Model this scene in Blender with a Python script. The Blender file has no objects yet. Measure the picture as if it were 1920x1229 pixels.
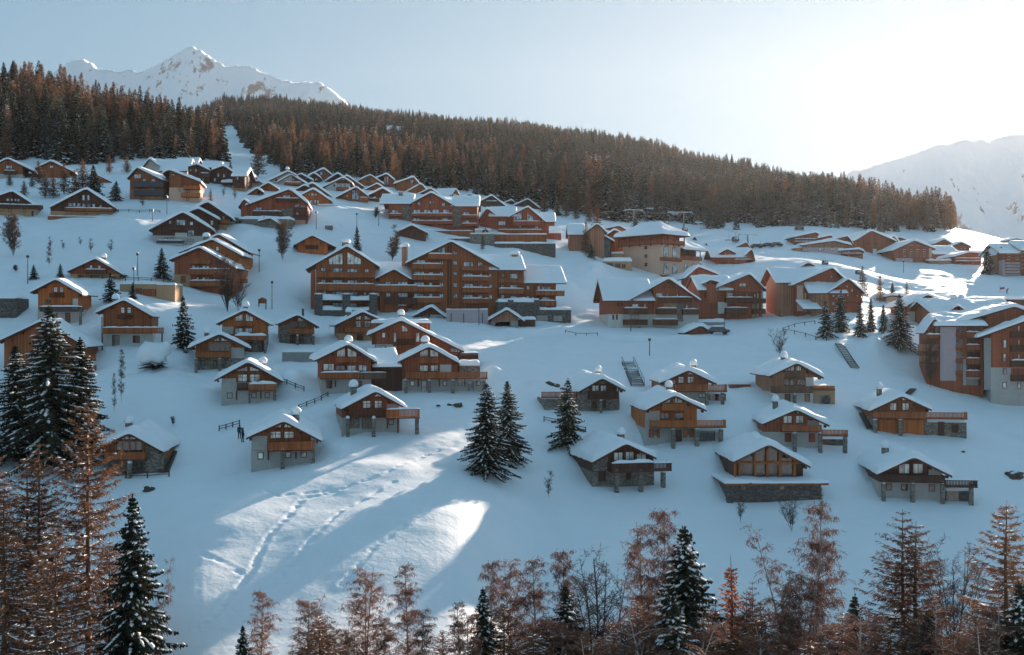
import bpy, math, random
import numpy as np
from mathutils import Vector, Matrix, Euler

# ------------------------------------------------------------------ camera, world, sun, exposure
F = 2059.0          # focal length in photograph pixels (photograph 1920 wide)
HZ = 614.5          # row of the horizon in the photograph
SUN_AZ = math.radians(27.0)   # to the right of the view direction (+Y)
SUN_EL = math.radians(12.95)
SC = bpy.context.scene
cam = bpy.data.cameras.new("camera")
cam.sensor_width = 36.0
cam.lens = F / 1920.0 * 36.0
cam.shift_y = -(614.5 - HZ) / 1920.0
cam.clip_start = 1.0
cam.clip_end = 20000.0
camo = bpy.data.objects.new("camera", cam)
SC.collection.objects.link(camo)
camo.location = (0, 0, 0)
camo.rotation_euler = (math.radians(90), 0, 0)
SC.camera = camo

HAZE = 2.2e-5
world = bpy.data.worlds.new("World")
SC.world = world
world.use_nodes = True
wn = world.node_tree
bg = wn.nodes["Background"]
sky = wn.nodes.new("ShaderNodeTexSky")
sky.sky_type = 'NISHITA'
sky.sun_disc = False
sky.sun_elevation = SUN_EL
sky.sun_rotation = SUN_AZ
sky.altitude = 1600
sky.air_density = 1.0
sky.dust_density = 0.7
sky.ozone_density = 1.4
tint = wn.nodes.new("ShaderNodeMix"); tint.data_type = 'RGBA'; tint.blend_type = 'MULTIPLY'; tint.inputs[0].default_value = 1.0
tint.inputs[7].default_value = (.49, .93, 1.26, 1)
gam = wn.nodes.new("ShaderNodeGamma"); gam.inputs[1].default_value = 0.11
wn.links.new(sky.outputs[0], gam.inputs[0]); wn.links.new(gam.outputs[0], tint.inputs[6]); wn.links.new(tint.outputs[2], bg.inputs[0])
bg.inputs[1].default_value = 0.136

sl = bpy.data.lights.new("sun", 'SUN')
sl.energy = 5.0
sl.angle = math.radians(0.55)
sl.color = (1.0, 0.83, 0.68)
slo = bpy.data.objects.new("sun", sl)
SC.collection.objects.link(slo)
SUND = Vector((math.sin(SUN_AZ) * math.cos(SUN_EL), math.cos(SUN_AZ) * math.cos(SUN_EL), math.sin(SUN_EL)))
slo.rotation_euler = SUND.to_track_quat('Z', 'Y').to_euler()
slo.location = (300, 600, 300)

SC.view_settings.view_transform = 'Standard'
SC.view_settings.look = 'None'
SC.view_settings.gamma = 1.0
SC.view_settings.exposure = 1.42
SC.render.engine = 'CYCLES'
SC.cycles.use_denoising = True
SC.cycles.max_bounces = 6
SC.cycles.diffuse_bounces = 3
SC.cycles.glossy_bounces = 2
SC.cycles.transmission_bounces = 2
SC.cycles.transparent_max_bounces = 8
SC.cycles.volume_bounces = 0
SC.cycles.sample_clamp_indirect = 4.0

# ------------------------------------------------------------------ materials
M = {}
def new_mat(name):
    m = bpy.data.materials.new(name); m.use_nodes = True
    M[name] = m
    nt = m.node_tree
    return m, nt, nt.nodes["Principled BSDF"]
def N(nt, t, **kw):
    n = nt.nodes.new(t)
    for k, v in kw.items():
        if hasattr(n, k): setattr(n, k, v)
        else: n.inputs[k.replace('_', ' ')].default_value = v
    return n
def ramp(nt, fac, stops):
    r = nt.nodes.new("ShaderNodeValToRGB")
    el = r.color_ramp.elements
    while len(el) < len(stops): el.new(0.5)
    for e, (p, c) in zip(el, stops):
        e.position = p; e.color = (c[0], c[1], c[2], 1)
    nt.links.new(fac, r.inputs[0])
    return r.outputs[0]
def objcoord(nt, scale=(1, 1, 1)):
    tc = nt.nodes.new("ShaderNodeTexCoord")
    mp = nt.nodes.new("ShaderNodeMapping")
    mp.inputs['Scale'].default_value = scale
    nt.links.new(tc.outputs['Object'], mp.inputs[0])
    return mp.outputs[0]
def noise(nt, vec, scale, detail=4, rough=.55):
    n = nt.nodes.new("ShaderNodeTexNoise")
    n.inputs['Scale'].default_value = scale; n.inputs['Detail'].default_value = detail
    n.inputs['Roughness'].default_value = rough
    nt.links.new(vec, n.inputs['Vector'])
    return n.outputs['Fac']
def bump(nt, bsdf, h, strength, dist):
    b = nt.nodes.new("ShaderNodeBump")
    b.inputs['Strength'].default_value = strength; b.inputs['Distance'].default_value = dist
    nt.links.new(h, b.inputs['Height']); nt.links.new(b.outputs[0], bsdf.inputs['Normal'])
def math_n(nt, op, a, b=None):
    n = nt.nodes.new("ShaderNodeMath"); n.operation = op
    for i, x in enumerate((a, b)):
        if x is None: continue
        if isinstance(x, (int, float)): n.inputs[i].default_value = x
        else: nt.links.new(x, n.inputs[i])
    return n.outputs[0]
def sc3(c, k): return tuple(min(1, x * k) for x in c)

def wood(name, col, rough=.75):
    m, nt, b = new_mat(name)
    v = objcoord(nt, (1, 1, 1))
    sep = N(nt, "ShaderNodeSeparateXYZ"); nt.links.new(v, sep.inputs[0])
    s = math_n(nt, 'ADD', sep.outputs[0], sep.outputs[1])
    pl = math_n(nt, 'MULTIPLY', s, 5.2)
    fl = math_n(nt, 'FLOOR', pl)
    wnz = N(nt, "ShaderNodeTexWhiteNoise", noise_dimensions='1D'); nt.links.new(fl, wnz.inputs['W'])
    grain = noise(nt, objcoord(nt, (9, 9, .7)), 2.0, 5)
    stain = noise(nt, objcoord(nt, (.35, .35, .22)), 1.5, 3)
    a = math_n(nt, 'MULTIPLY', wnz.outputs[0], .34)
    c = math_n(nt, 'ADD', a, math_n(nt, 'MULTIPLY', grain, .5))
    c = math_n(nt, 'ADD', c, math_n(nt, 'MULTIPLY', stain, .42))
    out = ramp(nt, c, [(.25, sc3(col, .42)), (.55, col), (.95, sc3(col, 1.6))])
    nt.links.new(out, b.inputs['Base Color'])
    b.inputs['Roughness'].default_value = rough
    b.inputs['Specular IOR Level'].default_value = .25
    fr = math_n(nt, 'FRACT', pl)
    gap = math_n(nt, 'GREATER_THAN', fr, .12)
    bump(nt, b, gap, .5, .02)
wood('wood_orange', (.43, .125, .036))
wood('wood_amber', (.25, .085, .038))
wood('wood_brown', (.28, .088, .034))
wood('wood_red', (.30, .083, .042))
wood('wood_dark', (.088, .040, .027))
wood('wood_grey', (.12, .085, .062))
wood('wood_tan', (.33, .16, .095))
wood('wood_trim', (.11, .042, .022))
wood('wood_rail', (.38, .115, .042))
wood('wood_railgrey', (.17, .095, .062))

def plain(name, col, rough=.8, var=.25, sc=2.0, bstr=.25, bd=.02, spec=.3, metal=0):
    m, nt, b = new_mat(name)
    n = noise(nt, objcoord(nt), sc, 6)
    n2 = noise(nt, objcoord(nt, (1, 1, .3)), sc * .25, 3)
    mix = math_n(nt, 'ADD', math_n(nt, 'MULTIPLY', n, .5), math_n(nt, 'MULTIPLY', n2, .5))
    out = ramp(nt, mix, [(.3, sc3(col, 1 - var)), (.55, col), (.75, sc3(col, 1 + var * .6))])
    nt.links.new(out, b.inputs['Base Color'])
    b.inputs['Roughness'].default_value = rough
    b.inputs['Specular IOR Level'].default_value = spec
    b.inputs['Metallic'].default_value = metal
    bump(nt, b, n, bstr, bd)
plain('plaster_grey', (.47, .43, .39), .9, .18)
plain('plaster_white', (.62, .58, .52), .9, .14)
plain('plaster_pink', (.68, .43, .31), .9, .12)
plain('plaster_violet', (.50, .40, .41), .9, .12)
plain('plaster_tan', (.45, .28, .16), .9, .18)
plain('concrete', (.33, .31, .29), .9, .25)
plain('metal_dark', (.045, .045, .05), .45, .2, 3, .05, .005, .5)
plain('metal_grey', (.30, .30, .31), .4, .2, 3, .05, .005, .5, .6)
plain('metal_white', (.62, .62, .62), .5, .1, 3, .05, .005, .5)
plain('bark_dark', (.075, .052, .040), .9, .4, 5, .6, .04)
plain('bark_larch', (.15, .085, .055), .9, .4, 5, .6, .04)
plain('bark_birch', (.42, .36, .31), .85, .55, 4, .4, .02)
plain('cloth_dark', (.03, .03, .04), .9, .2, 6, .1)
plain('cloth_red', (.35, .02, .04), .8, .2, 6, .1)
plain('cloth_blue', (.04, .09, .2), .8, .2, 6, .1)
plain('skin', (.45, .26, .18), .6, .05, 6, .02)
plain('rubber', (.02, .02, .02), .9, .1, 6, .02)
plain('car_paint', (.06, .065, .08), .3, .05, 6, .0, .001, .5, .3)
plain('rock', (.10, .075, .06), .95, .5, 2.5, 1.0, .15)

def stone(name, c1, c2, scale=3.8):
    m, nt, b = new_mat(name)
    v = objcoord(nt, (1, 1, 1.9))
    vo = N(nt, "ShaderNodeTexVoronoi"); vo.inputs['Scale'].default_value = scale; nt.links.new(v, vo.inputs['Vector'])
    ve = N(nt, "ShaderNodeTexVoronoi", feature='DISTANCE_TO_EDGE'); ve.inputs['Scale'].default_value = scale; nt.links.new(v, ve.inputs['Vector'])
    sp = N(nt, "ShaderNodeSeparateColor"); nt.links.new(vo.outputs['Color'], sp.inputs[0])
    n = noise(nt, v, 7, 5)
    f = math_n(nt, 'ADD', math_n(nt, 'MULTIPLY', sp.outputs[0], .7), math_n(nt, 'MULTIPLY', n, .35))
    col = ramp(nt, f, [(.1, sc3(c1, .55)), (.5, c1), (.95, c2)])
    mx = N(nt, "ShaderNodeMix", data_type='RGBA')
    e = math_n(nt, 'LESS_THAN', ve.outputs[0], .035)
    nt.links.new(e, mx.inputs[0]); nt.links.new(col, mx.inputs[6]); mx.inputs[7].default_value = (*sc3(c1, .45), 1)
    nt.links.new(mx.outputs[2], b.inputs['Base Color'])
    b.inputs['Roughness'].default_value = .95
    bump(nt, b, ve.outputs[0], .9, .12)
stone('stone', (.22, .18, .145), (.42, .37, .31))
stone('stone_dark', (.11, .095, .085), (.24, .21, .18))

def snowmat(name, bs, sc, dist, base=(.90, .905, .915)):
    m, nt, b = new_mat(name)
    v = objcoord(nt)
    n1 = noise(nt, v, sc, 6, .6)
    n2 = noise(nt, v, sc * .12, 4, .5)
    h = math_n(nt, 'ADD', math_n(nt, 'MULTIPLY', n1, .35), math_n(nt, 'MULTIPLY', n2, 1.0))
    c = ramp(nt, n2, [(.3, sc3(base, .965)), (.7, base)])
    nt.links.new(c, b.inputs['Base Color'])
    b.inputs['Roughness'].default_value = .65
    b.inputs['Specular IOR Level'].default_value = .2
    bump(nt, b, h, bs, dist)
snowmat('snow', .8, 2.0, .16)
snowmat('snow_roof', .35, 2.5, .06)
snowmat('snow_tree', .1, 4, .03)

def glassm(name, col, rough, spec=.6):
    m, nt, b = new_mat(name)
    v = objcoord(nt, (1.0, 1, .5))
    n = noise(nt, v, 1.1, 2)
    out = ramp(nt, n, [(.38, sc3(col, .35)), (.5, col), (.66, sc3(col, 1.5))])
    nt.links.new(out, b.inputs['Base Color'])
    b.inputs['Roughness'].default_value = rough
    b.inputs['Specular IOR Level'].default_value = spec
    b.inputs['Coat Weight'].default_value = .6
    b.inputs['Coat Roughness'].default_value = .06
glassm('pane_curtain_sky', (.74, .68, .60), .35)  # pale base stands for curtains and for painted-in sky reflections
glassm('pane_glass_sky', (.50, .54, .58), .12)  # base colour lightened to imitate sky reflected in the glass
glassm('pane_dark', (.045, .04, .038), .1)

def leafmat(name, col, col2, trans=.35, hue=.12):
    m = bpy.data.materials.new(name); m.use_nodes = True; M[name] = m
    nt = m.node_tree; nt.nodes.clear()
    out = nt.nodes.new("ShaderNodeOutputMaterial")
    d = nt.nodes.new("ShaderNodeBsdfDiffuse"); t = nt.nodes.new("ShaderNodeBsdfTranslucent")
    mx = nt.nodes.new("ShaderNodeMixShader"); mx.inputs[0].default_value = trans
    oi = nt.nodes.new("ShaderNodeObjectInfo")
    geo = nt.nodes.new("ShaderNodeNewGeometry")
    tc = nt.nodes.new("ShaderNodeTexCoord")
    n = noise(nt, tc.outputs['Object'], .9, 3)
    f = math_n(nt, 'ADD', math_n(nt, 'MULTIPLY', oi.outputs['Random'], .45), math_n(nt, 'MULTIPLY', n, .3))
    f = math_n(nt, 'ADD', f, math_n(nt, 'MULTIPLY', geo.outputs['Random Per Island'], .3))
    c = ramp(nt, f, [(.15, sc3(col, .6)), (.5, col), (.9, col2)])
    nt.links.new(c, d.inputs[0]); nt.links.new(c, t.inputs[0])
    nt.links.new(d.outputs[0], mx.inputs[1]); nt.links.new(t.outputs[0], mx.inputs[2])
    nt.links.new(mx.outputs[0], out.inputs[0])
leafmat('needle', (.045, .050, .034), (.085, .080, .048), .2)
leafmat('larch_twig', (.14, .082, .055), (.36, .18, .095), .35)
leafmat('larch_near', (.165, .088, .055), (.31, .155, .085), .33)
leafmat('larch_orange', (.46, .15, .06), (.7, .28, .12), .45)
leafmat('birch_twig', (.16, .085, .065), (.32, .155, .105), .3)
leafmat('bare_twig', (.10, .068, .055), (.18, .12, .09), .15)

# ------------------------------------------------------------------ mesh helpers
COL = SC.collection
def link(o, parent=None):
    COL.objects.link(o)
    if parent is not None: o.parent = parent
    return o
def mesh_np(name, verts, faces, mats, matidx=None, smooth=False):
    """verts (n,3) array, faces: (m,k) array or list of tuples"""
    me = bpy.data.meshes.new(name)
    if isinstance(faces, np.ndarray):
        k = faces.shape[1]; nf = faces.shape[0]
        me.vertices.add(len(verts)); me.vertices.foreach_set("co", np.asarray(verts, dtype=np.float32).ravel())
        me.loops.add(nf * k); me.loops.foreach_set("vertex_index", faces.astype(np.int32).ravel())
        me.polygons.add(nf)
        me.polygons.foreach_set("loop_start", np.arange(0, nf * k, k, dtype=np.int32))
        me.polygons.foreach_set("loop_total", np.full(nf, k, dtype=np.int32))
        if matidx is not None: me.polygons.foreach_set("material_index", np.asarray(matidx, dtype=np.int32))
        if smooth: me.polygons.foreach_set("use_smooth", np.ones(nf, dtype=bool))
        me.update(calc_edges=True); me.validate()
    else:
        me.from_pydata([tuple(v) for v in verts], [], faces)
        if matidx is not None:
            for p, i in zip(me.polygons, matidx): p.material_index = i
        if smooth:
            for p in me.polygons: p.use_smooth = True
        me.update()
    for m in mats: me.materials.append(M[m])
    return me

def tag(o, label=None, cat=None, group=None, kind=None):
    if label: o['label'] = label
    if cat: o['category'] = cat
    if group: o['group'] = group
    if kind: o['kind'] = kind
    return o
def empty(name, loc, rz=0, label=None, cat=None, group=None):
    o = bpy.data.objects.new(name, None); COL.objects.link(o)
    o.location = loc; o.rotation_euler = (0, 0, rz)
    o.empty_display_size = .5
    return tag(o, label, cat, group)

class MB:
    def __init__(s): s.v = []; s.f = []; s.m = []; s.mats = []; s.cur = 0
    def mat(s, name):
        if name not in s.mats: s.mats.append(name)
        s.cur = s.mats.index(name); return s
    def add(s, vs, fs):
        b = len(s.v); s.v += [tuple(v) for v in vs]
        for f in fs: s.f.append(tuple(b + i for i in f)); s.m.append(s.cur)
    def box(s, x0, x1, y0, y1, z0, z1):
        s.add([(x0, y0, z0), (x1, y0, z0), (x1, y1, z0), (x0, y1, z0), (x0, y0, z1), (x1, y0, z1), (x1, y1, z1), (x0, y1, z1)],
              [(0, 3, 2, 1), (4, 5, 6, 7), (0, 1, 5, 4), (1, 2, 6, 5), (2, 3, 7, 6), (3, 0, 4, 7)])
        return s
    def prism(s, poly, e0, e1, axis='y'):
        """poly: list of (c,z); extruded along the other horizontal axis from e0 to e1"""
        n = len(poly)
        if axis == 'y': A = [(c, e0, z) for c, z in poly]; B = [(c, e1, z) for c, z in poly]
        else: A = [(e0, c, z) for c, z in poly]; B = [(e1, c, z) for c, z in poly]
        s.add(A + B, [tuple(range(n)), tuple(range(2 * n - 1, n - 1, -1))] + [(i, n + i, n + (i + 1) % n, (i + 1) % n) for i in range(n)])
        return s
    def tube(s, p, q, r0, r1, n=6):
        p = Vector(p); q = Vector(q); d = (q - p)
        if d.length < 1e-6: return s
        d.normalize(); a = d.cross(Vector((0, 0, 1)) if abs(d.z) < .9 else Vector((1, 0, 0))).normalized(); b = d.cross(a)
        vs = []
        for c, r in ((p, r0), (q, r1)):
            for i in range(n):
                t = 2 * math.pi * i / n; vs.append(c + a * (math.cos(t) * r) + b * (math.sin(t) * r))
        s.add(vs, [(i, (i + 1) % n, n + (i + 1) % n, n + i) for i in range(n)] + [tuple(range(n - 1, -1, -1)), tuple(range(n, 2 * n))])
        return s
    def lump(s, c, rx, ry, rz, n=8, m=4, seed=0, j=.12, cut=-.35):
        """rounded lump (snow cap, rock)"""
        rnd = random.Random(seed); vs = []; fs = []
        for i in range(m + 1):
            ph = cut * math.pi / 2 + (1 - cut) * math.pi / 2 * i / m
            if i == m: vs.append((c[0], c[1], c[2] + rz)); break
            for k in range(n):
                t = 2 * math.pi * k / n; w = 1 + rnd.uniform(-j, j)
                vs.append((c[0] + rx * w * math.cos(ph) * math.cos(t), c[1] + ry * w * math.cos(ph) * math.sin(t), c[2] + rz * math.sin(ph) * w))
        for i in range(m - 1):
            for k in range(n): fs.append((i * n + k, i * n + (k + 1) % n, (i + 1) * n + (k + 1) % n, (i + 1) * n + k))
        for k in range(n): fs.append(((m - 1) * n + k, (m - 1) * n + (k + 1) % n, m * n))
        fs.append(tuple(range(n - 1, -1, -1)))
        s.add(vs, fs); return s
    def build(s, name, parent=None, smooth=False, loc=None):
        me = bpy.data.meshes.new(name); me.from_pydata(s.v, [], s.f)
        for mm in s.mats: me.materials.append(M[mm])
        me.polygons.foreach_set("material_index", s.m)
        if smooth: me.polygons.foreach_set("use_smooth", [True] * len(s.f))
        me.update()
        o = bpy.data.objects.new(name, me)
        if loc is not None: o.location = loc
        return link(o, parent)

# ------------------------------------------------------------------ value noise (numpy)
def vnoise(x, y, seed=0):
    def h(i, j):
        n = (i * 374761393 + j * 668265263 + seed * 974634777) & 0xFFFFFFFF
        n = ((n ^ (n >> 13)) * 1274126177) & 0xFFFFFFFF
        return ((n ^ (n >> 16)) & 0xFFFF) / 65535.0
    x = np.asarray(x, float); y = np.asarray(y, float)
    xi = np.floor(x).astype(np.int64); yi = np.floor(y).astype(np.int64)
    u = x - xi; v = y - yi; u = u * u * (3 - 2 * u); v = v * v * (3 - 2 * v)
    return (h(xi, yi) * (1 - u) + h(xi + 1, yi) * u) * (1 - v) + (h(xi, yi + 1) * (1 - u) + h(xi + 1, yi + 1) * u) * v - .5
def fbm(x, y, oct=4, seed=0, gain=.5):
    a = 1; s = 0
    for o in range(oct):
        s = s + a * vnoise(x * 2 ** o, y * 2 ** o, seed + o * 17); a *= gain
    return s

# ------------------------------------------------------------------ terrain: how the slope rises, as (distance, row) down columns of the view
TC = {
 0: [(50, 1760), (72, 1400), (84, 1270), (96, 1160), (112, 1030), (132, 890), (152, 770), (175, 680), (192, 605), (215, 525), (245, 462), (265, 412), (300, 370), (330, 335), (370, 300), (450, 250), (560, 205), (650, 180), (800, 275), (1200, 420), (2400, 500)],
 130: [(50, 1760), (72, 1400), (84, 1270), (96, 1160), (112, 1030), (132, 890), (152, 770), (175, 688), (190, 608), (215, 523), (245, 462), (265, 413), (300, 372), (330, 338), (370, 305), (450, 258), (560, 215), (650, 193), (800, 290), (1200, 420), (2400, 500)],
 250: [(50, 1760), (72, 1400), (84, 1270), (96, 1160), (112, 1030), (132, 882), (152, 765), (180, 650), (195, 590), (215, 525), (245, 470), (265, 428), (290, 378), (330, 338), (370, 305), (450, 270), (560, 236), (640, 225), (850, 330), (1200, 420), (2400, 500)],
 340: [(50, 1700), (66, 1400), (75, 1300), (82, 1225), (93, 1100), (106, 985), (118, 925), (133, 876), (152, 762), (180, 655), (195, 600), (215, 560), (235, 543), (252, 470), (270, 425), (290, 378), (330, 338), (370, 305), (450, 285), (540, 265), (640, 262), (850, 300), (1200, 240), (1650, 195), (2400, 420)],
 410: [(50, 1700), (66, 1400), (75, 1300), (82, 1225), (93, 1100), (106, 985), (118, 925), (134, 868), (152, 760), (180, 655), (195, 605), (215, 570), (235, 548), (252, 475), (270, 430), (290, 395), (330, 350), (370, 320), (430, 305), (540, 285), (700, 262), (1000, 238), (1650, 190), (2400, 420)],
 520: [(50, 1700), (66, 1400), (75, 1300), (82, 1225), (93, 1100), (106, 985), (118, 925), (134, 842), (152, 758), (180, 660), (200, 630), (222, 600), (245, 520), (262, 462), (288, 418), (320, 362), (360, 345), (420, 328), (520, 300), (700, 268), (1000, 238), (1650, 192), (2400, 420)],
 620: [(50, 1700), (66, 1400), (75, 1300), (82, 1225), (93, 1100), (106, 985), (118, 925), (134, 842), (152, 760), (166, 712), (185, 655), (212, 612), (238, 586), (256, 495), (275, 452), (300, 402), (335, 365), (380, 338), (440, 315), (550, 292), (750, 262), (1050, 235), (1600, 200), (2400, 420)],
 750: [(50, 1700), (66, 1400), (75, 1300), (82, 1225), (93, 1100), (106, 985), (118, 925), (134, 842), (158, 738), (180, 668), (212, 615), (238, 590), (262, 500), (298, 446), (335, 388), (370, 358), (430, 342), (550, 312), (750, 275), (1100, 242), (1550, 222), (2300, 420)],
 880: [(50, 1700), (66, 1400), (75, 1300), (82, 1225), (93, 1100), (106, 985), (118, 925), (134, 842), (158, 742), (182, 668), (214, 620), (240, 595), (262, 515), (300, 465), (330, 420), (370, 385), (430, 360), (550, 325), (750, 288), (1100, 254), (1500, 235), (2300, 420)],
 1000: [(50, 1740), (70, 1480), (84, 1300), (93, 1215), (106, 1095), (118, 1010), (130, 925), (158, 748), (185, 672), (215, 628), (240, 603), (265, 525), (300, 478), (335, 445), (370, 422), (430, 395), (550, 350), (750, 305), (1100, 262), (1450, 243), (2200, 420)],
 1120: [(50, 1740), (70, 1420), (80, 1300), (88, 1220), (100, 1110), (115, 1010), (131, 925), (158, 770), (185, 690), (212, 650), (240, 618), (275, 560), (310, 510), (345, 470), (390, 432), (450, 408), (550, 380), (750, 325), (1100, 275), (1400, 255), (2200, 420)],
 1250: [(50, 1800), (74, 1420), (85, 1310), (94, 1225), (104, 1120), (116, 1030), (133, 925), (143, 835), (157, 757), (175, 705), (200, 665), (235, 632), (270, 590), (305, 552), (340, 518), (400, 470), (470, 437), (520, 422), (650, 395), (850, 345), (1100, 300), (1350, 282), (2000, 420)],
 1400: [(50, 1800), (74, 1420), (85, 1310), (94, 1225), (104, 1120), (116, 1030), (131, 940), (144, 838), (157, 757), (175, 702), (200, 662), (235, 618), (270, 585), (305, 550), (340, 520), (400, 478), (480, 448), (540, 430), (650, 408), (850, 365), (1050, 325), (1150, 318), (2000, 430)],
 1550: [(50, 1800), (74, 1420), (85, 1310), (94, 1225), (104, 1120), (116, 1030), (130, 945), (145, 842), (158, 757), (175, 705), (200, 662), (235, 615), (262, 585), (305, 550), (340, 525), (400, 495), (500, 468), (580, 440), (640, 425), (750, 395), (900, 365), (1000, 350), (2000, 430)],
 1680: [(50, 1800), (74, 1420), (85, 1310), (94, 1225), (104, 1120), (116, 1030), (130, 945), (148, 815), (162, 765), (178, 725), (200, 668), (235, 610), (270, 585), (305, 560), (360, 535), (430, 515), (520, 492), (600, 462), (660, 440), (720, 425), (820, 402), (900, 400), (2000, 440)],
 1790: [(50, 1800), (74, 1420), (85, 1310), (94, 1225), (104, 1120), (116, 1030), (130, 945), (148, 815), (165, 775), (180, 742), (205, 680), (240, 620), (300, 575), (400, 528), (520, 498), (600, 468), (660, 436), (720, 428), (850, 440), (1200, 460), (2000, 480)],
 1920: [(50, 1800), (74, 1420), (85, 1310), (94, 1225), (104, 1120), (116, 1030), (130, 945), (148, 830), (165, 790), (185, 745), (210, 690), (250, 630), (300, 588), (400, 545), (480, 518), (560, 492), (640, 474), (750, 465), (900, 470), (1500, 485), (2400, 500)],
}
def _closer(Y, k):      # pulls the far bank nearer, steepening it so the sun only grazes it
    if Y <= 175: return Y
    if Y <= 600: return 175 + (Y - 175) * k
    return Y - (600 - 175) * (1 - k)
for _c in list(TC):
    _k = float(np.interp(_c, [1000, 1120, 1400, 1550, 2000], [1.0, .86, .78, .62, .62]))
    TC[_c] = [(_closer(a, _k), b) for a, b in TC[_c]]
_K = 260
_LY = np.linspace(math.log(40), math.log(2600), _K)
_cols = sorted(TC)
def _colinterp(k):
    a = np.array(TC[k], float)
    a = np.vstack([[25, 614.5 + (1720 - 614.5) * 60 / 25], a, [6000, 600]])
    z = (HZ - a[:, 1]) * a[:, 0] / F
    return np.interp(np.exp(_LY), a[:, 0], z)
_Zc = np.array([_colinterp(k) for k in _cols])
_PX = np.arange(-200, 2121, 20.0)
_Zg = np.zeros((len(_PX), _K))
for j in range(_K):
    _Zg[:, j] = np.interp(_PX, _cols, _Zc[:, j])
def _blur(a, s, ax):
    r = int(3 * s) + 1; k = np.exp(-.5 * (np.arange(-r, r + 1) / s) ** 2); k /= k.sum()
    pad = [(0, 0), (0, 0)]; pad[ax] = (r, r)
    b = np.pad(a, pad, mode='edge')
    return np.apply_along_axis(lambda m: np.convolve(m, k, mode='valid'), ax, b)
_Zg = _blur(_blur(_Zg, 2.2, 0), 3.0, 1)
# scale the smoothing back toward the drawn line where the knots are close
def _lookup(px, ly):
    u = np.clip((px - _PX[0]) / 20.0, 0, len(_PX) - 1.001); v = np.clip((ly - _LY[0]) / (_LY[1] - _LY[0]), 0, _K - 1.001)
    i = u.astype(int); j = v.astype(int); a = u - i; b = v - j
    return (_Zg[i, j] * (1 - a) + _Zg[i + 1, j] * a) * (1 - b) + (_Zg[i, j + 1] * (1 - a) + _Zg[i + 1, j + 1] * a) * b
def gz(X, Y):
    X = np.asarray(X, float); Y = np.asarray(Y, float)
    Yc = np.maximum(Y, 30.0)
    px = 960 + F * X / Yc
    z = _lookup(px, np.log(Yc))
    amp = np.clip((Yc - 60) / 60, 0, 1) * np.clip(1.2 - Yc / 2500, .4, 1)
    z = z + amp * (.9 * fbm(X / 26, Y / 26, 3, 5) + (.18 + .22 * np.clip((Yc - 125) / 25, 0, 1)) * fbm(X / 6.0, Y / 6.0, 3, 9) + (.05 + .12 * np.clip((Yc - 130) / 20, 0, 1)) * fbm(X / 1.7, Y / 1.7, 2, 19) * (Yc < 420))
    far = np.clip((Yc - 420) / 400, 0, 1)
    z = z + far * 9 * fbm(X / 110, Y / 110, 3, 31)
    s_ = X * _SA + Y * _CA; t = X * _CA - Y * _SA
    m = np.clip((px - 1380) / 120, 0, 1) * np.clip((Yc - 215) / 30, 0, 1) * np.clip((480 - Yc) / 60, 0, 1)
    z = z + m * 5.5 * fbm(s_ / 42 + 3.3, t / 120, 2, 71)  # swells added across the sunlight to break the bright snow into streaks
    return z + relief(X, Y)
# sun patches and shade shaped into the slope: (outline in view, flattening along sunlight)
SUN_RELIEF = [([(690, 800), (760, 765), (850, 760), (930, 775), (900, 830), (800, 880), (690, 880), (640, 850)], .10),
         ([(595, 872), (650, 845), (760, 800), (870, 800), (905, 830), (800, 905), (700, 965), (560, 1005), (415, 985), (500, 930)], .13),
         ([(250, 1150), (330, 1060), (430, 1010), (540, 1000), (450, 1080), (330, 1160)], .22),
         ([(885, 985), (905, 950), (960, 915), (1012, 890), (1035, 903), (975, 945), (925, 980)], .06),
         ([(690, 1110), (760, 1060), (850, 1010), (895, 1005), (830, 1065), (770, 1120), (700, 1150)], .07),
         ([(590, 1229), (660, 1150), (740, 1110), (800, 1120), (740, 1200), (640, 1290)], .15),
         ([(690, 1060), (740, 1020), (790, 995), (770, 1020), (710, 1065)], .10),
         ([(820, 960), (870, 905), (900, 890), (880, 925), (840, 965)], .10),
         ([(235, 775), (300, 745), (400, 690), (440, 700), (380, 745), (290, 780)], .14),
         ([(930, 770), (960, 720), (1010, 700), (1020, 745), (960, 800)], .12),
         ([(480, 560), (560, 545), (580, 560), (540, 570), (480, 575)], .16),
         ([(180, 395), (300, 385), (400, 400), (440, 420), (300, 430), (220, 420)], .12),
         ([(590, 420), (660, 385), (720, 385), (715, 425), (640, 430)], .13),
         ([(600, 740), (1500, 560), (1700, 600), (1500, 700), (1000, 700)], -.05),
         ([(1100, 580), (1250, 400), (1850, 440), (1900, 560), (1500, 560), (1200, 600)], -.05)]
def _inpoly(x, y, poly):
    r = np.zeros(x.shape, bool); n = len(poly)
    for i in range(n):
        x0, y0 = poly[i]; x1, y1 = poly[(i + 1) % n]
        c = ((y0 > y) != (y1 > y)) & (x < (x1 - x0) * (y - y0) / (y1 - y0 + 1e-12) + x0)
        r ^= c
    return r
_SA, _CA = math.sin(SUN_AZ), math.cos(SUN_AZ)
_RS = np.arange(20, 640, 1.0); _RT = np.arange(-330, 330, 1.0)      # along and across the sunlight
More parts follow.
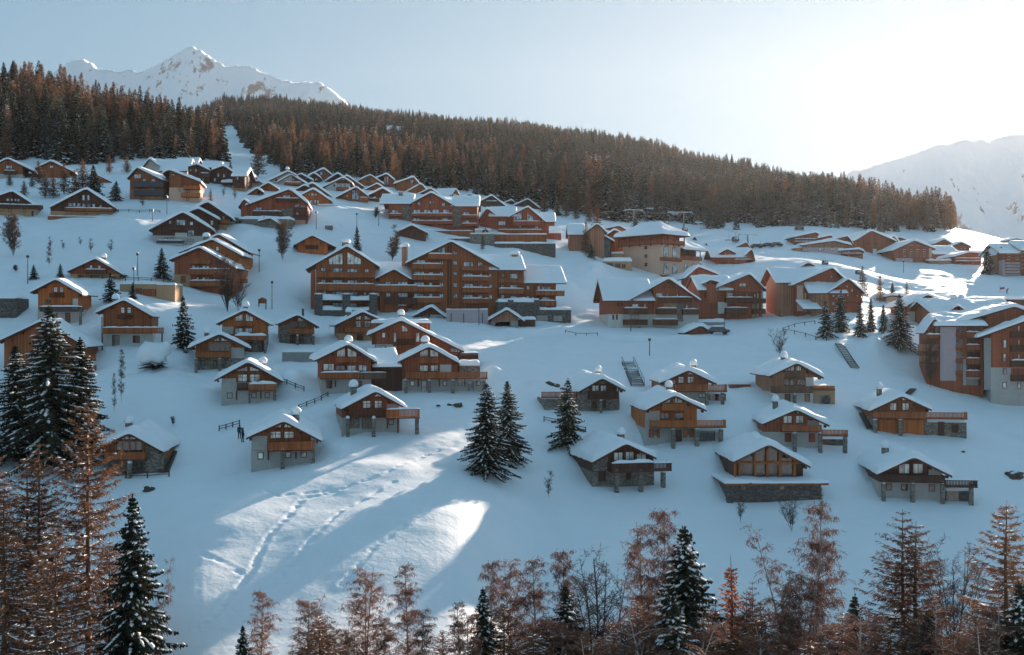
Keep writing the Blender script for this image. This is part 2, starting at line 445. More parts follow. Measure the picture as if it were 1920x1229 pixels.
def _relief_grid():
    S_, T_ = np.meshgrid(_RS, _RT, indexing='ij')
    X = S_ * _SA + T_ * _CA; Y = S_ * _CA - T_ * _SA
    Yc = np.maximum(Y, 40); Z = _lookup(960 + F * X / Yc, np.log(Yc)); px = 960 + F * X / Yc; py = HZ - F * Z / Yc
    G = np.zeros_like(X)
    for poly, a in SUN_RELIEF: G -= a * (_inpoly(px, py, poly) & (Y > 45))
    G = _blur(_blur(G, 1.8, 0), 1.2, 1)
    h = np.cumsum(G, 0)
    h = h - _blur(h, 16.0, 0)
    h = _blur(h, 1.2, 1)
    # heaps of ploughed snow and banks
    for cx, cy, rx, ry, hh in [(930, 700, 26, 16, 2.2), (1690, 632, 40, 14, 2.6), (1640, 655, 24, 14, 1.6), (1115, 512, 30, 14, 2.5), (1075, 545, 26, 16, 1.8), (985, 465, 40, 8, 1.2), (860, 755, 60, 8, .7), (545, 712, 36, 16, .9), (1010, 720, 26, 14, 1.4),
                              (560, 560, 30, 10, 1.0), (640, 400, 50, 8, 1.3), (700, 415, 30, 6, 1.0), (470, 448, 40, 8, 1.4), (240, 425, 36, 8, 1.2), (1000, 622, 120, 6, .8), (1180, 640, 120, 5, .9), (1470, 648, 120, 6, 1.0), (1120, 480, 40, 8, 1.8), (640, 850, 40, 12, .8), (370, 740, 40, 12, .8)]:
        g = np.exp(-((px - cx) / rx) ** 2 - ((py - cy) / ry) ** 2) * (Y > 60) * (Y < 480)
        h = h + hh * g * (1 + 1.1 * fbm(X / 3.2, Y / 3.2, 3, int(cx)))
    return h
_RG = None
def relief(X, Y):
    global _RG
    if _RG is None: _RG = _relief_grid()
    s_ = X * _SA + Y * _CA; t = X * _CA - Y * _SA
    u = np.clip(s_ - _RS[0], 0, len(_RS) - 1.001); v = np.clip(t - _RT[0], 0, len(_RT) - 1.001)
    i = u.astype(int); j = v.astype(int); a = u - i; b = v - j
    return (_RG[i, j] * (1 - a) + _RG[i + 1, j] * a) * (1 - b) + (_RG[i, j + 1] * (1 - a) + _RG[i + 1, j + 1] * a) * b
_YS = np.exp(np.linspace(math.log(50), math.log(2000), 1500))
def Yat(px, py, ymin=50):
    Xs = (px - 960) * _YS / F
    rows = HZ - F * gz(Xs, _YS) / _YS
    ok = np.where((rows <= py) & (_YS >= ymin))[0]
    return float(_YS[ok[0]]) if len(ok) else 1000.0
def P(px, py, Y): return Vector(((px - 960) * Y / F, Y, (HZ - py) * Y / F))
def ground(px, py):
    Y = Yat(px, py); X = (px - 960) * Y / F
    return Vector((X, Y, float(gz(X, Y))))
# ------------------------------------------------------------------ the ground sheet
def fan_mesh(name, pxs, Ys, zf, mats, smooth=True):
    PXg, Yg = np.meshgrid(pxs, Ys, indexing='ij')
    Xg = (PXg - 960) * Yg / F
    Zg = zf(Xg, Yg)
    nx, ny = PXg.shape
    V = np.stack([Xg, Yg, Zg], -1).reshape(-1, 3)
    idx = np.arange(nx * ny).reshape(nx, ny)
    Fc = np.stack([idx[:-1, :-1], idx[1:, :-1], idx[1:, 1:], idx[:-1, 1:]], -1).reshape(-1, 4)
    me = mesh_np(name, V, Fc, mats, smooth=smooth)
    o = bpy.data.objects.new(name, me); link(o)
    return o
pxs = np.concatenate([np.linspace(-2600, -260, 50), np.linspace(-240, 2160, 520), np.linspace(2180, 4600, 50)])
Ys = np.concatenate([np.linspace(22, 74, 20), np.exp(np.linspace(math.log(76), math.log(420), 620)), np.exp(np.linspace(math.log(424), math.log(2500), 170))])
tracks = []   # footprints and ski tracks pressed into the snow: (list of points, width, depth)
def terrain_z(X, Y):
    z = gz(X, Y)
    for pts, w, dep in tracks:
        for (ax, ay), (bx, by) in zip(pts[:-1], pts[1:]):
            m = (X > min(ax, bx) - 3) & (X < max(ax, bx) + 3) & (Y > min(ay, by) - 3) & (Y < max(ay, by) + 3)
            if not m.any(): continue
            dx, dy = bx - ax, by - ay; L2 = dx * dx + dy * dy + 1e-9
            t = np.clip(((X[m] - ax) * dx + (Y[m] - ay) * dy) / L2, 0, 1)
            d = np.hypot(X[m] - ax - t * dx, Y[m] - ay - t * dy)
            z[m] = z[m] - dep * np.exp(-(d / w) ** 2) * (.6 + 1.6 * np.clip(vnoise(X[m] * 2.1, Y[m] * 2.1, 3), -.35, .5)) * 1.0 + dep * .15 * np.exp(-((d - 1.6 * w) / (w * .6)) ** 2)
    return z
def trk(pts, w=.35, dep=.22):
    q = [ground(*p) for p in pts]; tracks.append(([(a.x, a.y) for a in q], w, dep))
trk([(372, 1180), (400, 1160), (470, 1075), (500, 1010), (545, 965), (566, 938), (640, 918), (720, 890), (800, 855), (850, 838)], .3, .15)
trk([(640, 918), (590, 925), (520, 930), (430, 905), (300, 900)], .3, .15)
trk([(405, 902), (450, 885), (500, 872)], .4, .15)
trk([(1040, 950), (1110, 985), (1180, 985)], .3, .12)
trk([(690, 800), (600, 835), (560, 880)], .6, .2)
trk([(1000, 648), (1080, 632), (1200, 640), (1340, 632)], .8, .25)
trk([(1270, 690), (1400, 660), (1520, 655), (1600, 640)], .8, .25)
# paths trodden and ploughed between the houses
for q in ([(600, 830), (640, 815), (700, 800), (760, 785), (830, 760)], [(480, 765), (530, 790), (600, 770)], [(330, 700), (420, 720), (520, 745)], [(240, 660), (330, 690), (400, 705)], [(180, 610), (260, 625), (340, 650)], [(1180, 770), (1240, 840), (1330, 860), (1440, 850)],
          [(1080, 790), (1150, 800), (1230, 850)], [(1440, 770), (1540, 775), (1640, 800), (1750, 830)], [(1500, 850), (1600, 860), (1660, 930)], [(640, 670), (760, 690), (900, 700), (1000, 690)], [(905, 690), (990, 720), (1100, 740)]):
    trk(q, .7, .22)
for q in ([(0, 545), (80, 540), (160, 532), (260, 530), (345, 545), (420, 575), (520, 610)], [(210, 405), (300, 410), (370, 425), (430, 450)], [(560, 408), (640, 425), (720, 440)], [(860, 640), (1000, 632), (1120, 632), (1240, 642), (1360, 640), (1450, 655)]):
    trk(q, 1.6, .5)
for q in ([(740, 905), (640, 960), (560, 1040), (500, 1110)], [(1030, 955), (1100, 1010), (1240, 1030)], [(860, 900), (800, 960), (700, 1030), (640, 1100)], [(1560, 960), (1680, 1000), (1800, 985)], [(300, 990), (380, 1040), (460, 1080)]):
    trk(q, .3, .12)
snow_ground = fan_mesh('snow_ground', pxs, Ys, terrain_z, ['snow'])
tag(snow_ground, kind='structure')
mb = MB().mat('snow'); mb.add([(-6000, -4000, -60), (6000, -4000, -60), (6000, 500, -60), (-6000, 500, -60)], [(0, 1, 2, 3)])
o = mb.build('snow_valley_floor'); tag(o, kind='structure')
# ------------------------------------------------------------------ buildings
ZT = {'P': (0, 0, 1.0), 'A1': (0, 60, 4.0), 'A2': (0, 280, 5.5875), 'A3': (220, 280, 5.5875), 'A4': (440, 280, 5.5875), 'A5': (700, 300, 4.8),
      'A6': (1080, 360, 4.7275), 'A7': (1440, 380, 4.0), 'A8': (540, 420, 3.4286), 'B1': (0, 480, 5.12), 'B2': (320, 540, 5.5875),
      'B3': (580, 560, 5.122), 'B4': (160, 740, 4.0), 'B5': (1000, 660, 4.39), 'B6': (1300, 640, 3.841), 'B7': (1580, 540, 2.926),
      'C6': (540, 300, 8.0), 'C3': (860, 370, 7.385), 'C7': (310, 430, 9.453), 'C8': (1640, 530, 5.343), 'C2': (1060, 400, 12.29), 'C1': (1180, 380, 6.0), 'C5': (380, 340, 8.775), 'C4': (1820, 440, 10.24)}
def zpx(z, x, y):
    ox, oy, s = ZT[z]; return ox + x / s, oy + y / s

def edgeprof(d, r):
    d = np.clip(d / r, 0, 1); return np.sqrt(np.clip(1 - (1 - d) ** 2, 0, 1))
def roof_snow(prof, c0, c1, e0, e1, t, axis, seed, near, name, parent, out=.14, mat='snow_roof'):
    """rounded snow blanket over a roof. prof(c)->z of the slab top, c across the ridge, e along it"""
    t *= 1.0 if near else 1.5
    c0 -= out; c1 += out; e0 -= out; e1 += out * .5
    base = [0, .04, .12, .26, .45]
    def grid(a, b, n):
        L = b - a; bb = [x for x in base if x < L * .3]
        mid = list(np.linspace(bb[-1], L - bb[-1], n + 2)[1:-1])
        return np.array([a + x for x in bb + mid] + [b - x for x in reversed(bb)])
    nc = max(6, int((c1 - c0) / (.35 if near else .9))); ne = max(3, int((e1 - e0) / (.5 if near else 1.6)))
    nc = min(nc, 60); ne = min(ne, 34)
    cs = grid(c0, c1, nc); es = grid(e0, e1, ne)
    Cg, Eg = np.meshgrid(cs, es, indexing='ij')
    pz = np.vectorize(prof)
    z0 = (pz(Cg) * 2 + pz(np.clip(Cg - .2, c0, c1)) + pz(np.clip(Cg + .2, c0, c1)) + pz(np.clip(Cg - .4, c0, c1)) + pz(np.clip(Cg + .4, c0, c1))) / 6
    r = min(.5, t * 1.2)
    jit = .10 * fbm(Eg / 1.3 + seed, Cg * 0 + seed * 3.1, 2, seed)
    d = np.minimum(np.minimum(Cg - c0, c1 - Cg), np.minimum(Eg - e0, e1 - Eg))
    ep = edgeprof(d, r)
    nz = fbm(Cg / 2.6 + seed, Eg / 2.6, 3, seed)
    n2 = fbm(Cg / .9 + seed, Eg / .9, 2, seed + 5)
    T = t * (1 + (.8 if near else .5) * nz + .15 * n2)
    Z = z0 + T * ep - .05 * (1 - ep)
    if axis == 'y': V = np.stack([Cg, Eg, Z], -1)
    else: V = np.stack([Eg, Cg, Z], -1)
    # edge waviness: push the two eave rows in and out
    ax = 0 if axis == 'y' else 1
    wl = .26 * fbm(es / 1.1 + seed, es * 0, 2, seed + 2)
    for k in range(len(base)):
        V[k, :, ax] += wl * (1 - k / len(base)); V[-1 - k, :, ax] -= wl * (1 - k / len(base))
    V = V.reshape(-1, 3)
    nx, ny = Cg.shape; idx = np.arange(nx * ny).reshape(nx, ny)
    Fc = np.stack([idx[:-1, :-1], idx[1:, :-1], idx[1:, 1:], idx[:-1, 1:]], -1).reshape(-1, 4)
    if axis != 'y': Fc = Fc[:, ::-1]
    me = mesh_np(name, V, Fc, [mat], smooth=True)
    ob = bpy.data.objects.new(name, me); return link(ob, parent)

class Bld:
    cnt = 0
    def __init__(s, name, label, cat, z, px, pyb, yaw=0, Y=None, group=None, near=True, up='wood_brown', lo='plaster_grey', root=None):
        s.z = z; x, y = zpx(z, px, pyb)
        s.Y = Y or Yat(x, y); s.O = P(x, y, s.Y); s.th = math.radians(yaw)
        s.ux = Vector((math.cos(s.th), math.sin(s.th), 0)); s.uy = Vector((-math.sin(s.th), math.cos(s.th), 0))
        s.near = near; s.up = up; s.lo = lo
        Bld.cnt += 1; s.seed = Bld.cnt
        s.root = root or empty(name, s.O, s.th, label, cat, group)
        s.sc = s.Y / F     # metres per photo pixel
        s.rnd = random.Random(s.seed)
    def L(s, px, py, v=0.0):
        x, y = zpx(s.z, px, py)
        a = (x - 960) / F; b = (HZ - y) / F
        t = (v + s.O.dot(s.uy) - 0) / (a * s.uy.x + s.uy.y)
        p = Vector((a * t, t, b * t))
        d = p - s.O
        return d.dot(s.ux), d.z
    def zb(s, py, v=0): return s.L(*s._c(py), v)[1]
    # -- gable facing the viewer
    def gable(s, roof, x0, x1, yb, D=9.0, v=0.0, up=None, lo=None, ys=None, ov=.9, t=.42, drop=3.0, beams=True, bov=.6, fascia='wood_trim', x0b=None, x1b=None):
        up = up or s.up; lo = lo or s.lo
        P3 = [s.L(roof[i], roof[i + 1], v - ov) for i in (0, 2, 4)]
        (ul, zl), (ua, za), (ur, zr) = P3
        ua = min(max(ua, ul + .3), ur - .3)
        zl -= t * .75; zr -= t * .75; za -= t * .95
        ul += .1; ur -= .1
        def prof(c):
            if c < ua: return zl + (c - ul) * (za - zl) / (ua - ul)
            return za + (c - ua) * (zr - za) / (ur - ua)
        TH = .24 if s.near else .3
        b = MB().mat(fascia)
        e0, e1 = v - ov, v + D + bov
        b.prism([(ul, zl), (ua, za), (ur, zr), (ur, zr - TH), (ua, za - TH), (ul, zl - TH)], e0, e1)
        # bargeboards
        if s.near:
            b.prism([(ul - .02, zl + .03), (ua, za + .03), (ur + .02, zr + .03), (ur + .02, zr - TH - .06), (ua, za - TH - .08), (ul - .02, zl - TH - .06)], e0 - .05, e0 - .004)
        rf = b.build('roof', s.root)
        roof_snow(prof, ul, ur, e0, e1, t, 'y', s.seed * 7 % 91, s.near, 'roof_snow', rf)
        u0 = s.L(x0, yb, v)[0]; u1 = s.L(x1, yb, v)[0]; zB = s.L((x0 + x1) / 2, yb, v)[1] - drop
        pr = lambda c: prof(c) - TH - .01
        uu0, uu1 = max(u0, ul + .1), min(u1, ur - .1)
        zsp = s.L((x0 + x1) / 2, ys, v)[1] if ys is not None else None
        w = MB().mat(up)
        zbot = zsp if zsp is not None else zB
        top0 = pr(uu0); top1 = pr(uu1)
        if zbot > min(top0, top1) - .2: zbot = min(top0, top1) - .2; zsp = zbot if zsp is not None else None
        poly = [(u0, zbot), (u1, zbot), (u1, top1)] + ([(ua, pr(ua))] if u0 < ua < u1 else []) + [(u0, top0)]
        w.prism(poly[::-1], v, v + D)
        w.build('wall', s.root)
        if zsp is not None:
            MB().mat(lo).box(u0 - .04, u1 + .04, v - .05, v + D + .03, zB, zsp - .003).build('base_wall', s.root)
        if beams and s.near:
            for f in (0.0, .5, 1.0, 1.5, 2.0):
                bm = MB().mat(fascia)
                c = ul + .45 + (ua - ul - .45) * f if f <= 1 else ua + (ur - .45 - ua) * (f - 1)
                zz = prof(c) - TH - .03
                bm.box(c - .11, c + .11, e0 + .12, v + .01, zz - .26 - (.05 if f == 1 else .08), zz - (.05 if f == 1 else .07))
                bm.build('roof_beam', s.root)
        s.prof = prof; s.e = (e0, e1); s.lastroof = rf; s.u0, s.u1 = u0, u1
        return s
    # -- roof slope facing the viewer (ridge parallel to the front)
    def eave(s, xl, xr, ye, yr, x0, x1, yb, D=9.0, v=0.0, up=None, lo=None, ys=None, ov=.9, t=.4, drop=3.0, fascia='wood_trim', hip=False, side=.5):
        up = up or s.up; lo = lo or s.lo
        ul, ze = s.L(xl, ye, v - ov); ur, _ = s.L(xr, ye, v - ov)
        cm = v + D / 2
        zr = s.L((xl + xr) / 2, yr, cm)[1]
        ze -= t * .7; zr -= t
        if zr < ze + .4: zr = ze + (D / 2 + ov) * .32
        c0, c1 = v - ov, v + D + ov
        def prof(c): return ze + (zr - ze) * (1 - abs(c - cm) / (cm - c0))
        TH = .26
        b = MB().mat(fascia)
        b.prism([(c0, ze), (cm, zr), (c1, ze), (c1, ze - TH), (cm, zr - TH), (c0, ze - TH)][::-1], ul, ur, 'x')
        rf = b.build('roof', s.root)
        roof_snow(prof, c0, c1, ul, ur, t, 'x', s.seed * 5 % 83, s.near, 'roof_snow', rf)
        u0 = s.L(x0, yb, v)[0]; u1 = s.L(x1, yb, v)[0]; zB = s.L((x0 + x1) / 2, yb, v)[1] - drop
        pr = lambda c: prof(c) - TH - .01
        zsp = s.L((x0 + x1) / 2, ys, v)[1] if ys is not None else None
        zbot = zsp if zsp is not None else zB
        w = MB().mat(up)
        w.prism([(v, zbot), (v + D, zbot), (v + D, pr(v + D)), (cm, pr(cm)), (v, pr(v))], u0, u1, 'x')
        w.build('wall', s.root)
        if zsp is not None:
            MB().mat(lo).box(u0 - .04, u1 + .04, v - .05, v + D + .03, zB, zsp - .003).build('base_wall', s.root)
        s.prof = prof; s.lastroof = rf; s.u0, s.u1 = u0, u1
        return s
    # -- windows
    def win(s, *rects, v=0.0, pane='pane_curtain_sky', frame='wood_trim', name='window', mull=True, w=None, cross=False):
        for r in rects:
            x0, y0, x1, y1 = r[:4]; pn = r[4] if len(r) > 4 else pane
            u0, z1 = s.L(x0, y0, v); u1, z0 = s.L(x1, y1, v)
            fw = w or (.09 if s.near else .10)
            f = MB().mat(frame); a, b_ = v - .075, v + .01
            W_, H_ = u1 - u0, z1 - z0
            f.box(u0, u0 + fw, a, b_, z0, z1); f.box(u1 - fw, u1, a, b_, z0, z1)
            f.box(u0 + fw, u1 - fw, a, b_, z0, z0 + fw); f.box(u0 + fw, u1 - fw, a, b_, z1 - fw, z1)
            if mull and W_ > .85:
                n = max(1, int(round(W_ / .8)) - 1)
                for i in range(n):
                    c = u0 + W_ * (i + 1) / (n + 1)
                    f.box(c - .035, c + .035, a + .01, b_, z0 + fw, z1 - fw)
            if cross: f.box(u0 + fw, u1 - fw, a + .012, b_, z0 + H_ * .6 - .03, z0 + H_ * .6 + .03)
            fo = f.build(name, s.root)
            MB().mat(pn).box(u0 + fw * .5, u1 - fw * .5, v - .03, v + .012, z0 + fw * .5, z1 - fw * .5).build('pane', fo)
        return s
    def gwin(s, *polys, v=0.0, pane='pane_curtain_sky', frame='wood_trim', n=2):
        """gable glazing: polygon given clockwise from lower corner, framed"""
        for pl in polys:
            pts = [s.L(pl[i], pl[i + 1], v) for i in range(0, len(pl), 2)]
            f = MB().mat(frame)
            for i in range(len(pts)):
                (xa, za), (xb, zb) = pts[i], pts[(i + 1) % len(pts)]
                d = Vector((xb - xa, 0, zb - za)); L_ = d.length
                if L_ < .05: continue
                d /= L_; nrm = Vector((-d.z, 0, d.x)) * .06
                A = Vector((xa, 0, za)); B = Vector((xb, 0, zb))
                q = [A - nrm, B - nrm, B + nrm, A + nrm]
                f.add([(p.x, v - .07, p.z) for p in q] + [(p.x, v + .01, p.z) for p in q],
                      [(0, 1, 2, 3), (7, 6, 5, 4), (0, 4, 5, 1), (1, 5, 6, 2), (2, 6, 7, 3), (3, 7, 4, 0)])
            us = [p[0] for p in pts]; zs = [p[1] for p in pts]
            u0, u1, z0 = min(us), max(us), min(zs)
            for i in range(1, n):
                c = u0 + (u1 - u0) * i / n
                # height of the polygon top at c
                tops = []
                for k in range(len(pts)):
                    (xa, za), (xb, zb) = pts[k], pts[(k + 1) % len(pts)]
                    if min(xa, xb) <= c <= max(xa, xb) and abs(xb - xa) > 1e-4: tops.append(za + (zb - za) * (c - xa) / (xb - xa))
                if tops: f.box(c - .03, c + .03, v - .06, v + .008, z0, max(tops))
            fo = f.build('gable_window', s.root)
            p2 = MB().mat(pane)
            p2.prism([(a, b) for a, b in pts], v - .03, v + .005)
            p2.build('pane', fo)
        return s
    def door(s, *rects, v=0.0, mat='wood_red', name='door'):
        for r in rects:
            u0, z1 = s.L(r[0], r[1], v); u1, z0 = s.L(r[2], r[3], v)
            m = r[4] if len(r) > 4 else mat
            f = MB().mat('wood_trim'); fw = .08
            f.box(u0 - fw, u0, v - .08, v + .01, z0 - .3, z1 + fw); f.box(u1, u1 + fw, v - .08, v + .01, z0 - .3, z1 + fw); f.box(u0, u1, v - .08, v + .01, z1, z1 + fw)
            f.mat(m).box(u0, u1, v - .05, v + .01, z0 - .3, z1)
            f.build(name, s.root)
        return s
    def shut(s, *rects, v=0.0, mat='wood_red'):
        return s.door(*rects, v=v, mat=mat, name='shutter')
    def panel(s, *rects, v=0.0, mat='plaster_grey', th=.055, name=None):
        for r in rects:
            u0, z1 = s.L(r[0], r[1], v); u1, z0 = s.L(r[2], r[3], v)
            m = r[4] if len(r) > 4 else mat
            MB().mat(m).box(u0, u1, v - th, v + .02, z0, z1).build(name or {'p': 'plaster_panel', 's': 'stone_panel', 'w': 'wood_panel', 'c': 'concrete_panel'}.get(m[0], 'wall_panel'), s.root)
        return s
    def bal(s, x0, x1, yt, yb, p=1.3, v=0.0, mat='wood_rail', snow=False, solid=None, slab='wood_trim', brk=False, ends=True, sp=None):
        fv = v - p
        u0, zt = s.L(x0, yt, fv); u1, zb = s.L(x1, yb, fv)
        if zt - zb < .5: zt = zb + .5
        b = MB().mat(slab).box(u0, u1, fv, v - .002, zb - .14, zb)
        if brk:
            n = max(2, int((u1 - u0) / 3) + 1)
            for i in range(n):
                c = u0 + .3 + (u1 - u0 - .6) * i / (n - 1)
                b.prism([(fv + .2, zb - .16), (v, zb - .16), (v, zb - 1.1)][::-1], c - .07, c + .07, 'x')
        fo = b.build('balcony', s.root)
        r = MB().mat(mat)
        solid = (not s.near) if solid is None else solid
        r.box(u0, u1, fv - .03, fv + .05, zt - .09, zt)       # top rail
        if solid:
            r.box(u0, u1, fv, fv + .04, zb + .02, zt - .09)
        else:
            step = .17
            n = int((u1 - u0) / step)
            for i in range(n):
                c = u0 + step * (i + .5); r.box(c - .062, c + .062, fv, fv + .025, zb - .05, zt - .09)
            r.box(u0, u1, fv + .026, fv + .06, zb + .12, zb + .2)
        if ends and p > .3:
            for c in (u0, u1 - .06):
                r.box(c, c + .06, fv + .06, v, zt - .09, zt)
                if solid: r.box(c + .01, c + .05, fv + .06, v, zb + .02, zt - .09)
                else:
                    for k in range(int(p / .17)):
                        r.box(c + .01, c + .04, fv + .08 + k * .17, fv + .2 + k * .17, zb, zt - .09)
        r.build('railing', fo)
        if snow:
            sn = MB().mat('snow_roof'); n = max(4, int((u1 - u0) / .6)); rr = random.Random(s.seed + int(x0))
            vs = []; fs = []; h = sp or .22
            for i in range(n + 1):
                c = u0 + (u1 - u0) * i / n; k = (1 if 0 < i < n else .3) * (h * (.65 + .6 * rr.random()))
                vs += [(c, fv - .08, zt), (c, fv - .10, zt + k * .5), (c, fv - .02, zt + k), (c, fv + .12, zt + k * .9), (c, fv + .16, zt)]
            for i in range(n):
                for j in range(4): a = i * 5 + j; fs.append((a, a + 5, a + 6, a + 1))
            fs += [(0, 1, 2, 3, 4), tuple(n * 5 + j for j in (4, 3, 2, 1, 0))]
            sn.add(vs, fs); sn.build('rail_snow', fo, smooth=True)
        return s
    def post(s, *xs, yt, yb, p=1.3, v=0.0, w=.5, mat='stone', cap=True, drop=1.5):
        w *= .82
        for x in xs:
            u, zt = s.L(x, yt, v - p); _, zb = s.L(x, yb, v - p)
            b = MB().mat(mat).box(u - w / 2, u + w / 2, v - p, v - p + w, zb - drop, zt)
            o = b.build('pillar', s.root)
            if cap: MB().mat('snow_roof').lump((u, v - p + w / 2, zt - .02), w * .62, w * .62, .32, 8, 3, int(x), .1, -.1).build('snow_cap', o, smooth=True)
        return s
    def chim(s, x, yt, yb, v=4.0, w=.75, mat='stone', cap=True, ch=.55):
        u, zt = s.L(x, yt, v); _, zb = s.L(x, yb, v)
        zb2 = s.prof(u) - .5 if hasattr(s, 'prof') else zb
        zt = zt - (ch if cap else 0)
        if zt < zb2 + 1.2: zt = zb2 + 1.2
        b = MB().mat(mat).box(u - w / 2, u + w / 2, v - w / 2, v + w / 2, zb2, zt)
        b.mat('wood_trim').box(u - w * .6, u + w * .6, v - w * .6, v + w * .6, zt, zt + .08)
        o = b.build('chimney', s.root)
        if cap: MB().mat('snow_roof').lump((u, v, zt + .12), w * .85, w * .85, ch * 1.25, 10, 5, int(x), .06, -.25).build('snow_cap', o, smooth=True)
        return s
    def bar(s, pts, v=0.0, w=.16, d=.16, mat='wood_tan', name='timber_beam'):
        """timber laid on the facade, list of (x0,y0,x1,y1)"""
        for r in pts:
            xa, za = s.L(r[0], r[1], v); xb, zb = s.L(r[2], r[3], v)
            dv = Vector((xb - xa, 0, zb - za)); L_ = dv.length; dv /= L_; nr = Vector((-dv.z, 0, dv.x)) * (w / 2)
            A = Vector((xa, 0, za)); B = Vector((xb, 0, zb)); q = [A - nr, B - nr, B + nr, A + nr]
            f = MB().mat(mat); f.add([(p.x, v - d, p.z) for p in q] + [(p.x, v + .01, p.z) for p in q], [(0, 1, 2, 3), (7, 6, 5, 4), (0, 4, 5, 1), (1, 5, 6, 2), (2, 6, 7, 3), (3, 7, 4, 0)])
            f.build(name, s.root)
        return s
    def boxp(s, x0, x1, yt, yb, v0, v1, mat='stone', name='annex_wall', snow=.3, drop=2.5, sname='snow_cover', vref=None):
        """plain solid annex (terrace base, garage) from v0 to v1, with snow on top"""
        vr = v0 if vref is None else vref
        u0, zt = s.L(x0, yt, vr); u1, zb = s.L(x1, yb, vr)
        if snow: zt -= snow * .8
        o = MB().mat(mat).box(u0, u1, v0, v1, zb - drop, zt).build(name, s.root)
        if snow:
            roof_snow(lambda c: zt, u0, u1, v0, v1, snow, 'y', s.seed * 3 % 71, s.near, sname, o, out=.06)
        return s
    def roofbox(s, x0, x1, yt, v0, v1, th=.3, mat='wood_trim', snow=.35, name='canopy_roof', tilt=0):
        u0, zt = s.L(x0, yt, v0); u1, _ = s.L(x1, yt, v0); zt -= snow * .8
        pr = lambda c: zt + tilt * (c - v0)
        o = MB().mat(mat).prism([(v0, pr(v0)), (v1, pr(v1)), (v1, pr(v1) - th), (v0, pr(v0) - th)][::-1], u0, u1, 'x').build(name, s.root)
        roof_snow(pr, v0, v1, u0, u1, snow, 'x', s.seed * 3 % 71, s.near, 'roof_snow', o)
        return s
C_, G_, D_ = 'pane_curtain_sky', 'pane_glass_sky', 'pane_dark'
VG = 'chalets and houses of the village'
def near(name, label, z, px, pb, **k):
    return Bld(name, label, k.pop('cat', 'chalet'), z, px, pb, group=VG, **k)

# ======== lower rows, beginning at the side of the tall spruces
b = near('chalet', 'bright orange timber chalet with black balcony rail and one white wall panel', 'B1', 555, 650, yaw=5, up='wood_orange', lo='plaster_grey')
b.gable((285, 330, 535, 200, 795, 352), 365, 748, 650, D=8, ys=515)
b.win((513, 298, 556, 352), (572, 298, 613, 352), cross=True).panel((478, 356, 618, 402, 'wood_trim'), th=.3, name='flower_box').panel((698, 412, 748, 512, 'plaster_white'))
b.bal(378, 782, 488, 528, p=1.4, mat='metal_dark', snow=True).door((632, 552, 672, 645)).post(770, yt=530, yb=668, p=1.3).shut((440, 545, 490, 585)).win((440, 420, 490, 455, D_))

b = near('chalet', 'brown timber chalet with snow-capped chimney and long plank balcony above a pale plaster ground floor', 'B1', 1230, 858, yaw=11, up='wood_brown', lo='plaster_white')
b.gable((912, 525, 1190, 396, 1470, 560), 990, 1462, 858, D=8, ys=738)
b.win((1157, 492, 1200, 554), (1219, 492, 1262, 554), cross=True).panel((1128, 562, 1272, 606, 'wood_trim'), th=.3, name='flower_box')
b.bal(985, 1562, 690, 738, p=1.6, mat='wood_rail', snow=True).door((1082, 768, 1142, 855)).shut((1280, 772, 1337, 820)).chim(1110, 375, 420, v=3).post(980, 1555, yt=742, yb=850, p=1.5, w=.25, mat='wood_trim', cap=False)
b.bar([(980, 590, 980, 740)], v=-.6, w=.18)

b = near('chalet', 'wide low brown chalet half hidden behind the tallest snowy spruce, its gable end lit orange', 'B1', 400, 1130, yaw=6, up='wood_brown', lo='wood_dark')
b.gable((-30, 800, 400, 595, 835, 850), 40, 800, 1130, D=8.5, ys=1050)
b.win((560, 880, 640, 960)).panel((760, 888, 800, 1040, 'wood_orange')).bal(560, 905, 1052, 1125, p=1.4, snow=True).bal(600, 900, 960, 1000, p=1.4, solid=False)  # orange panel paints sunlight onto the brown wall

b = near('chalet', 'low brown chalet standing alone behind the roadside rail, two small gable windows', 'B1', 912, 218, yaw=8, up='wood_red', lo='plaster_tan')
b.gable((640, 135, 915, 8, 1186, 165), 680, 1148, 218, D=9, ys=172, t=.35)
b.win((860, 88, 893, 124), (938, 90, 970, 126)).bal(820, 1015, 130, 170, p=.9, mat='wood_trim', solid=True, snow=True)
b.shut((750, 185, 790, 222)).win((877, 192, 948, 222, D_), (1075, 195, 1112, 222, D_)).chim(995, -15, 40, v=4)

b = near('garage', 'flat-roofed tan garage beside the road with two brown doors and a snow-covered roof', 'B1', 1330, 370, cat='garage', up='plaster_tan')
b.boxp(1150, 1500, 250, 368, 0, 6, mat='plaster_tan', name='wall', snow=.5).door((1308, 318, 1360, 364), (1378, 326, 1494, 372)).boxp(1502, 1680, 262, 372, -.4, 4.5, mat='plaster_tan', snow=.35)
b = near('stone_wall', 'dark stone retaining wall end with snow on top at the picture edge', 'B1', 60, 600, cat='wall')
b.boxp(-120, 158, 385, 590, 0, 5, mat='stone_dark', name='wall', snow=.5)

b = near('chalet', 'orange chalet with paired arched gable windows, snowy balcony and a snow icicle at its eave', 'B2', 770, 672, yaw=10, up='wood_orange', lo='stone')
b.gable((470, 352, 775, 203, 1060, 362), 540, 1000, 672, D=8, ys=490)
b.gwin((676, 352, 676, 305, 756, 270, 756, 352), (786, 352, 786, 270, 866, 308, 866, 352)).bal(668, 872, 356, 404, p=.5, mat='wood_rail', ends=False)
b.win((672, 420, 758, 482, G_), (778, 420, 858, 482, G_)).panel((548, 408, 656, 484, 'plaster_grey')).bal(672, 1003, 502, 548, p=1.3, snow=True, sp=.5)
b.door((918, 568, 975, 645)).shut((790, 575, 850, 650)).chim(785, 178, 225, v=2.5).post(990, yt=560, yb=668, p=1.2, w=.45)

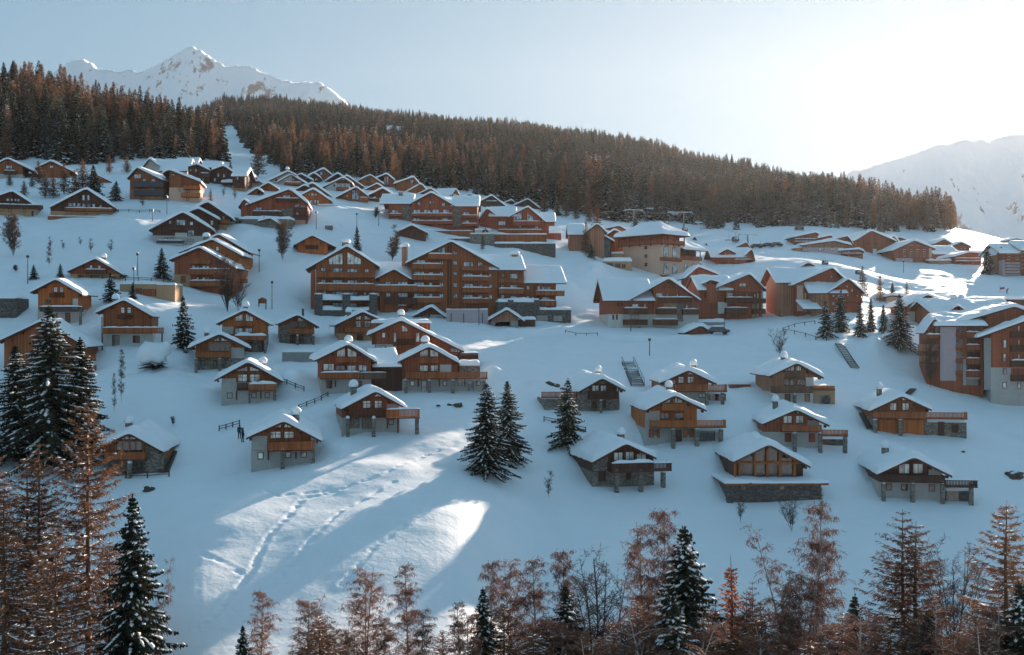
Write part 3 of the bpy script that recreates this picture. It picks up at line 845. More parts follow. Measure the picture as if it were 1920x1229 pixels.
b = near('chalet', 'small stone-fronted chalet with glazed upper porch and plank balcony, standing apart on the snow', 'B2', 1325, 590, yaw=14, up='wood_brown', lo='stone')
b.gable((1110, 358, 1332, 255, 1562, 388), 1142, 1502, 590, D=8, ys=482)
b.panel((1145, 388, 1240, 482, 'stone')).win((1252, 362, 1328, 422, D_), (1340, 362, 1416, 422, D_)).gwin((1330, 348, 1330, 305, 1400, 340, 1400, 348))
b.bar([(1246, 352, 1246, 478), (1420, 352, 1420, 478), (1332, 300, 1332, 425), (1246, 354, 1420, 354)], v=-.05)
b.bal(1243, 1507, 430, 477, p=1.2).door((1257, 498, 1300, 562), (1350, 498, 1392, 562)).post(1330, 1498, yt=500, yb=590, p=1.1, w=.45).chim(1385, 225, 290, v=5, w=.4, mat='metal_dark', cap=False)

b = near('chalet', 'chalet with a dark glazed gable over a plank balcony and one blank cream wall panel', 'B2', 510, 852, yaw=15, up='wood_brown', lo='stone')
b.gable((180, 605, 512, 452, 838, 610), 265, 766, 852, D=8, ys=735)
b.panel((634, 628, 768, 735, 'plaster_grey')).win((400, 575, 625, 667, D_)).gwin((452, 560, 452, 545, 508, 515, 508, 560), (526, 560, 526, 515, 600, 552, 600, 560), pane=G_)
b.bal(256, 630, 676, 728, p=1.3).win((312, 760, 358, 812, C_), (442, 760, 486, 812, C_)).post(265, 515, yt=742, yb=850, p=1.1, w=.5).chim(378, 425, 490, v=3)
b.bar([(395, 572, 630, 572), (395, 572, 395, 670), (630, 572, 630, 670), (515, 500, 515, 670)], v=-.05)

b = near('chalet', 'brown-topped chalet with a tall grey plaster wall and a small snow-laden corner balcony', 'B2', 815, 1212, yaw=12, up='wood_brown', lo='plaster_grey')
b.gable((452, 935, 812, 735, 1178, 945), 535, 1106, 1212, D=8.5, ys=990, t=.5)
b.panel((536, 950, 684, 990, 'plaster_grey')).win((704, 903, 806, 987), (824, 903, 938, 987), cross=True)
b.gwin((700, 875, 700, 862, 806, 818, 806, 875), (826, 875, 826, 818, 926, 858, 926, 875), n=3)
b.bal(692, 820, 1000, 1066, p=.6, mat='wood_trim', ends=False).bal(818, 1112, 1010, 1075, p=1.4, snow=True, sp=.4)
b.win((590, 1098, 648, 1160), (845, 1096, 900, 1156), (985, 1096, 1042, 1156)).chim(965, 738, 800, v=4).bar([(690, 1080, 690, 1170), (945, 1090, 945, 1165)], v=-.06, mat='wood_trim').panel((1070, 1090, 1104, 1225, 'stone')).panel((815, 1095, 838, 1225, 'stone'))

# --- middle group
b = near('chalet', 'chalet tucked behind the widest red-brown one, glazed gable with mullions and snow chimney', 'B3', 445, 400, yaw=15, up='wood_brown', lo='plaster_tan')
b.gable((235, 240, 512, 103, 740, 208), 285, 600, 400, D=8, ys=335)
b.win((442, 215, 500, 278), (528, 215, 585, 278)).gwin((445, 205, 445, 185, 498, 162, 498, 205), (528, 205, 528, 162, 590, 190, 590, 205)).bal(340, 590, 280, 326, p=1.2).shut((360, 350, 400, 380), (460, 350, 512, 395)).chim(380, 95, 150, v=3)
b = near('chalet', 'largest red-brown chalet of the middle group, long sloping roof and grey lower corner', 'B3', 1020, 520, yaw=7, up='wood_red', lo='wood_red', Y=176)
b.gable((556, 325, 882, 177, 1490, 482), 630, 1428, 520, D=9, ys=None, t=.5)
b.win((695, 326, 732, 380), (805, 326, 838, 422), (1018, 328, 1060, 420), (1352, 475, 1424, 520), (808, 455, 842, 508)).gwin((884, 320, 884, 258, 912, 262, 946, 292, 946, 320))
b.panel((636, 440, 802, 515, 'plaster_grey')).win((694, 452, 736, 508), v=-.06).bal(838, 1018, 390, 438, p=.5, mat='wood_trim', ends=False).chim(880, 115, 200, v=5, w=.75).boxp(1440, 1622, 520, 600, -1, 4, mat='stone', snow=.3).bal(1440, 1625, 525, 572, p=1.0, v=-1, mat='wood_trim')
b.boxp(600, 1160, 205, 300, 9.7, 15, mat='wood_red', name='rear_wing', snow=.6)
b = near('chalet', 'chalet of the joined pair whose long balcony is half weathered grey', 'B3', 360, 908, yaw=14, up='wood_red', lo='plaster_grey')
b.gable((48, 565, 372, 402, 655, 585), 120, 592, 908, D=8.5, ys=775, t=.5)
b.gwin((262, 562, 262, 508, 346, 472, 346, 562), (364, 562, 364, 472, 455, 515, 455, 562), n=2).bal(262, 468, 565, 615, p=.5, mat='wood_rail', ends=False)
b.win((250, 640, 346, 702, D_), (362, 640, 450, 702, G_), (130, 624, 240, 694), (468, 636, 554, 700, G_)).bal(108, 485, 712, 766, p=1.4, snow=True).bal(487, 742, 712, 766, p=1.4, mat='wood_railgrey', snow=True, sp=.12)
b.shut((168, 790, 215, 845), (440, 800, 500, 860)).bar([(250, 790, 250, 850)], v=-.06, mat='wood_trim').chim(375, 372, 420, v=3).boxp(600, 905, 640, 780, 1.5, 6, mat='wood_dark', name='link_wall', snow=0).roofbox(612, 885, 628, .6, 7, tilt=.35, snow=.5, name='link_roof')
b = near('chalet', 'chalet of the joined pair whose sunlit orange balcony runs over a long cream ground floor', 'B3', 1150, 888, yaw=7, up='wood_red', lo='plaster_grey')
b.gable((845, 580, 1152, 425, 1442, 592), 895, 1425, 888, D=8.5, ys=775, t=.5)
b.gwin((1060, 560, 1060, 505, 1140, 488, 1140, 560), (1158, 560, 1158, 488, 1240, 510, 1240, 560)).bal(1058, 1248, 568, 622, p=.5, ends=False)
b.win((1056, 638, 1142, 702), (1160, 638, 1240, 702)).panel((1256, 636, 1362, 706, 'plaster_white')).bal(926, 1712, 710, 766, p=1.5, snow=False)
b.boxp(1425, 1690, 775, 888, 0, 6, mat='plaster_grey', snow=.35).boxp(1440, 1640, 612, 700, 1.5, 5, mat='stone', snow=.6)
b.win((965, 790, 1010, 842), (1283, 788, 1322, 840), v=-.05).win((1424, 788, 1466, 840), (1600, 790, 1642, 838), v=-.0).door((1080, 792, 1122, 884, 'pane_glass_sky'), v=-.05).door((1526, 794, 1572, 890, 'pane_glass_sky'))
b.post(930, 1152, 1380, 1680, yt=785, yb=888, p=1.3, w=.55).chim(1112, 370, 430, v=3, w=.75).bar([(1046, 775, 1046, 845), (1248, 775, 1248, 845), (1494, 780, 1494, 845)], v=-.1, mat='wood_trim')
b = near('chalet', 'dark red chalet below the joined pair with a sunlit orange corner deck', 'B3', 590, 1290, yaw=14, up='wood_red', lo='plaster_grey')
b.gable((300, 1030, 638, 850, 945, 1022), 312, 862, 1290, D=8.5, ys=1142, t=.5)
b.win((508, 978, 592, 1057), (622, 978, 702, 1057), cross=True).gwin((515, 945, 515, 928, 590, 900, 590, 945), (625, 945, 625, 900, 700, 930, 700, 945), n=2)
b.bal(370, 742, 1070, 1134, p=1.2, mat='wood_trim').bal(742, 1062, 1066, 1142, p=1.8, snow=True).panel((744, 1015, 862, 1062, 'plaster_grey'))
b.shut((388, 1160, 474, 1222), (510, 1160, 600, 1232), mat='wood_orange').win((760, 1160, 812, 1215, D_)).post(370, 620, 1036, yt=1150, yb=1290, p=1.5, w=.55).chim(425, 795, 860, v=4)
b.bar([(750, 1145, 750, 1250), (850, 1145, 850, 1290)], v=-.5, mat='wood_trim')

# --- lower two at the side of the big slope
b = near('chalet', 'stone-walled chalet with bulging snow roof hanging over its corner, beside outdoor steps', 'B4', 365, 606, yaw=6, up='wood_brown', lo='stone_dark')
b.gable((62, 372, 330, 240, 590, 390), 142, 588, 606, D=9, ys=490, t=.75)
b.panel((452, 386, 588, 488, 'stone')).panel((452, 489, 588, 612, 'stone'), v=-.05).win((232, 352, 428, 432, D_)).gwin((272, 340, 272, 322, 328, 298, 380, 322, 380, 340), pane=G_, n=4)
b.bar([(228, 350, 434, 350), (228, 350, 228, 436), (434, 350, 434, 490), (330, 290, 330, 434)], v=-.05).bal(144, 448, 436, 486, p=1.2).win((380, 515, 425, 560, D_)).post(330, yt=512, yb=602, p=1.1, w=.6).chim(327, 170, 230, v=3)
b = near('chalet', 'chalet above the sunlit snow patch, brown gable glazing, grey plaster corner and slatted balcony', 'B4', 1470, 548, yaw=11, up='wood_brown', lo='plaster_grey')
b.gable((1200, 292, 1490, 158, 1775, 312), 1246, 1692, 548, D=9, ys=418, t=.6)
b.panel((1248, 312, 1364, 418, 'plaster_grey')).win((1384, 274, 1470, 332), (1487, 274, 1568, 332), cross=True).gwin((1384, 250, 1384, 235, 1472, 205, 1472, 250), (1488, 250, 1488, 205, 1572, 242, 1572, 250), n=3)
b.bal(1370, 1722, 360, 414, p=1.4).win((1292, 432, 1338, 486), (1500, 430, 1545, 476), (1614, 430, 1660, 472), v=-.05).post(1480, 1706, yt=420, yb=548, p=1.3, w=.6).chim(1580, 105, 165, v=4, w=.8).bar([(1372, 418, 1372, 490), (1580, 430, 1580, 480)], v=-.1, mat='wood_trim')

# --- lower right-hand side
b = near('chalet', 'dark timber and stone chalet with snowy side terrace, behind the leaning lone spruce', 'B5', 535, 494, yaw=10, up='wood_dark', lo='stone')
b.gable((368, 298, 566, 180, 762, 288), 360, 706, 494, D=10, ys=392, t=.6)
b.panel((362, 300, 464, 392, 'stone')).win((480, 274, 540, 326), (550, 274, 602, 326), (682, 292, 700, 330)).bal(464, 708, 330, 382, p=1.2, mat='wood_dark').gwin((482, 262, 482, 248, 540, 222, 540, 262), (552, 262, 552, 222, 600, 248, 600, 262), pane=D_)
b.shut((482, 405, 516, 446), (570, 402, 592, 442), mat='wood_dark').chim(533, 122, 170, v=5, w=.65).post(560, yt=400, yb=490, p=1.0, w=.4).boxp(95, 355, 372, 460, .5, 6, mat='stone', snow=.3).bal(70, 355, 330, 372, p=.5, v=.4, mat='wood_brown', snow=True)
b = near('chalet', 'red-brown chalet below the long snow stairway with a dark open garage under its deck', 'B5', 1250, 428, yaw=1, up='wood_red', lo='plaster_grey')
b.gable((1043, 225, 1277, 115, 1512, 232), 1055, 1440, 428, D=10, ys=325, t=.6)
b.win((1190, 202, 1240, 260), (1265, 202, 1322, 260), cross=True).gwin((1195, 188, 1195, 175, 1242, 150, 1242, 188), (1264, 188, 1264, 150, 1318, 178, 1318, 188)).panel((1060, 236, 1166, 325, 'plaster_grey'))
b.bal(1170, 1596, 270, 324, p=1.4).win((1362, 338, 1416, 378), v=-.05).boxp(1441, 1585, 330, 428, 1, 6, mat='stone_dark', snow=.3).post(1430, 1560, yt=335, yb=428, p=1.3, w=.55).chim(1318, 72, 130, v=5, w=.65).panel((1452, 345, 1545, 432, 'pane_dark'), v=1.0, name='garage_shade_panel')  # dark sheet paints the shade inside the open garage
b = near('chalet', 'warm sunlit chalet with two stacked slatted balconies, shutters and a dark glazed garage bay', 'B5', 1150, 746, yaw=4, up='wood_orange', lo='plaster_grey')
b.gable((912, 450, 1165, 318, 1432, 448), 915, 1346, 746, D=10, ys=628, t=.6)
b.gwin((1070, 424, 1070, 385, 1130, 365, 1130, 424), (1148, 424, 1148, 362, 1226, 392, 1226, 424)).bal(1065, 1252, 430, 484, p=.9, mat='wood_orange')
b.win((1045, 500, 1118, 562, D_), (1165, 500, 1236, 562, D_)).panel((920, 486, 1040, 628, 'plaster_grey')).bal(974, 1588, 566, 618, p=1.6, mat='wood_orange')
b.boxp(1347, 1560, 640, 746, 0, 6, mat='plaster_grey', snow=.35)
b.win((985, 642, 1020, 688, D_), v=-.05).shut((956, 642, 984, 688), (1021, 642, 1036, 688), (1238, 640, 1262, 686), (1290, 640, 1316, 686), v=-.05, mat='wood_orange').win((1262, 640, 1290, 686, D_), v=-.05).door((1172, 646, 1216, 742), v=-.05, mat='wood_dark')
b.panel((1368, 652, 1496, 748, 'pane_dark'), name='garage_glazing').post(1155, 1350, 1548, yt=638, yb=748, p=1.4, w=.6).chim(1115, 248, 300, v=5, w=.65)
b.bar([(1160, 360, 1160, 620), (1060, 400, 1060, 490), (1255, 400, 1255, 490)], v=-.4, w=.14)
b = near('chalet', 'stone chalet with dark gable, curtained glazing, mounted antlers and a wrap-around deck on stone pillars', 'B5', 720, 1112, up='wood_dark', lo='stone', yaw=13)
b.gable((478, 868, 762, 705, 1018, 832), 486, 990, 1112, D=10.5, ys=980, t=.7)
b.panel((488, 862, 614, 980, 'stone')).win((658, 825, 738, 895), (755, 820, 828, 893), (846, 818, 930, 893), pane=C_).bal(648, 992, 920, 978, p=2.0, mat='wood_dark', snow=True, sp=.4).bal(990, 1142, 918, 972, p=2.0, mat='wood_dark', snow=True)
b.shut((540, 986, 590, 1046), (765, 1000, 800, 1030), v=-.05, mat='wood_dark').post(690, 890, yt=985, yb=1160, p=1.8, w=.6).post(1074, yt=990, yb=1122, p=1.0, w=.6).chim(720, 632, 690, v=5, w=.75)
b = near('chalet', 'tan timber chalet below the bare tree with a plastered terrace garage', 'B6', 715, 438, yaw=2.5, up='wood_tan', lo='plaster_white')
b.gable((543, 228, 747, 128, 942, 238), 572, 866, 438, D=9.5, ys=368, t=.55)
b.gwin((650, 215, 650, 195, 726, 168, 726, 215), (740, 215, 740, 166, 776, 185, 776, 215), n=3).bal(660, 802, 226, 262, p=.6, mat='wood_railgrey', ends=False).win((650, 274, 730, 322, D_), (742, 274, 808, 322, D_)).panel((810, 262, 866, 330, 'plaster_white'))
b.bal(574, 864, 326, 366, p=1.3, mat='wood_railgrey').boxp(867, 1020, 322, 448, -.2, 5, mat='plaster_tan', snow=.3).panel((868, 390, 985, 450, 'pane_dark'), v=-.2, name='garage_shade_panel').bal(868, 1022, 322, 348, p=.1, v=-.25, mat='wood_rail', ends=False)  # garage mouth is a dark panel coloured as shade
b.shut((662, 384, 694, 425), (805, 384, 835, 422), v=-.05, mat='wood_tan').post(580, 732, yt=385, yb=440, p=1.1, w=.5).chim(650, 85, 130, v=5, w=.75)
b = near('chalet', 'red-brown chalet with snow-heaped side deck, right above the glazed-gable chalet', 'B6', 700, 765, yaw=-4, up='wood_red', lo='plaster_grey')
b.gable((495, 568, 742, 458, 985, 578), 502, 905, 765, D=10, ys=655, t=.6)
b.win((645, 534, 712, 594), (735, 534, 796, 594)).gwin((652, 520, 652, 508, 712, 482, 712, 520), (735, 520, 735, 482, 792, 506, 792, 520)).bal(640, 926, 604, 650, p=1.3).bal(926, 1115, 638, 680, p=1.3, v=-.4, snow=True, sp=.3).panel((822, 570, 900, 604, 'plaster_grey'))
b.boxp(930, 1080, 690, 765, 1, 5, mat='stone_dark', snow=.3).shut((662, 666, 700, 710), (836, 668, 872, 712), v=-.05).post(732, 916, 1096, yt=662, yb=770, p=1.3, w=.6).chim(590, 396, 460, v=5, w=.65)
b = near('chalet', 'chalet with fully glazed timber-framed gable standing on a broad snow-edged terrace of dark stone', 'B6', 520, 1002, up='wood_dark', lo='wood_dark', yaw=2, Y=133.5)
b.gable((285, 832, 545, 700, 848, 868), 290, 790, 1002, D=10, t=.7, ov=1.5, fascia='wood_trim')
b.win((335, 882, 434, 1000), (444, 882, 524, 1000), (536, 882, 616, 1000), (628, 882, 722, 1000), pane=D_, v=-.3, mull=False)
b.gwin((340, 868, 340, 822, 434, 778, 434, 868), (446, 868, 446, 772, 524, 740, 524, 868), (536, 868, 536, 738, 616, 778, 616, 868), (628, 868, 628, 784, 722, 826, 722, 868), pane=D_, v=-.3, n=1)
b.bar([(330, 830, 330, 1002), (440, 780, 440, 1002), (530, 735, 530, 1002), (620, 775, 620, 1002), (727, 825, 727, 1002), (330, 875, 800, 875), (300, 840, 300, 1000)], v=-.5, w=.26, d=.22, mat='wood_orange')
b.boxp(250, 920, 1020, 1145, -3.0, 9.9, mat='stone_dark', name='terrace_wall', snow=0).roofbox(232, 975, 1008, -3.7, 9.5, th=.3, mat='wood_brown', snow=.3, name='terrace_slab')
b.panel((345, 1045, 380, 1075, 'pane_dark'), (622, 1040, 650, 1070, 'pane_dark'), v=-3.0, name='vent_shade_panel').post(266, yt=1035, yb=1155, p=3.3, w=.9, mat='stone_dark', cap=False)  # dark panels paint the shade inside the vents
b = near('chalet', 'brown chalet with twin orange garage doors and a long balcony over a stone wing', 'B7', 310, 798, yaw=-7, up='wood_brown', lo='stone')
b.gable((145, 655, 325, 568, 492, 648), 165, 462, 798, D=10, ys=716, t=.6)
b.win((257, 630, 297, 674), (324, 630, 366, 674)).gwin((265, 618, 265, 608, 298, 592, 298, 618), (324, 618, 324, 592, 358, 606, 358, 618)).bal(172, 686, 680, 718, p=1.4)
b.boxp(463, 680, 726, 798, 0, 6, mat='stone', snow=.3).shut((196, 724, 308, 795), (332, 724, 445, 795), v=-.05, mat='wood_orange').door((526, 738, 554, 800), mat='wood_dark').shut((600, 752, 631, 782), mat='wood_dark').post(180, 319, yt=724, yb=798, p=1.2, w=.6).chim(200, 528, 575, v=5, w=.65)
b = near('chalet', 'lowest chalet at the slope foot, cream ground floor with three small dark windows', 'B7', 380, 1160, yaw=-6, up='wood_dark', lo='plaster_grey')
b.gable((188, 995, 392, 895, 604, 1005), 200, 545, 1160, D=10, ys=1068, t=.7)
b.win((306, 962, 368, 1022), (384, 962, 442, 1022)).gwin((330, 946, 330, 934, 378, 912, 378, 946), (392, 946, 392, 912, 436, 936, 436, 946)).bal(208, 564, 1028, 1066, p=1.4, mat='wood_dark').bal(564, 742, 1054, 1092, p=1.4, mat='wood_dark', snow=True).panel((472, 990, 545, 1028, 'plaster_white'))
b.win((238, 1074, 270, 1112), (320, 1076, 356, 1113), (472, 1078, 505, 1119), pane=D_, v=-.05).boxp(566, 715, 1100, 1165, 0, 6, mat='stone_dark', snow=.3).panel((570, 1112, 636, 1168, 'pane_dark'), name='garage_shade_panel').post(226, 386, 552, 708, yt=1072, yb=1162, p=1.3, w=.55).chim(233, 845, 890, v=5, w=.75)  # dark panel stands for the shade in the garage

# ======== apartment complex with many balconies
b = near('apartment_block', 'long brown five-storey apartment block with rows of snowy balconies, stepped gables and stone terraces', 'A8', 800, 530, yaw=8, cat='apartment block', up='wood_brown', lo='stone_dark', Y=232)
b.gable((112, 280, 378, 128, 592, 265), 180, 560, 555, D=13, t=.45, v=-1)
b.gwin((262, 262, 262, 224, 352, 180, 352, 262), (380, 262, 380, 180, 470, 226, 470, 262), v=-1, n=4)
b.win((212, 282, 240, 306), (284, 284, 350, 334), (380, 288, 446, 334), (492, 290, 520, 316), (212, 358, 242, 382), (284, 360, 350, 392), (380, 362, 446, 392), (490, 365, 518, 390), (222, 432, 244, 456), (284, 434, 350, 460), (380, 436, 446, 460), (486, 438, 504, 462), (284, 506, 350, 528), (388, 510, 446, 534), v=-1, pane=G_)
b.bal(185, 556, 308, 346, p=1.4, v=-1, solid=True, mat='wood_brown').bal(185, 556, 385, 430, p=1.4, v=-1, solid=True, mat='wood_brown', snow=True)
b.boxp(188, 556, 466, 498, -4.5, -1.1, mat='wood_dark', name='terrace_canopy', snow=.9, drop=0).boxp(188, 556, 536, 565, -4.5, -1.1, mat='stone_dark', name='terrace_base', snow=.7, drop=3)
b.post(196, 375, 548, yt=452, yb=565, p=3.8, v=-1, w=2.0, mat='stone_dark')
b.panel((146, 300, 178, 555, 'wood_red'), v=-.9, name='corner_panel')
b.chim(368, 100, 150, v=5, w=1.4)
b.eave(556, 800, 340, 240, 560, 800, 530, D=10, v=1.0, ov=.5)
b.gable((560, 342, 682, 278, 792, 346), 590, 770, 530, D=7, v=-.5, t=.4)
b.win((706, 372, 770, 396), (560, 372, 588, 392), (625, 372, 660, 388), (706, 444, 772, 472), (562, 440, 590, 468), (630, 444, 660, 470), (706, 516, 770, 530), v=-.5, pane=G_).bal(556, 830, 395, 438, p=1.2, v=-.5, solid=True, mat='wood_brown', snow=True).bal(625, 830, 478, 512, p=1.2, v=-.5, solid=True, mat='wood_dark')
b.gable((755, 240, 1050, 98, 1362, 275), 800, 1345, 525, D=14, v=0, t=.45, up='wood_brown')
b.win((825, 232, 885, 258), (972, 240, 1000, 264), (808, 305, 876, 330), (905, 308, 934, 330), (972, 310, 1000, 336), (810, 375, 876, 400), (905, 376, 930, 402), (972, 380, 1000, 404), (810, 447, 876, 474), (905, 448, 930, 474), (972, 450, 1000, 476),
      (1062, 172, 1088, 198), (1062, 240, 1088, 266), (1062, 310, 1088, 338), (1062, 380, 1088, 408), (1062, 450, 1088, 478), (1127, 244, 1190, 297), (1127, 318, 1190, 346), (1127, 385, 1190, 412), (1127, 455, 1190, 480), (1220, 248, 1248, 274), (1220, 318, 1248, 336), (1220, 388, 1248, 408), (1290, 318, 1314, 342), (1290, 388, 1314, 414), (1290, 458, 1314, 484), (1220, 458, 1248, 476), pane=G_)
b.gwin((966, 205, 966, 168, 1008, 148, 1008, 205), pane=G_)
for (x0, x1, y0, y1, sn) in ((903, 1056, 192, 228, True), (800, 985, 256, 290, True), (800, 985, 328, 362, True), (800, 985, 402, 436, True), (800, 985, 474, 508, True), (1115, 1292, 272, 300, False), (1120, 1292, 338, 366, True), (1120, 1292, 410, 442, True), (1120, 1292, 480, 512, True)):
    b.bal(x0, x1, y0, y1, p=1.3, solid=True, mat='wood_brown', snow=sn)
b.bar([(1030, 140, 1030, 525), (1048, 120, 1048, 525)], v=0, w=.35, d=.12, mat='wood_trim')
b.chim(750, 128, 185, v=3, w=1.2, mat='wood_tan')
b.eave(1225, 1530, 285, 195, 1346, 1516, 525, D=11, v=.3, ov=1.0)
b.win((1368, 318, 1392, 346), (1426, 320, 1478, 362), (1368, 390, 1392, 414), (1426, 392, 1478, 420), (1368, 456, 1392, 480), (1426, 462, 1478, 484), v=.3, pane=G_)
b.bal(1354, 1516, 350, 378, p=1.2, v=.3, solid=True, mat='wood_brown').bal(1354, 1516, 416, 450, p=1.2, v=.3, solid=True, mat='wood_brown', snow=True)
b.chim(1458, 178, 230, v=5, w=1.3, mat='wood_tan')
b.eave(1520, 1792, 370, 262, 1518, 1722, 525, D=11, v=1.5, ov=1.2)
b.win((1532, 396, 1554, 424), (1600, 398, 1622, 424), (1632, 402, 1688, 432), (1532, 464, 1554, 492), (1632, 470, 1688, 492), v=1.5, pane=G_).bal(1594, 1778, 430, 460, p=1.3, v=1.5, solid=True, mat='wood_brown', snow=True).bal(1612, 1726, 494, 528, p=1.3, v=1.5, solid=True, mat='wood_brown', snow=True)
b.boxp(1350, 1600, 482, 525, -3.5, .2, mat='stone_dark', name='terrace_base', snow=.8, drop=3).post(1432, 1600, yt=488, yb=530, p=3.8, v=0, w=1.4, mat='stone_dark')
# garages below it
b = near('garage', 'low snow-roofed garage with small dark gable below the long apartment block', 'A8', 850, 600, cat='garage', up='wood_dark', lo='concrete', near=True)
b.eave(568, 960, 580, 528, 575, 900, 598, D=8, v=2, ov=.6, t=.6).gable((800, 582, 922, 515, 1020, 590), 815, 1005, 600, D=8, v=0, ys=None, t=.5)
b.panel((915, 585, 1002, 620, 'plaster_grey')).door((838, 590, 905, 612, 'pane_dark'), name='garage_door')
b = near('garage', 'small garage with wide dark door and peaked snow roof beside the white courtyard fence', 'A8', 1395, 660, cat='garage', up='wood_tan', lo='concrete')
b.gable((1285, 606, 1408, 533, 1520, 612), 1308, 1478, 660, D=7, ys=625, t=.5).door((1335, 632, 1426, 658, 'pane_dark'), name='garage_door').boxp(1478, 1590, 602, 655, 1, 6, mat='wood_dark', name='side_wall', snow=.5)
b = near('garage_wing', 'flat stone service wing with two grey shutters and thick flat snow on top', 'A8', 1700, 636, cat='garage', up='stone_dark')
b.boxp(1565, 1820, 540, 636, 0, 7, mat='stone_dark', name='wall', snow=.5).panel((1576, 590, 1670, 622, 'concrete'), (1708, 592, 1762, 626, 'concrete'), name='shutter')
b = near('courtyard_fence', 'white board fence with dark posts between the two peaked garages', 'A8', 1140, 636, cat='fence')
b.boxp(1018, 1284, 546, 636, 0, .25, mat='plaster_violet', name='boards', snow=.15)
for x in (1050, 1130, 1250): b.bar([(x, 575, x, 640)], w=.14, d=.15, mat='metal_dark', name='post')

b = near('chalet', 'small bright orange chalet on a stone base above the long apartment block', 'A8', 158, 196, yaw=12, up='wood_orange', lo='stone_dark')
b.gable((35, 128, 155, 63, 312, 142), 62, 255, 240, D=8, ys=196, t=.4).panel((110, 135, 198, 164, 'wood_dark'), name='louvre_panel').bar([(95, 105, 95, 140), (210, 100, 210, 140)], v=-.1, mat='wood_dark')

# ======== red stepped block below the dark chalet
b = near('stepped_apartment', 'orange-red apartment house of three stepped gables with long snowy balconies and a tan corner', 'C7', 620, 1090, cat='apartment house', up='wood_red', lo='plaster_tan', yaw=0)
b.gable((60, 510, 600, 278, 1260, 655), 160, 1190, 1090, D=9, ys=None, t=.5, drop=3)
b.panel((160, 805, 450, 1100, 'plaster_tan')).shut((280, 835, 350, 925), v=-.06)
b.win((478, 640, 540, 708), (552, 640, 608, 708), (655, 645, 715, 710), (722, 648, 782, 712), (550, 845, 605, 915), (652, 850, 715, 918), (722, 852, 780, 918), (985, 680, 1030, 730), (985, 870, 1035, 930))
b.bal(430, 800, 515, 612, p=.5, solid=True, mat='wood_brown').bal(430, 1140, 706, 806, p=1.2, solid=True, mat='wood_brown', snow=True).bal(430, 1140, 912, 1012, p=1.2, solid=True, mat='wood_brown', snow=True)
b.panel((915, 540, 985, 690, 'wood_dark'), (1140, 690, 1188, 1090, 'wood_tan'))
b.gable((230, 380, 830, 138, 1365, 435), 420, 1300, 1000, D=8, v=7.5, t=.5, up='wood_orange', drop=4)
b.win((755, 300, 808, 350), (895, 308, 958, 388), v=7.5).chim(725, 80, 180, v=11, w=1.0)
b.gable((720, 160, 945, 48, 1515, 385), 780, 1400, 900, D=8, v=14.5, t=.5, up='wood_orange', drop=6)
b.bal(1200, 1480, 640, 700, p=1.0, v=7.5, solid=True, mat='wood_orange').bal(1180, 1440, 880, 940, p=1.0, v=7.5, solid=True, mat='wood_orange')

# ======== upper rows near the forest
def far(label, z, px, pb, roof, x0, x1, yb, name='chalet', D=9, ys=None, up='wood_brown', lo='plaster_grey', wins=(), bals=(), pane=C_, yaw=None, chim=None, v=0, t=.4, cat='chalet', gw=(), panels=(), beams=False, Y=None):
    X_ = zpx(z, px, pb)[0]
    if yaw is None: yaw = 9 * (960 - X_) / 600 if X_ < 960 else 2
    b = Bld(name, label, cat, z, px, pb, group=VG, near=False, up=up, lo=lo, yaw=yaw, Y=Y)
    b.gable(roof, x0, x1, yb, D=D, ys=ys, t=t, v=v)
    if wins: b.win(*wins, pane=pane)
    if gw: b.gwin(*gw, pane=pane)
    for q in bals: b.bal(q[0], q[1], q[2], q[3], p=1.1, mat=q[4] if len(q) > 4 else 'wood_rail', snow=True)
    for q in panels: b.panel(q)
    if chim: b.chim(*chim)
    return b
b = far('big dark chalet with band of pale windows above a long snowy deck rail', 'A2', 850, 700, (518, 592, 902, 392, 1192, 585), 530, 1178, 700, D=12, ys=655, up='wood_dark', lo='plaster_tan', pane=G_,
    wins=((860, 478, 890, 540), (912, 480, 940, 540), (712, 560, 795, 602), (808, 566, 848, 606), (860, 568, 898, 608), (912, 570, 952, 610), (964, 572, 998, 612), (1040, 585, 1070, 618), (890, 672, 918, 704), (1015, 680, 1042, 712)), bals=((680, 1178, 612, 652, 'wood_brown'),), t=.5)
b.bal(500, 1190, 700, 752, p=3.0, mat='wood_brown', snow=True, solid=True).panel((1088, 655, 1108, 745, 'plaster_tan'))
b = far('dark chalet at the picture edge on a tan base, below the forest', 'A2', 160, 690, (-110, 505, 128, 420, 375, 578), -60, 378, 690, D=11, ys=620, up='wood_dark', lo='plaster_tan', pane=G_,
    wins=((64, 515, 100, 548), (110, 515, 136, 548), (150, 518, 176, 550), (182, 520, 208, 552), (0, 618, 38, 656), (86, 622, 122, 658), (238, 628, 270, 668)), bals=((-60, 445, 575, 622, 'wood_dark'),))
b.panel((330, 650, 352, 700, 'wood_dark'), (360, 650, 385, 700, 'pane_glass_sky'))
far('brown chalet with arched window nearest the forest corner, snow shed at its foot', 'A2', 100, 300, (-80, 160, 78, 82, 352, 215), -40, 238, 300, D=10, up='wood_brown', pane=G_, wins=((62, 170, 130, 208),), bals=((40, 165, 222, 262, 'wood_dark'),), ys=262, lo='plaster_grey')
far('brown chalet mostly hidden by larches with only its long snowy roof edge showing', 'A2', 560, 300, (360, 192, 532, 108, 778, 228), 400, 730, 300, D=10, up='wood_brown', wins=((520, 170, 560, 200),))
far('tiny bright orange chalet peeking between larches beside the big dark one', 'A2', 1050, 358, (905, 285, 1000, 248, 1172, 332), 960, 1130, 358, D=8, up='wood_orange', wins=((1040, 290, 1070, 315),))
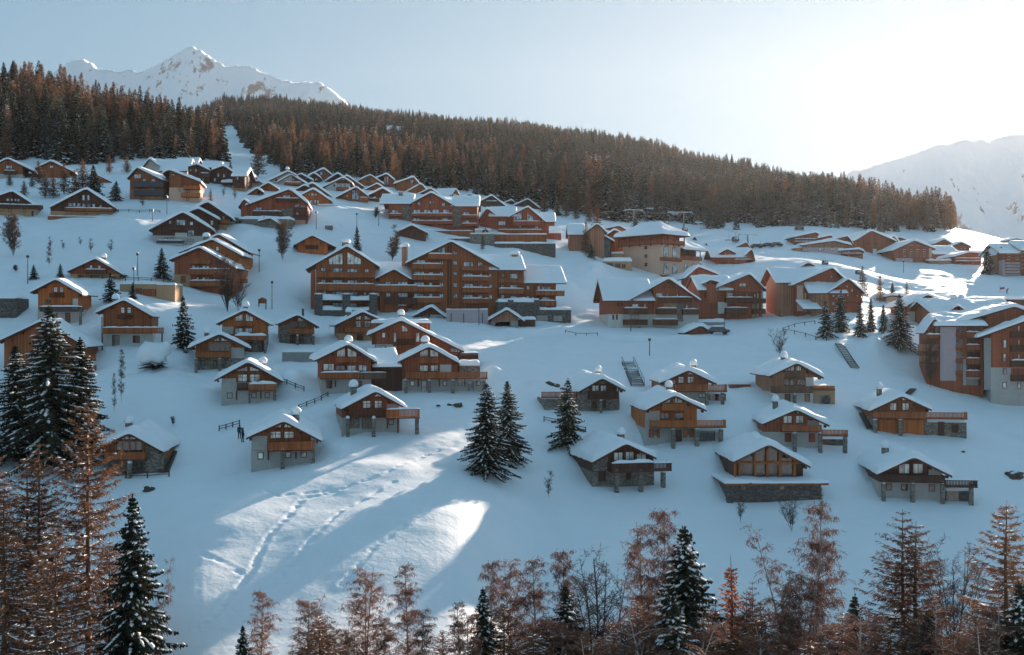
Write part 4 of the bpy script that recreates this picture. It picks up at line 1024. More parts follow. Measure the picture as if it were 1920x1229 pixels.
b = far('tall orange-brown house with black metal balcony rails on two floors, sunlit side', 'A3', 250, 530, (100, 292, 205, 172, 470, 305), 132, 470, 535, D=11, up='wood_amber', lo='wood_tan', ys=420, pane=G_, wins=((172, 262, 250, 308), (265, 310, 300, 338), (355, 310, 400, 345), (190, 355, 225, 400), (350, 410, 392, 440)), yaw=-4, t=.45)
b.bal(172, 480, 340, 392, p=1.2, mat='metal_dark').bal(172, 485, 430, 482, p=1.2, mat='metal_dark').panel((325, 350, 345, 535, 'wood_tan'))
b = far('sunlit orange-tan house with pale plaster foot and two corner balconies, next to the black-railed one', 'A3', 700, 550, (470, 238, 535, 195, 880, 330), 545, 862, 550, D=11, up='wood_amber', lo='plaster_pink', ys=405, wins=((560, 260, 600, 280), (640, 410, 662, 445), (715, 430, 760, 455), (720, 515, 750, 540)), t=.45)
b.bal(690, 870, 380, 420, p=1.3, mat='wood_orange').bal(670, 870, 455, 500, p=1.3, mat='wood_orange')
b = Bld('house', 'grey-white house with long snow roof slope behind the black-railed one', 'house', 'A3', 350, 250, group=VG, near=False, up='plaster_grey')
b.gable((255, 182, 335, 82, 420, 150), 275, 440, 250, D=10, t=.4).eave(330, 748, 215, 100, 400, 730, 260, D=9, v=1, ov=.8, up='plaster_pink', t=.5).win((445, 192, 510, 228), v=1, pane=G_)
b = far('dark brown gabled house joined at a snowy valley to its twin, top row', 'A3', 850, 350, (738, 172, 832, 140, 965, 208), 742, 960, 350, D=10, up='wood_dark', wins=((760, 205, 778, 235), (815, 205, 832, 240), (890, 300, 905, 340)), pane=G_, bals=((870, 965, 250, 285, 'wood_dark'),))
b = Bld('house', 'snow roof slope and dark gable at the top row, first from the forest', 'house', 'A3', 660, 200, group=VG, near=False, up='wood_dark')
b.eave(580, 830, 170, 92, 600, 800, 220, D=8, t=.5)
b = far('dark brown gabled house with two pairs of narrow windows and small snow porch', 'A3', 1095, 370, (985, 205, 1112, 158, 1232, 240), 975, 1222, 370, D=10, up='wood_dark', wins=((1045, 252, 1070, 292), (1105, 258, 1130, 298), (1010, 300, 1035, 340)), pane=G_)
b.eave(880, 1100, 180, 125, 900, 1080, 230, D=6, v=10)
b.roofbox(1090, 1245, 330, -4, -.3, snow=.6, name='porch_roof').panel((1000, 365, 1230, 440, 'plaster_pink'), v=-.3)
b = Bld('house', 'brown house with thick rounded snow on its roof, end of the top row', 'house', 'A3', 1280, 440, group=VG, near=False, up='wood_dark', lo='plaster_tan')
b.eave(1195, 1360, 268, 190, 1205, 1335, 430, D=9, ys=385, t=.6).win((1250, 280, 1270, 325), (1350, 370, 1360, 400), pane=G_).bal(1225, 1335, 355, 395, p=1.1, mat='wood_dark')
far('tiny chalet gable between the snow piste and the top row of dark houses', 'A3', 1430, 300, (1385, 278, 1418, 240, 1488, 302), 1392, 1478, 310, D=7, up='wood_brown')
b = Bld('house', 'low plaster house with double-humped snow roof beside the big red-brown lodge', 'house', 'A3', 1430, 400, group=VG, near=False, up='plaster_pink')
b.gable((1335, 345, 1480, 315, 1545, 358), 1345, 1520, 420, D=8, t=.5).eave(1330, 1420, 300, 270, 1335, 1415, 340, D=6, v=8)

b = far('nearly black chalet over a cream plaster base, above the red stepped block', 'A3', 670, 1005, (325, 828, 687, 635, 975, 808), 372, 962, 1010, D=11, ys=908, up='wood_dark', lo='plaster_grey', pane=G_, t=.5,
    wins=((538, 738, 572, 785), (618, 738, 714, 800), (758, 758, 796, 800), (738, 848, 806, 915), (490, 925, 590, 950), (730, 940, 800, 970)))
b.panel((605, 876, 732, 925, 'plaster_white')).bal(530, 822, 815, 840, p=.8, mat='wood_dark').bal(410, 690, 955, 985, p=1.5, mat='metal_dark', snow=True).boxp(410, 690, 985, 1060, -1.5, 0, mat='plaster_grey', snow=0)
b = far('dark chalet behind the nearly black one, glowing corner with tall window', 'A3', 950, 860, (728, 645, 850, 597, 1072, 722), 800, 1055, 880, D=9, up='wood_dark', lo='plaster_pink', ys=820, t=.5, wins=((975, 745, 1010, 800),))
b.bal(960, 1065, 795, 838, p=1.2, mat='wood_dark')
b = far('dark chalet highest of the staggered three, small corner balcony in the sun', 'A3', 1050, 850, (800, 605, 945, 528, 1198, 700), 900, 1140, 870, D=9, up='wood_dark', lo='plaster_tan', ys=790, t=.5, wins=((1100, 700, 1125, 740),))
b.bal(1080, 1175, 735, 778, p=1.2, mat='wood_brown')

b = far('large red-brown lodge with one long roof slope, corner balconies and orange-lit base', 'A4', 420, 775, (110, 572, 575, 398, 778, 560), 68, 762, 780, D=13, up='wood_red', t=.5, ys=None, pane=G_,
    wins=((505, 478, 582, 512), (220, 608, 282, 642), (408, 630, 452, 660), (628, 578, 676, 612), (694, 584, 738, 616), (640, 655, 672, 690)))
b.panel((490, 622, 610, 785, 'stone'), (614, 728, 742, 785, 'plaster_pink'), (68, 660, 112, 700, 'plaster_white')).bal(430, 672, 512, 548, p=1.3, mat='wood_dark', snow=True).bal(188, 500, 648, 690, p=1.2, mat='wood_dark', snow=True).bal(614, 766, 612, 650, p=1.3, mat='wood_dark').bal(610, 766, 688, 732, p=1.3, mat='wood_dark')  # pink panel paints the orange light on the lodge base
b.gable((35, 592, 95, 505, 165, 560), 65, 130, 640, D=4, v=-.5, t=.4)
b = Bld('stone_garage', 'low stone wall and garage with wavy snow top in front of the red-brown lodge', 'garage', 'A4', 300, 805, group=VG, near=False, up='stone')
b.boxp(0, 585, 715, 815, -1, 5, mat='stone', name='wall', snow=.5).gable((240, 742, 375, 705, 485, 778), 255, 470, 815, D=4, v=-2, up='stone', t=.4)
far('brown chalet with gable window, first of the crowded cluster from the piste', 'A4', 610, 388, (448, 332, 590, 250, 772, 362), 490, 735, 390, D=9, up='wood_brown', wins=((582, 295, 622, 330),), bals=((520, 700, 345, 372, 'wood_brown'),), pane=G_)
far('chalet with pale blank side wall behind the first of the cluster', 'A4', 440, 370, (330, 332, 560, 218, 650, 265), 368, 600, 365, D=9, up='plaster_grey', wins=((425, 310, 445, 335, D_),), chim=(553, 190, 225, 4))
far('dark chalet squeezed between two gables, snow on its balcony', 'A4', 740, 350, (655, 265, 690, 245, 825, 318), 682, 812, 352, D=8, up='wood_dark', wins=((740, 290, 770, 310, G_),))
far('dark chalet with blue-green edged roof line, back row of the cluster', 'A4', 930, 330, (760, 272, 932, 192, 1028, 265), 850, 1012, 335, D=9, up='wood_brown', wins=((895, 235, 925, 275, G_),))
far('small dark gable in front of the blue-green edged roof', 'A4', 840, 350, (765, 282, 828, 235, 905, 290), 790, 895, 350, D=7, up='wood_dark', wins=((840, 305, 870, 330, G_),))
far('brown chalet with wide roof just behind the white-walled glazed one', 'A4', 1020, 345, (918, 345, 1078, 240, 1240, 350), 955, 1100, 350, D=9, up='wood_dark')
b = far('white-walled chalet with glazed gable and red balcony in the cluster centre', 'A4', 1075, 440, (912, 390, 1140, 282, 1242, 352), 950, 1200, 440, D=8, up='plaster_white', pane=G_, wins=((1075, 370, 1120, 400), (1135, 372, 1188, 402), (1035, 370, 1052, 392, D_)))
b.panel((1065, 318, 1200, 362, 'wood_dark')).bal(1062, 1200, 400, 432, p=.9, mat='wood_red')
far('brown chalet whose long roof edge runs down behind the white-walled one', 'A4', 1290, 415, (1140, 285, 1176, 264, 1352, 382), 1180, 1340, 415, D=8, up='wood_brown')
far('small roof peak with round snow chimney at the back edge of the cluster', 'A4', 1190, 250, (1108, 250, 1190, 205, 1240, 238), 1130, 1222, 270, D=7, up='wood_brown', chim=(1160, 235, 260, 3))
far('sunlit orange-brown chalet with dark loggia below the forest edge', 'A4', 1430, 392, (1288, 322, 1420, 256, 1566, 358), 1312, 1552, 395, D=9, up='wood_orange', wins=((1375, 300, 1420, 340, D_),), panels=((1372, 350, 1440, 385, 'wood_grey'),))
far('red-brown chalet with tall cross-barred gable window, last of the back row', 'A4', 1620, 400, (1472, 298, 1592, 245, 1682, 318), 1560, 1672, 402, D=10, up='wood_red', wins=((1568, 292, 1585, 370), (1592, 285, 1612, 375)), pane=G_)
far('brown chalet with big four-part window and long snow roof, front row of the cluster', 'A4', 1240, 552, (1058, 495, 1272, 382, 1398, 478), 1092, 1392, 555, D=9, up='wood_brown', wins=((1228, 432, 1262, 530), (1266, 432, 1300, 532), (1168, 478, 1190, 502)), pane=G_, ys=545, bals=((1305, 1400, 505, 540, 'wood_brown'),))
far('small brown chalet peak behind the front-row big-window chalet', 'A4', 1460, 440, (1350, 420, 1492, 348, 1570, 400), 1375, 1540, 440, D=8, up='wood_brown')
far('black-walled chalet with tall side windows at the end of the front row', 'A4', 1530, 565, (1385, 478, 1552, 392, 1662, 462), 1402, 1642, 565, D=9, up='wood_dark', wins=((1510, 508, 1530, 555, G_), (1450, 495, 1480, 520, C_)), bals=((1405, 1500, 515, 545, 'wood_dark'),))
b = far('glowing orange chalet with white-curtained windows and timber braces at the middle of the village top', 'C6', 430, 680, (185, 515, 380, 415, 648, 595), 205, 632, 685, D=8, up='wood_orange', wins=((302, 500, 335, 545), (345, 498, 388, 545), (398, 505, 440, 548), (322, 600, 372, 668), (380, 600, 425, 668), (432, 605, 470, 668)))
b.bar([(290, 580, 560, 590), (478, 510, 478, 680), (478, 520, 600, 650), (560, 500, 500, 660)], v=-.4, w=.25, mat='wood_orange').boxp(450, 750, 665, 705, -2, 0, mat='plaster_pink', snow=.2)
far('dark chalet roof just behind the glowing orange chalet', 'A4', 730, 440, (640, 412, 732, 362, 815, 405), 655, 800, 460, D=8, up='wood_dark')
far('dark grey chalet with long snowy roof edge beside the glowing orange chalet', 'A4', 940, 490, (772, 362, 818, 340, 1026, 490), 800, 1010, 545, D=8, up='wood_grey', wins=((965, 455, 985, 480, G_),))
far('brown chalet with humped snow roof behind the lodge, beside its chimney', 'A4', 350, 440, (245, 400, 352, 335, 468, 412), 262, 455, 450, D=9, up='wood_brown')
far('small low chalet roof running toward the piste behind the lodge', 'A4', 190, 480, (118, 470, 235, 392, 300, 440), 140, 240, 490, D=7, up='wood_brown')
# hotel with two eave wings and middle gable
b = Bld('hotel', 'wide red-brown hotel with central gable, stone strips and rows of snowy balconies', 'hotel', 'A5', 520, 600, group=VG, near=False, up='wood_red', lo='wood_brown')
b.eave(55, 360, 385, 305, 135, 345, 600, D=12, v=.8, ov=1.0).eave(700, 955, 408, 325, 712, 938, 600, D=12, v=.8, ov=1.0)
b.gable((318, 388, 522, 278, 738, 405), 342, 716, 600, D=13, t=.45)
b.panel((262, 402, 342, 600, 'stone'), v=.8).panel((717, 418, 788, 600, 'stone'), v=.8)
b.win(*[(x, 448, x + 60, 480) for x in (362, 455, 532, 625)], *[(x, 524, x + 60, 552) for x in (360, 620)], (505, 370, 520, 396), (532, 372, 547, 398), (400, 378, 425, 410), (618, 386, 645, 422), (440, 595, 500, 628), pane=G_)
b.win((168, 450, 224, 480), (168, 524, 224, 552), (808, 470, 864, 500), (808, 545, 864, 575), v=.8, pane=G_)
for y in (482, 548): b.bal(345, 714, y, y + 26, p=1.2, mat='wood_red', snow=True)
for y in (490, 565): b.bal(795, 935, y + 8, y + 30, p=1.2, v=.8, mat='wood_red', snow=True).bal(140, 260, y - 5, y + 18, p=1.2, v=.8, mat='wood_red', snow=True)
b.bal(135, 900, 640, 690, p=6.0, mat='wood_brown', snow=True, solid=True)
b.chim(248, 300, 345, v=5, w=1.2, cap=False)
b = Bld('hotel', 'red-brown hotel with broad snowy valley roof, sunlit snow wing and brick-coloured terrace fence', 'hotel', 'A5', 1350, 690, group=VG, near=False, up='wood_red', lo='wood_brown')
b.gable((935, 545, 1022, 420, 1120, 500), 958, 1118, 690, D=10, v=.8, t=.4).eave(1040, 1290, 500, 420, 1116, 1240, 690, D=11, v=.6, ov=.8)
b.gable((1212, 505, 1392, 408, 1552, 545), 1235, 1520, 690, D=12, t=.45).eave(1500, 1642, 548, 470, 1500, 1580, 690, D=10, v=1.2, ov=.6)
b.gwin((1262, 538, 1262, 505, 1335, 468, 1335, 538), (1385, 545, 1385, 480, 1440, 515, 1440, 545), pane=G_, n=3).win((1125, 552, 1190, 590), v=.6, pane=G_).win((1305, 575, 1335, 612), (1455, 585, 1485, 622), (1140, 632, 1180, 662), (1455, 662, 1480, 696), (1375, 640, 1410, 662), pane=G_)
b.bal(1255, 1500, 552, 590, p=1.1, mat='wood_red', snow=True).bal(1120, 1520, 628, 655, p=1.1, mat='wood_brown', snow=True).boxp(1580, 1690, 640, 705, 1, 8, mat='wood_red', name='side_wing', snow=.8)
b = Bld('terrace_wall', 'stone retaining wall with snow ledge and brown board fence below the red-brown hotel terrace', 'wall', 'A5', 1300, 800, group=VG, near=False)
b.boxp(1090, 1640, 745, 812, 0, 3, mat='stone_dark', name='wall', snow=.3).boxp(1090, 1560, 665, 745, 3.2, 3.6, mat='wood_brown', name='board_fence', snow=.2).boxp(870, 1090, 660, 790, 1, 3, mat='stone', name='wall', snow=.2)
b.boxp(480, 870, 700, 740, 2, 4, mat='stone_dark', name='wall', snow=.3)
b = Bld('sign_board', 'white panel with dark round fir-tree emblem in front of the two red-brown hotels', 'sign', 'A5', 985, 718, group=None, near=False)
b.boxp(916, 1056, 622, 718, 0, .4, mat='plaster_white', name='board', snow=.25, drop=2)
u, z = b.L(1008, 655, 0); ms = MB().mat('wood_dark')
ms.prism([(u + .95 * math.cos(a) , z + .95 * math.sin(a)) for a in [i * math.pi / 10 for i in range(20)]], -.05, .02)
ms.mat('plaster_white').prism([(u - .55, z - .4), (u + .55, z - .4), (u, z + .6)], -.08, -.04).mat('wood_dark').prism([(u - .28, z - .38), (u + .28, z - .38), (u, z + .2)], -.1, -.07)
ms.mat('wood_dark').prism([(u - .3, z + .85), (u + .3, z + .85), (u, z + 1.4)], -.05, .02)
ms.build('emblem', b.root)
b = far('open timber shelter with snow roof on posts below the wide hotel', 'A5', 345, 712, (203, 642, 346, 572, 490, 648), 225, 470, 655, name='timber_shelter', cat='shelter', D=6, up='wood_dark')
b.bar([(222, 650, 222, 725), (338, 655, 338, 725), (465, 655, 465, 725)], v=0, w=.3, d=.3, mat='wood_brown', name='post').panel((228, 662, 460, 718, 'wood_dark'), v=5, name='back_wall')
far('brown barn-like chalet with timber-framed gable between the two red-brown hotels', 'A5', 1060, 440, (955, 368, 1065, 308, 1208, 418), 960, 1190, 450, D=12, up='wood_grey', bals=((1015, 1120, 372, 400, 'wood_dark'),))
far('dark chalet with high snowy roof behind the smaller red-brown hotel', 'A5', 1390, 430, (1205, 430, 1392, 342, 1528, 450), 1270, 1500, 460, D=11, up='wood_dark')
far('brown house with cliff-like side wall at the forest foot above the hotel', 'A5', 300, 285, (182, 208, 362, 142, 418, 210), 208, 405, 290, D=9, up='wood_brown', wins=((330, 182, 360, 225, G_),))
far('brown roof peak sloping toward the hotel from behind', 'A5', 370, 300, (255, 302, 432, 205, 478, 258), 290, 460, 310, D=8, up='wood_brown')
far('flat-ridged brown roof peak directly over the hotel centre', 'A5', 490, 320, (370, 315, 515, 245, 615, 320), 400, 600, 330, D=8, up='wood_brown')
b = Bld('chalet', 'small orange-gabled chalet with broad blue-shaded snow roof beside larches, above the hotel', 'chalet', 'A5', 690, 320, group=VG, near=False, up='wood_orange')
b.eave(565, 745, 308, 258, 600, 740, 325, D=8).gable((705, 312, 745, 248, 785, 325), 715, 775, 325, D=6, v=-1, t=.35)
far('little roof with two small dormers behind the barn-like chalet', 'A5', 870, 330, (815, 325, 868, 298, 925, 322), 825, 915, 335, D=7, up='wood_brown')
far('little snowy roof tucked behind the barn-like chalet by the larches', 'A5', 1145, 355, (1090, 325, 1120, 315, 1190, 362), 1100, 1180, 375, D=7, up='wood_brown')
far('low snow-buried roof between the barn-like chalet and the high-roofed dark one', 'A5', 1230, 400, (1165, 385, 1245, 352, 1275, 375), 1180, 1265, 400, D=7, up='wood_dark')

# ======== around the hip-roofed hall
b = Bld('chalet', 'orange-plank house with sunlit gable and tan eaves at the foot of the larches', 'chalet', 'C2', 720, 1000, group=VG, near=False, up='wood_tan')
b.gable((440, 430, 735, 205, 975, 430), 470, 900, 900, D=12, t=.35).eave(60, 470, 470, 250, 100, 470, 620, D=10, v=3, up='wood_tan', t=.4)
b = Bld('chalet', 'tower-like house with tall dark glass bay and grey posts next to the hip-roofed hall', 'chalet', 'C2', 920, 1030, group=VG, near=False, up='wood_dark')
b.gable((725, 560, 860, 470, 1130, 625), 800, 1060, 1030, D=8, t=.35).panel((825, 600, 1010, 1020, 'pane_dark'), name='glass_bay')
b.gable((975, 460, 1135, 350, 1420, 495), 1010, 1370, 880, D=9, v=5, up='wood_orange', t=.35).boxp(1030, 1340, 900, 1030, 1, 5, mat='plaster_tan', snow=.4)
far('small chalet roof behind the tower-like house, one snow hump', 'C2', 1180, 420, (860, 350, 1240, 260, 1400, 355), 940, 1370, 430, D=8, up='wood_orange')
b = Bld('garage', 'low tan garage row with snow top beside the hip-roofed hall', 'garage', 'A6', 400, 690, group=VG, near=False, up='plaster_tan')
b.boxp(240, 492, 600, 680, 0, 6, mat='plaster_tan', name='wall', snow=.6).panel((270, 632, 330, 668, 'wood_grey'), (345, 636, 395, 672, 'wood_grey'), (405, 642, 440, 676, 'wood_grey'))

def hall():
    b = Bld('hall', 'tall pink plaster hall with arched windows, timber gallery and broad hipped snow roof', 'hall', 'A6', 757, 745, group=VG, near=True, up='plaster_pink', yaw=44)
    W_ = b.L(925, 745)[0]; zt = b.L(757, 462)[1]; zR = b.L(757, 368)[1] - .3
    Dp = 14.0
    # depth so that the left face reaches its left edge in the picture
    for k in range(60):
        p = b.O + b.uy * Dp; x = 960 + F * p.x / p.y
        if x < 1080 + 492 / 4.7275: break
        Dp += .3
    MB().mat('plaster_pink').box(0, W_, 0, Dp, -6, zt).build('wall', b.root)
    MB().mat('wood_brown').box(.4, W_ - .4, .4, Dp - .4, zt + .002, zR + 1.2).build('gallery_wall', b.root)
    g = MB().mat('wood_trim').box(-.9, W_ + .9, -.9, Dp + .9, zt - .02, zt + .16)
    g.mat('wood_red').box(-.9, W_ + .9, -.9, -.82, zt + .16, zt + 1.2).box(-.9, -.82, -.8, Dp + .9, zt + .16, zt + 1.2).box(W_ + .82, W_ + .9, -.8, Dp + .9, zt + .16, zt + 1.2)
    g.build('gallery', b.root)
    for i in range(5):
        MB().mat('wood_trim').box(-.95, -.7, -.9 + (Dp + 1.5) * i / 4, -.65 + (Dp + 1.5) * i / 4, zt - .5, zR).build('gallery_post', b.root)
        if i: MB().mat('wood_trim').box(-.9 + (W_ + 1.5) * i / 4, -.65 + (W_ + 1.5) * i / 4, -.95, -.7, zt - .5, zR).build('gallery_post', b.root)
    # hipped roof with snow
    o_ = 2.0; rise = 3.6
    def prof2(u, v):
        return zR + rise * min(min(u + o_, W_ + o_ - u) / ((W_ + 2 * o_) / 2), min(v + o_, Dp + o_ - v) / ((W_ + 2 * o_) / 2))
    w2 = (W_ + 2 * o_) / 2
    rf = MB().mat('wood_trim'); rf.add([(-o_, -o_, zR - .3), (W_ + o_, -o_, zR - .3), (W_ + o_, Dp + o_, zR - .3), (-o_, Dp + o_, zR - .3), (-o_, -o_, zR), (W_ + o_, -o_, zR), (W_ + o_, Dp + o_, zR), (-o_, Dp + o_, zR), (W_ / 2, -o_ + w2, zR + rise), (W_ / 2, Dp + o_ - w2, zR + rise)],
        [(0, 1, 2, 3)[::-1], (0, 1, 5, 4), (1, 2, 6, 5), (2, 3, 7, 6), (3, 0, 4, 7), (4, 5, 8), (5, 6, 9, 8), (6, 7, 9), (7, 4, 8, 9)])
    ro = rf.build('roof', b.root)
    n = 40; us = np.linspace(-o_ - .1, W_ + o_ + .1, n); vs = np.linspace(-o_ - .1, Dp + o_ + .1, n)
    Ug, Vg = np.meshgrid(us, vs, indexing='ij')
    Z = np.vectorize(prof2)(np.clip(Ug, -o_, W_ + o_), np.clip(Vg, -o_, Dp + o_))
    d = np.minimum(np.minimum(Ug - us[0], us[-1] - Ug), np.minimum(Vg - vs[0], vs[-1] - Vg))
    Z = Z + .75 * edgeprof(d, .9) * (1 + .4 * fbm(Ug / 3, Vg / 3, 3, 4)) - .05
    idx = np.arange(n * n).reshape(n, n)
    me = mesh_np('roof_snow', np.stack([Ug, Vg, Z], -1).reshape(-1, 3), np.stack([idx[:-1, :-1], idx[1:, :-1], idx[1:, 1:], idx[:-1, 1:]], -1).reshape(-1, 4), ['snow_roof'], smooth=True)
    link(bpy.data.objects.new('roof_snow', me), ro)
    def arch(x0, y0, x1, y1, v=0):
        u0, z1 = b.L(x0, y0, v); u1, z0 = b.L(x1, y1, v); r = (u1 - u0) / 2; c = (u0 + u1) / 2
        pts = [(u0, z0), (u1, z0)] + [(c + r * math.cos(a), z1 - r + r * math.sin(a)) for a in [math.pi * i / 8 for i in range(9)]]
        f = MB().mat('wood_trim').prism([(c + (p[0] - c) * 1.18, (z0 + z1) / 2 + (p[1] - (z0 + z1) / 2) * 1.06) for p in pts], v - .06, v + .01)
        fo = f.build('arched_window', b.root); g = MB().mat('pane_glass_sky').prism(pts, v - .09, v - .05)
        g.mat('wood_trim').box(c - .05, c + .05, v - .11, v - .085, z0, z1); g.box(u0, u1, v - .11, v - .085, z0 + (z1 - z0) * .6, z0 + (z1 - z0) * .6 + .08)
        g.build('pane', fo)
    for r in ((778, 475, 816, 575), (856, 485, 894, 582), (778, 632, 816, 728), (856, 640, 894, 734)): arch(*r)
    b.bal(768, 940, 578, 615, p=1.0, solid=True, mat='wood_red').bal(768, 960, 738, 768, p=1.0, solid=True, mat='wood_red')
    # small windows on the long blank side
    f = MB().mat('wood_trim')
    for y in (485, 562, 637, 715):
        z = b.L(757, y)[1]; vv = Dp * .36
        o2 = MB().mat('wood_trim').box(-.07, .01, vv, vv + .9, z - .5, z + .45).build('window', b.root)
        MB().mat('pane_dark').box(-.09, -.05, vv + .12, vv + .78, z - .38, z + .33).build('pane', o2)
    # lower wing with verandah
    u0 = W_; u1 = W_ + 9.5; zE = b.L(925, 515)[1]; zF = b.L(925, 600)[1]
    MB().mat('plaster_pink').box(u0 + .01, u1, .2, 9, -6, zF).build('wing_wall', b.root)
    MB().mat('wood_dark').box(u0 + .01, u1, 1.6, 9, zF + .003, zE + .6).build('verandah_wall', b.root)
    MB().mat('wood_red').box(u0, u1 + .2, -.4, -.3, zF, zF + 1.1).mat('wood_trim').box(u0, u1 + .2, -.3, 1.6, zF + .005, zF + .12).build('verandah', b.root)
    for i in range(4): MB().mat('wood_trim').box(u0 + .6 + i * 2.8, u0 + .8 + i * 2.8, -.28, -.08, zF + .12, zE).build('verandah_post', b.root)
    pr = lambda c: zE + .2 + (c + 1.2) * .45
    o3 = MB().mat('wood_trim').prism([(-1.2, pr(-1.2)), (7, pr(7)), (7, pr(7) - .3), (-1.2, pr(-1.2) - .3)][::-1], u0, u1 + 1.5, 'x').build('wing_roof', b.root)
    roof_snow(pr, -1.2, 7, u0, u1 + 1.5, .55, 'x', 7, True, 'roof_snow', o3)
    for k in range(3): arch(960 + k * 68, 632 + 3 * k, 992 + k * 62, 735, v=.2)
    return b
hall()
# two dark red blocks below the hall
b = near('apartment_house', 'dark red-brown apartment house with cream base, wide roof slope and deep panelled balconies', 'A6', 690, 1205, yaw=4, cat='apartment house', up='wood_red', lo='plaster_white')
b.eave(243, 700, 950, 760, 288, 700, 1190, D=13, v=.6, ov=.8, ys=1085).gable((478, 938, 822, 748, 1105, 945), 688, 1085, 1200, D=13, t=.45, ys=1085)
b.win((495, 992, 554, 1022), (602, 990, 622, 1024), (485, 1090, 556, 1130, D_), v=.6, pane=C_).panel((322, 1088, 338, 1134, 'wood_dark'), (354, 1088, 370, 1134, 'wood_dark'), (365, 985, 380, 1015, 'wood_dark'), (400, 985, 415, 1015, 'wood_dark'), v=.55)
b.win((704, 896, 768, 936), (800, 900, 815, 936), (890, 904, 905, 938), (970, 1000, 1000, 1038)).bal(425, 636, 1030, 1080, p=1.2, v=.6, solid=True, mat='wood_trim', snow=True).bal(425, 636, 1132, 1176, p=1.2, v=.6, solid=True, mat='wood_trim')
b.bal(730, 1030, 935, 975, p=1.2, solid=True, mat='wood_trim', snow=True).bal(718, 895, 1032, 1082, p=1.2, solid=True, mat='wood_trim', snow=True).bal(950, 1090, 1040, 1082, p=1.2, solid=True, mat='wood_trim', snow=True).bal(690, 905, 1130, 1178, p=1.2, solid=True, mat='wood_trim', snow=True)
b.panel((895, 990, 950, 1150, 'stone'), (775, 988, 895, 1030, 'plaster_tan')).door((550, 1200, 580, 1228), v=.55, mat='wood_red').chim(465, 825, 880, v=5, w=.7, mat='metal_dark')
b.bar([(760, 850, 880, 850), (820, 800, 760, 860), (820, 800, 880, 860)], v=-.3, mat='wood_trim')
b = near('apartment_house', 'dark red-brown apartment house with tower-like small gable behind and snowy bushes at its foot', 'A6', 1400, 1130, yaw=4, cat='apartment house', up='wood_red', lo='wood_red')
b.eave(1082, 1420, 858, 730, 1090, 1330, 1120, D=12, v=.6, ov=.8).gable((1240, 835, 1540, 708, 1692, 858), 1325, 1655, 1130, D=12, t=.45)
b.gable((1145, 795, 1190, 765, 1268, 790), 1160, 1245, 860, D=4, v=-.6, t=.3)
b.panel((1258, 978, 1338, 1080, 'plaster_white'), (1560, 980, 1590, 1130, 'plaster_tan'), (1140, 895, 1152, 942, 'wood_dark'), (1178, 895, 1190, 942, 'wood_dark'), v=.0)
b.win((1445, 808, 1508, 842), (1340, 896, 1392, 936), (1508, 898, 1522, 934), (1575, 902, 1595, 936), (1575, 998, 1595, 1032)).bal(1408, 1640, 845, 885, p=1.1, solid=True, mat='wood_red').bal(1330, 1568, 936, 978, p=1.2, solid=True, mat='wood_trim', snow=True).bal(1568, 1684, 945, 985, p=1.2, solid=True, mat='wood_trim').bal(1328, 1525, 1028, 1082, p=1.2, solid=True, mat='wood_trim', snow=True).bal(1568, 1682, 1036, 1078, p=1.2, solid=True, mat='wood_trim')
b.bar([(1650, 870, 1650, 1140), (1610, 880, 1610, 1140)], v=-.6, w=.3, mat='plaster_grey', name='balcony_post')
b = far('narrow red-brown house with windowless gable behind the two dark red apartment houses', 'A6', 1080, 900, (965, 752, 1085, 648, 1268, 722), 998, 1230, 905, D=10, up='wood_red')
far('tiny snow-roofed hut with wooden gable standing below the two dark red apartment houses', 'A6', 1110, 1265, (955, 1232, 1112, 1160, 1208, 1228), 990, 1190, 1262, D=5, up='wood_red', name='hut', cat='hut', t=.5)
b = Bld('garage', 'low white garage strip with snow top between the dark red apartment houses', 'garage', 'A6', 1180, 1195, group=VG, near=False)
b.boxp(905, 1320, 1140, 1190, 1, 5, mat='concrete', name='wall', snow=.4)
b = Bld('house', 'red house with small twin-window dormer gable and shaded snow roof above the dark red blocks', 'house', 'C1', 1180, 690, group=VG, near=False, up='wood_red', lo='plaster_pink')
b.eave(920, 1400, 605, 505, 985, 1390, 690, D=11, t=.4).gable((1010, 560, 1100, 508, 1205, 560), 1025, 1185, 690, D=4, v=-.6, t=.35).win((1072, 572, 1092, 605), (1120, 572, 1140, 605), v=-.6)
b.bal(1180, 1380, 640, 680, p=1.2, mat='wood_red', snow=True).gable((1300, 585, 1385, 505, 1418, 640), 1325, 1410, 690, D=8, v=-1.2, t=.3)
b = Bld('house', 'far red house with snow roof and little end gable seen beyond the twin-window dormer', 'house', 'C1', 1150, 510, group=VG, near=False, up='wood_red')
b.eave(900, 1350, 500, 440, 920, 1340, 520, D=10, t=.4).gable((1180, 500, 1320, 435, 1362, 498), 1200, 1350, 520, D=6, v=-1, t=.3)
b = far('tiny red peaked gable beside the hipped roof of the hall', 'C1', 735, 425, (700, 415, 738, 365, 770, 425), 712, 762, 440, D=5, up='wood_red')
b = near('apartment_house', 'pinkish brown house of two overlapping snow roofs behind the row of spruces', 'A7', 500, 830, cat='apartment house', up='wood_red', lo='wood_red', yaw=0)
b.eave(60, 560, 590, 480, 100, 330, 790, D=14, v=5, ov=1, up='wood_tan').gable((175, 608, 485, 472, 600, 580), 210, 560, 800, D=12, v=3, t=.45)
b.eave(308, 600, 668, 560, 330, 560, 830, D=10, v=.3, ov=1, up='wood_tan').gable((440, 665, 605, 555, 728, 665), 462, 700, 830, D=11, t=.45)
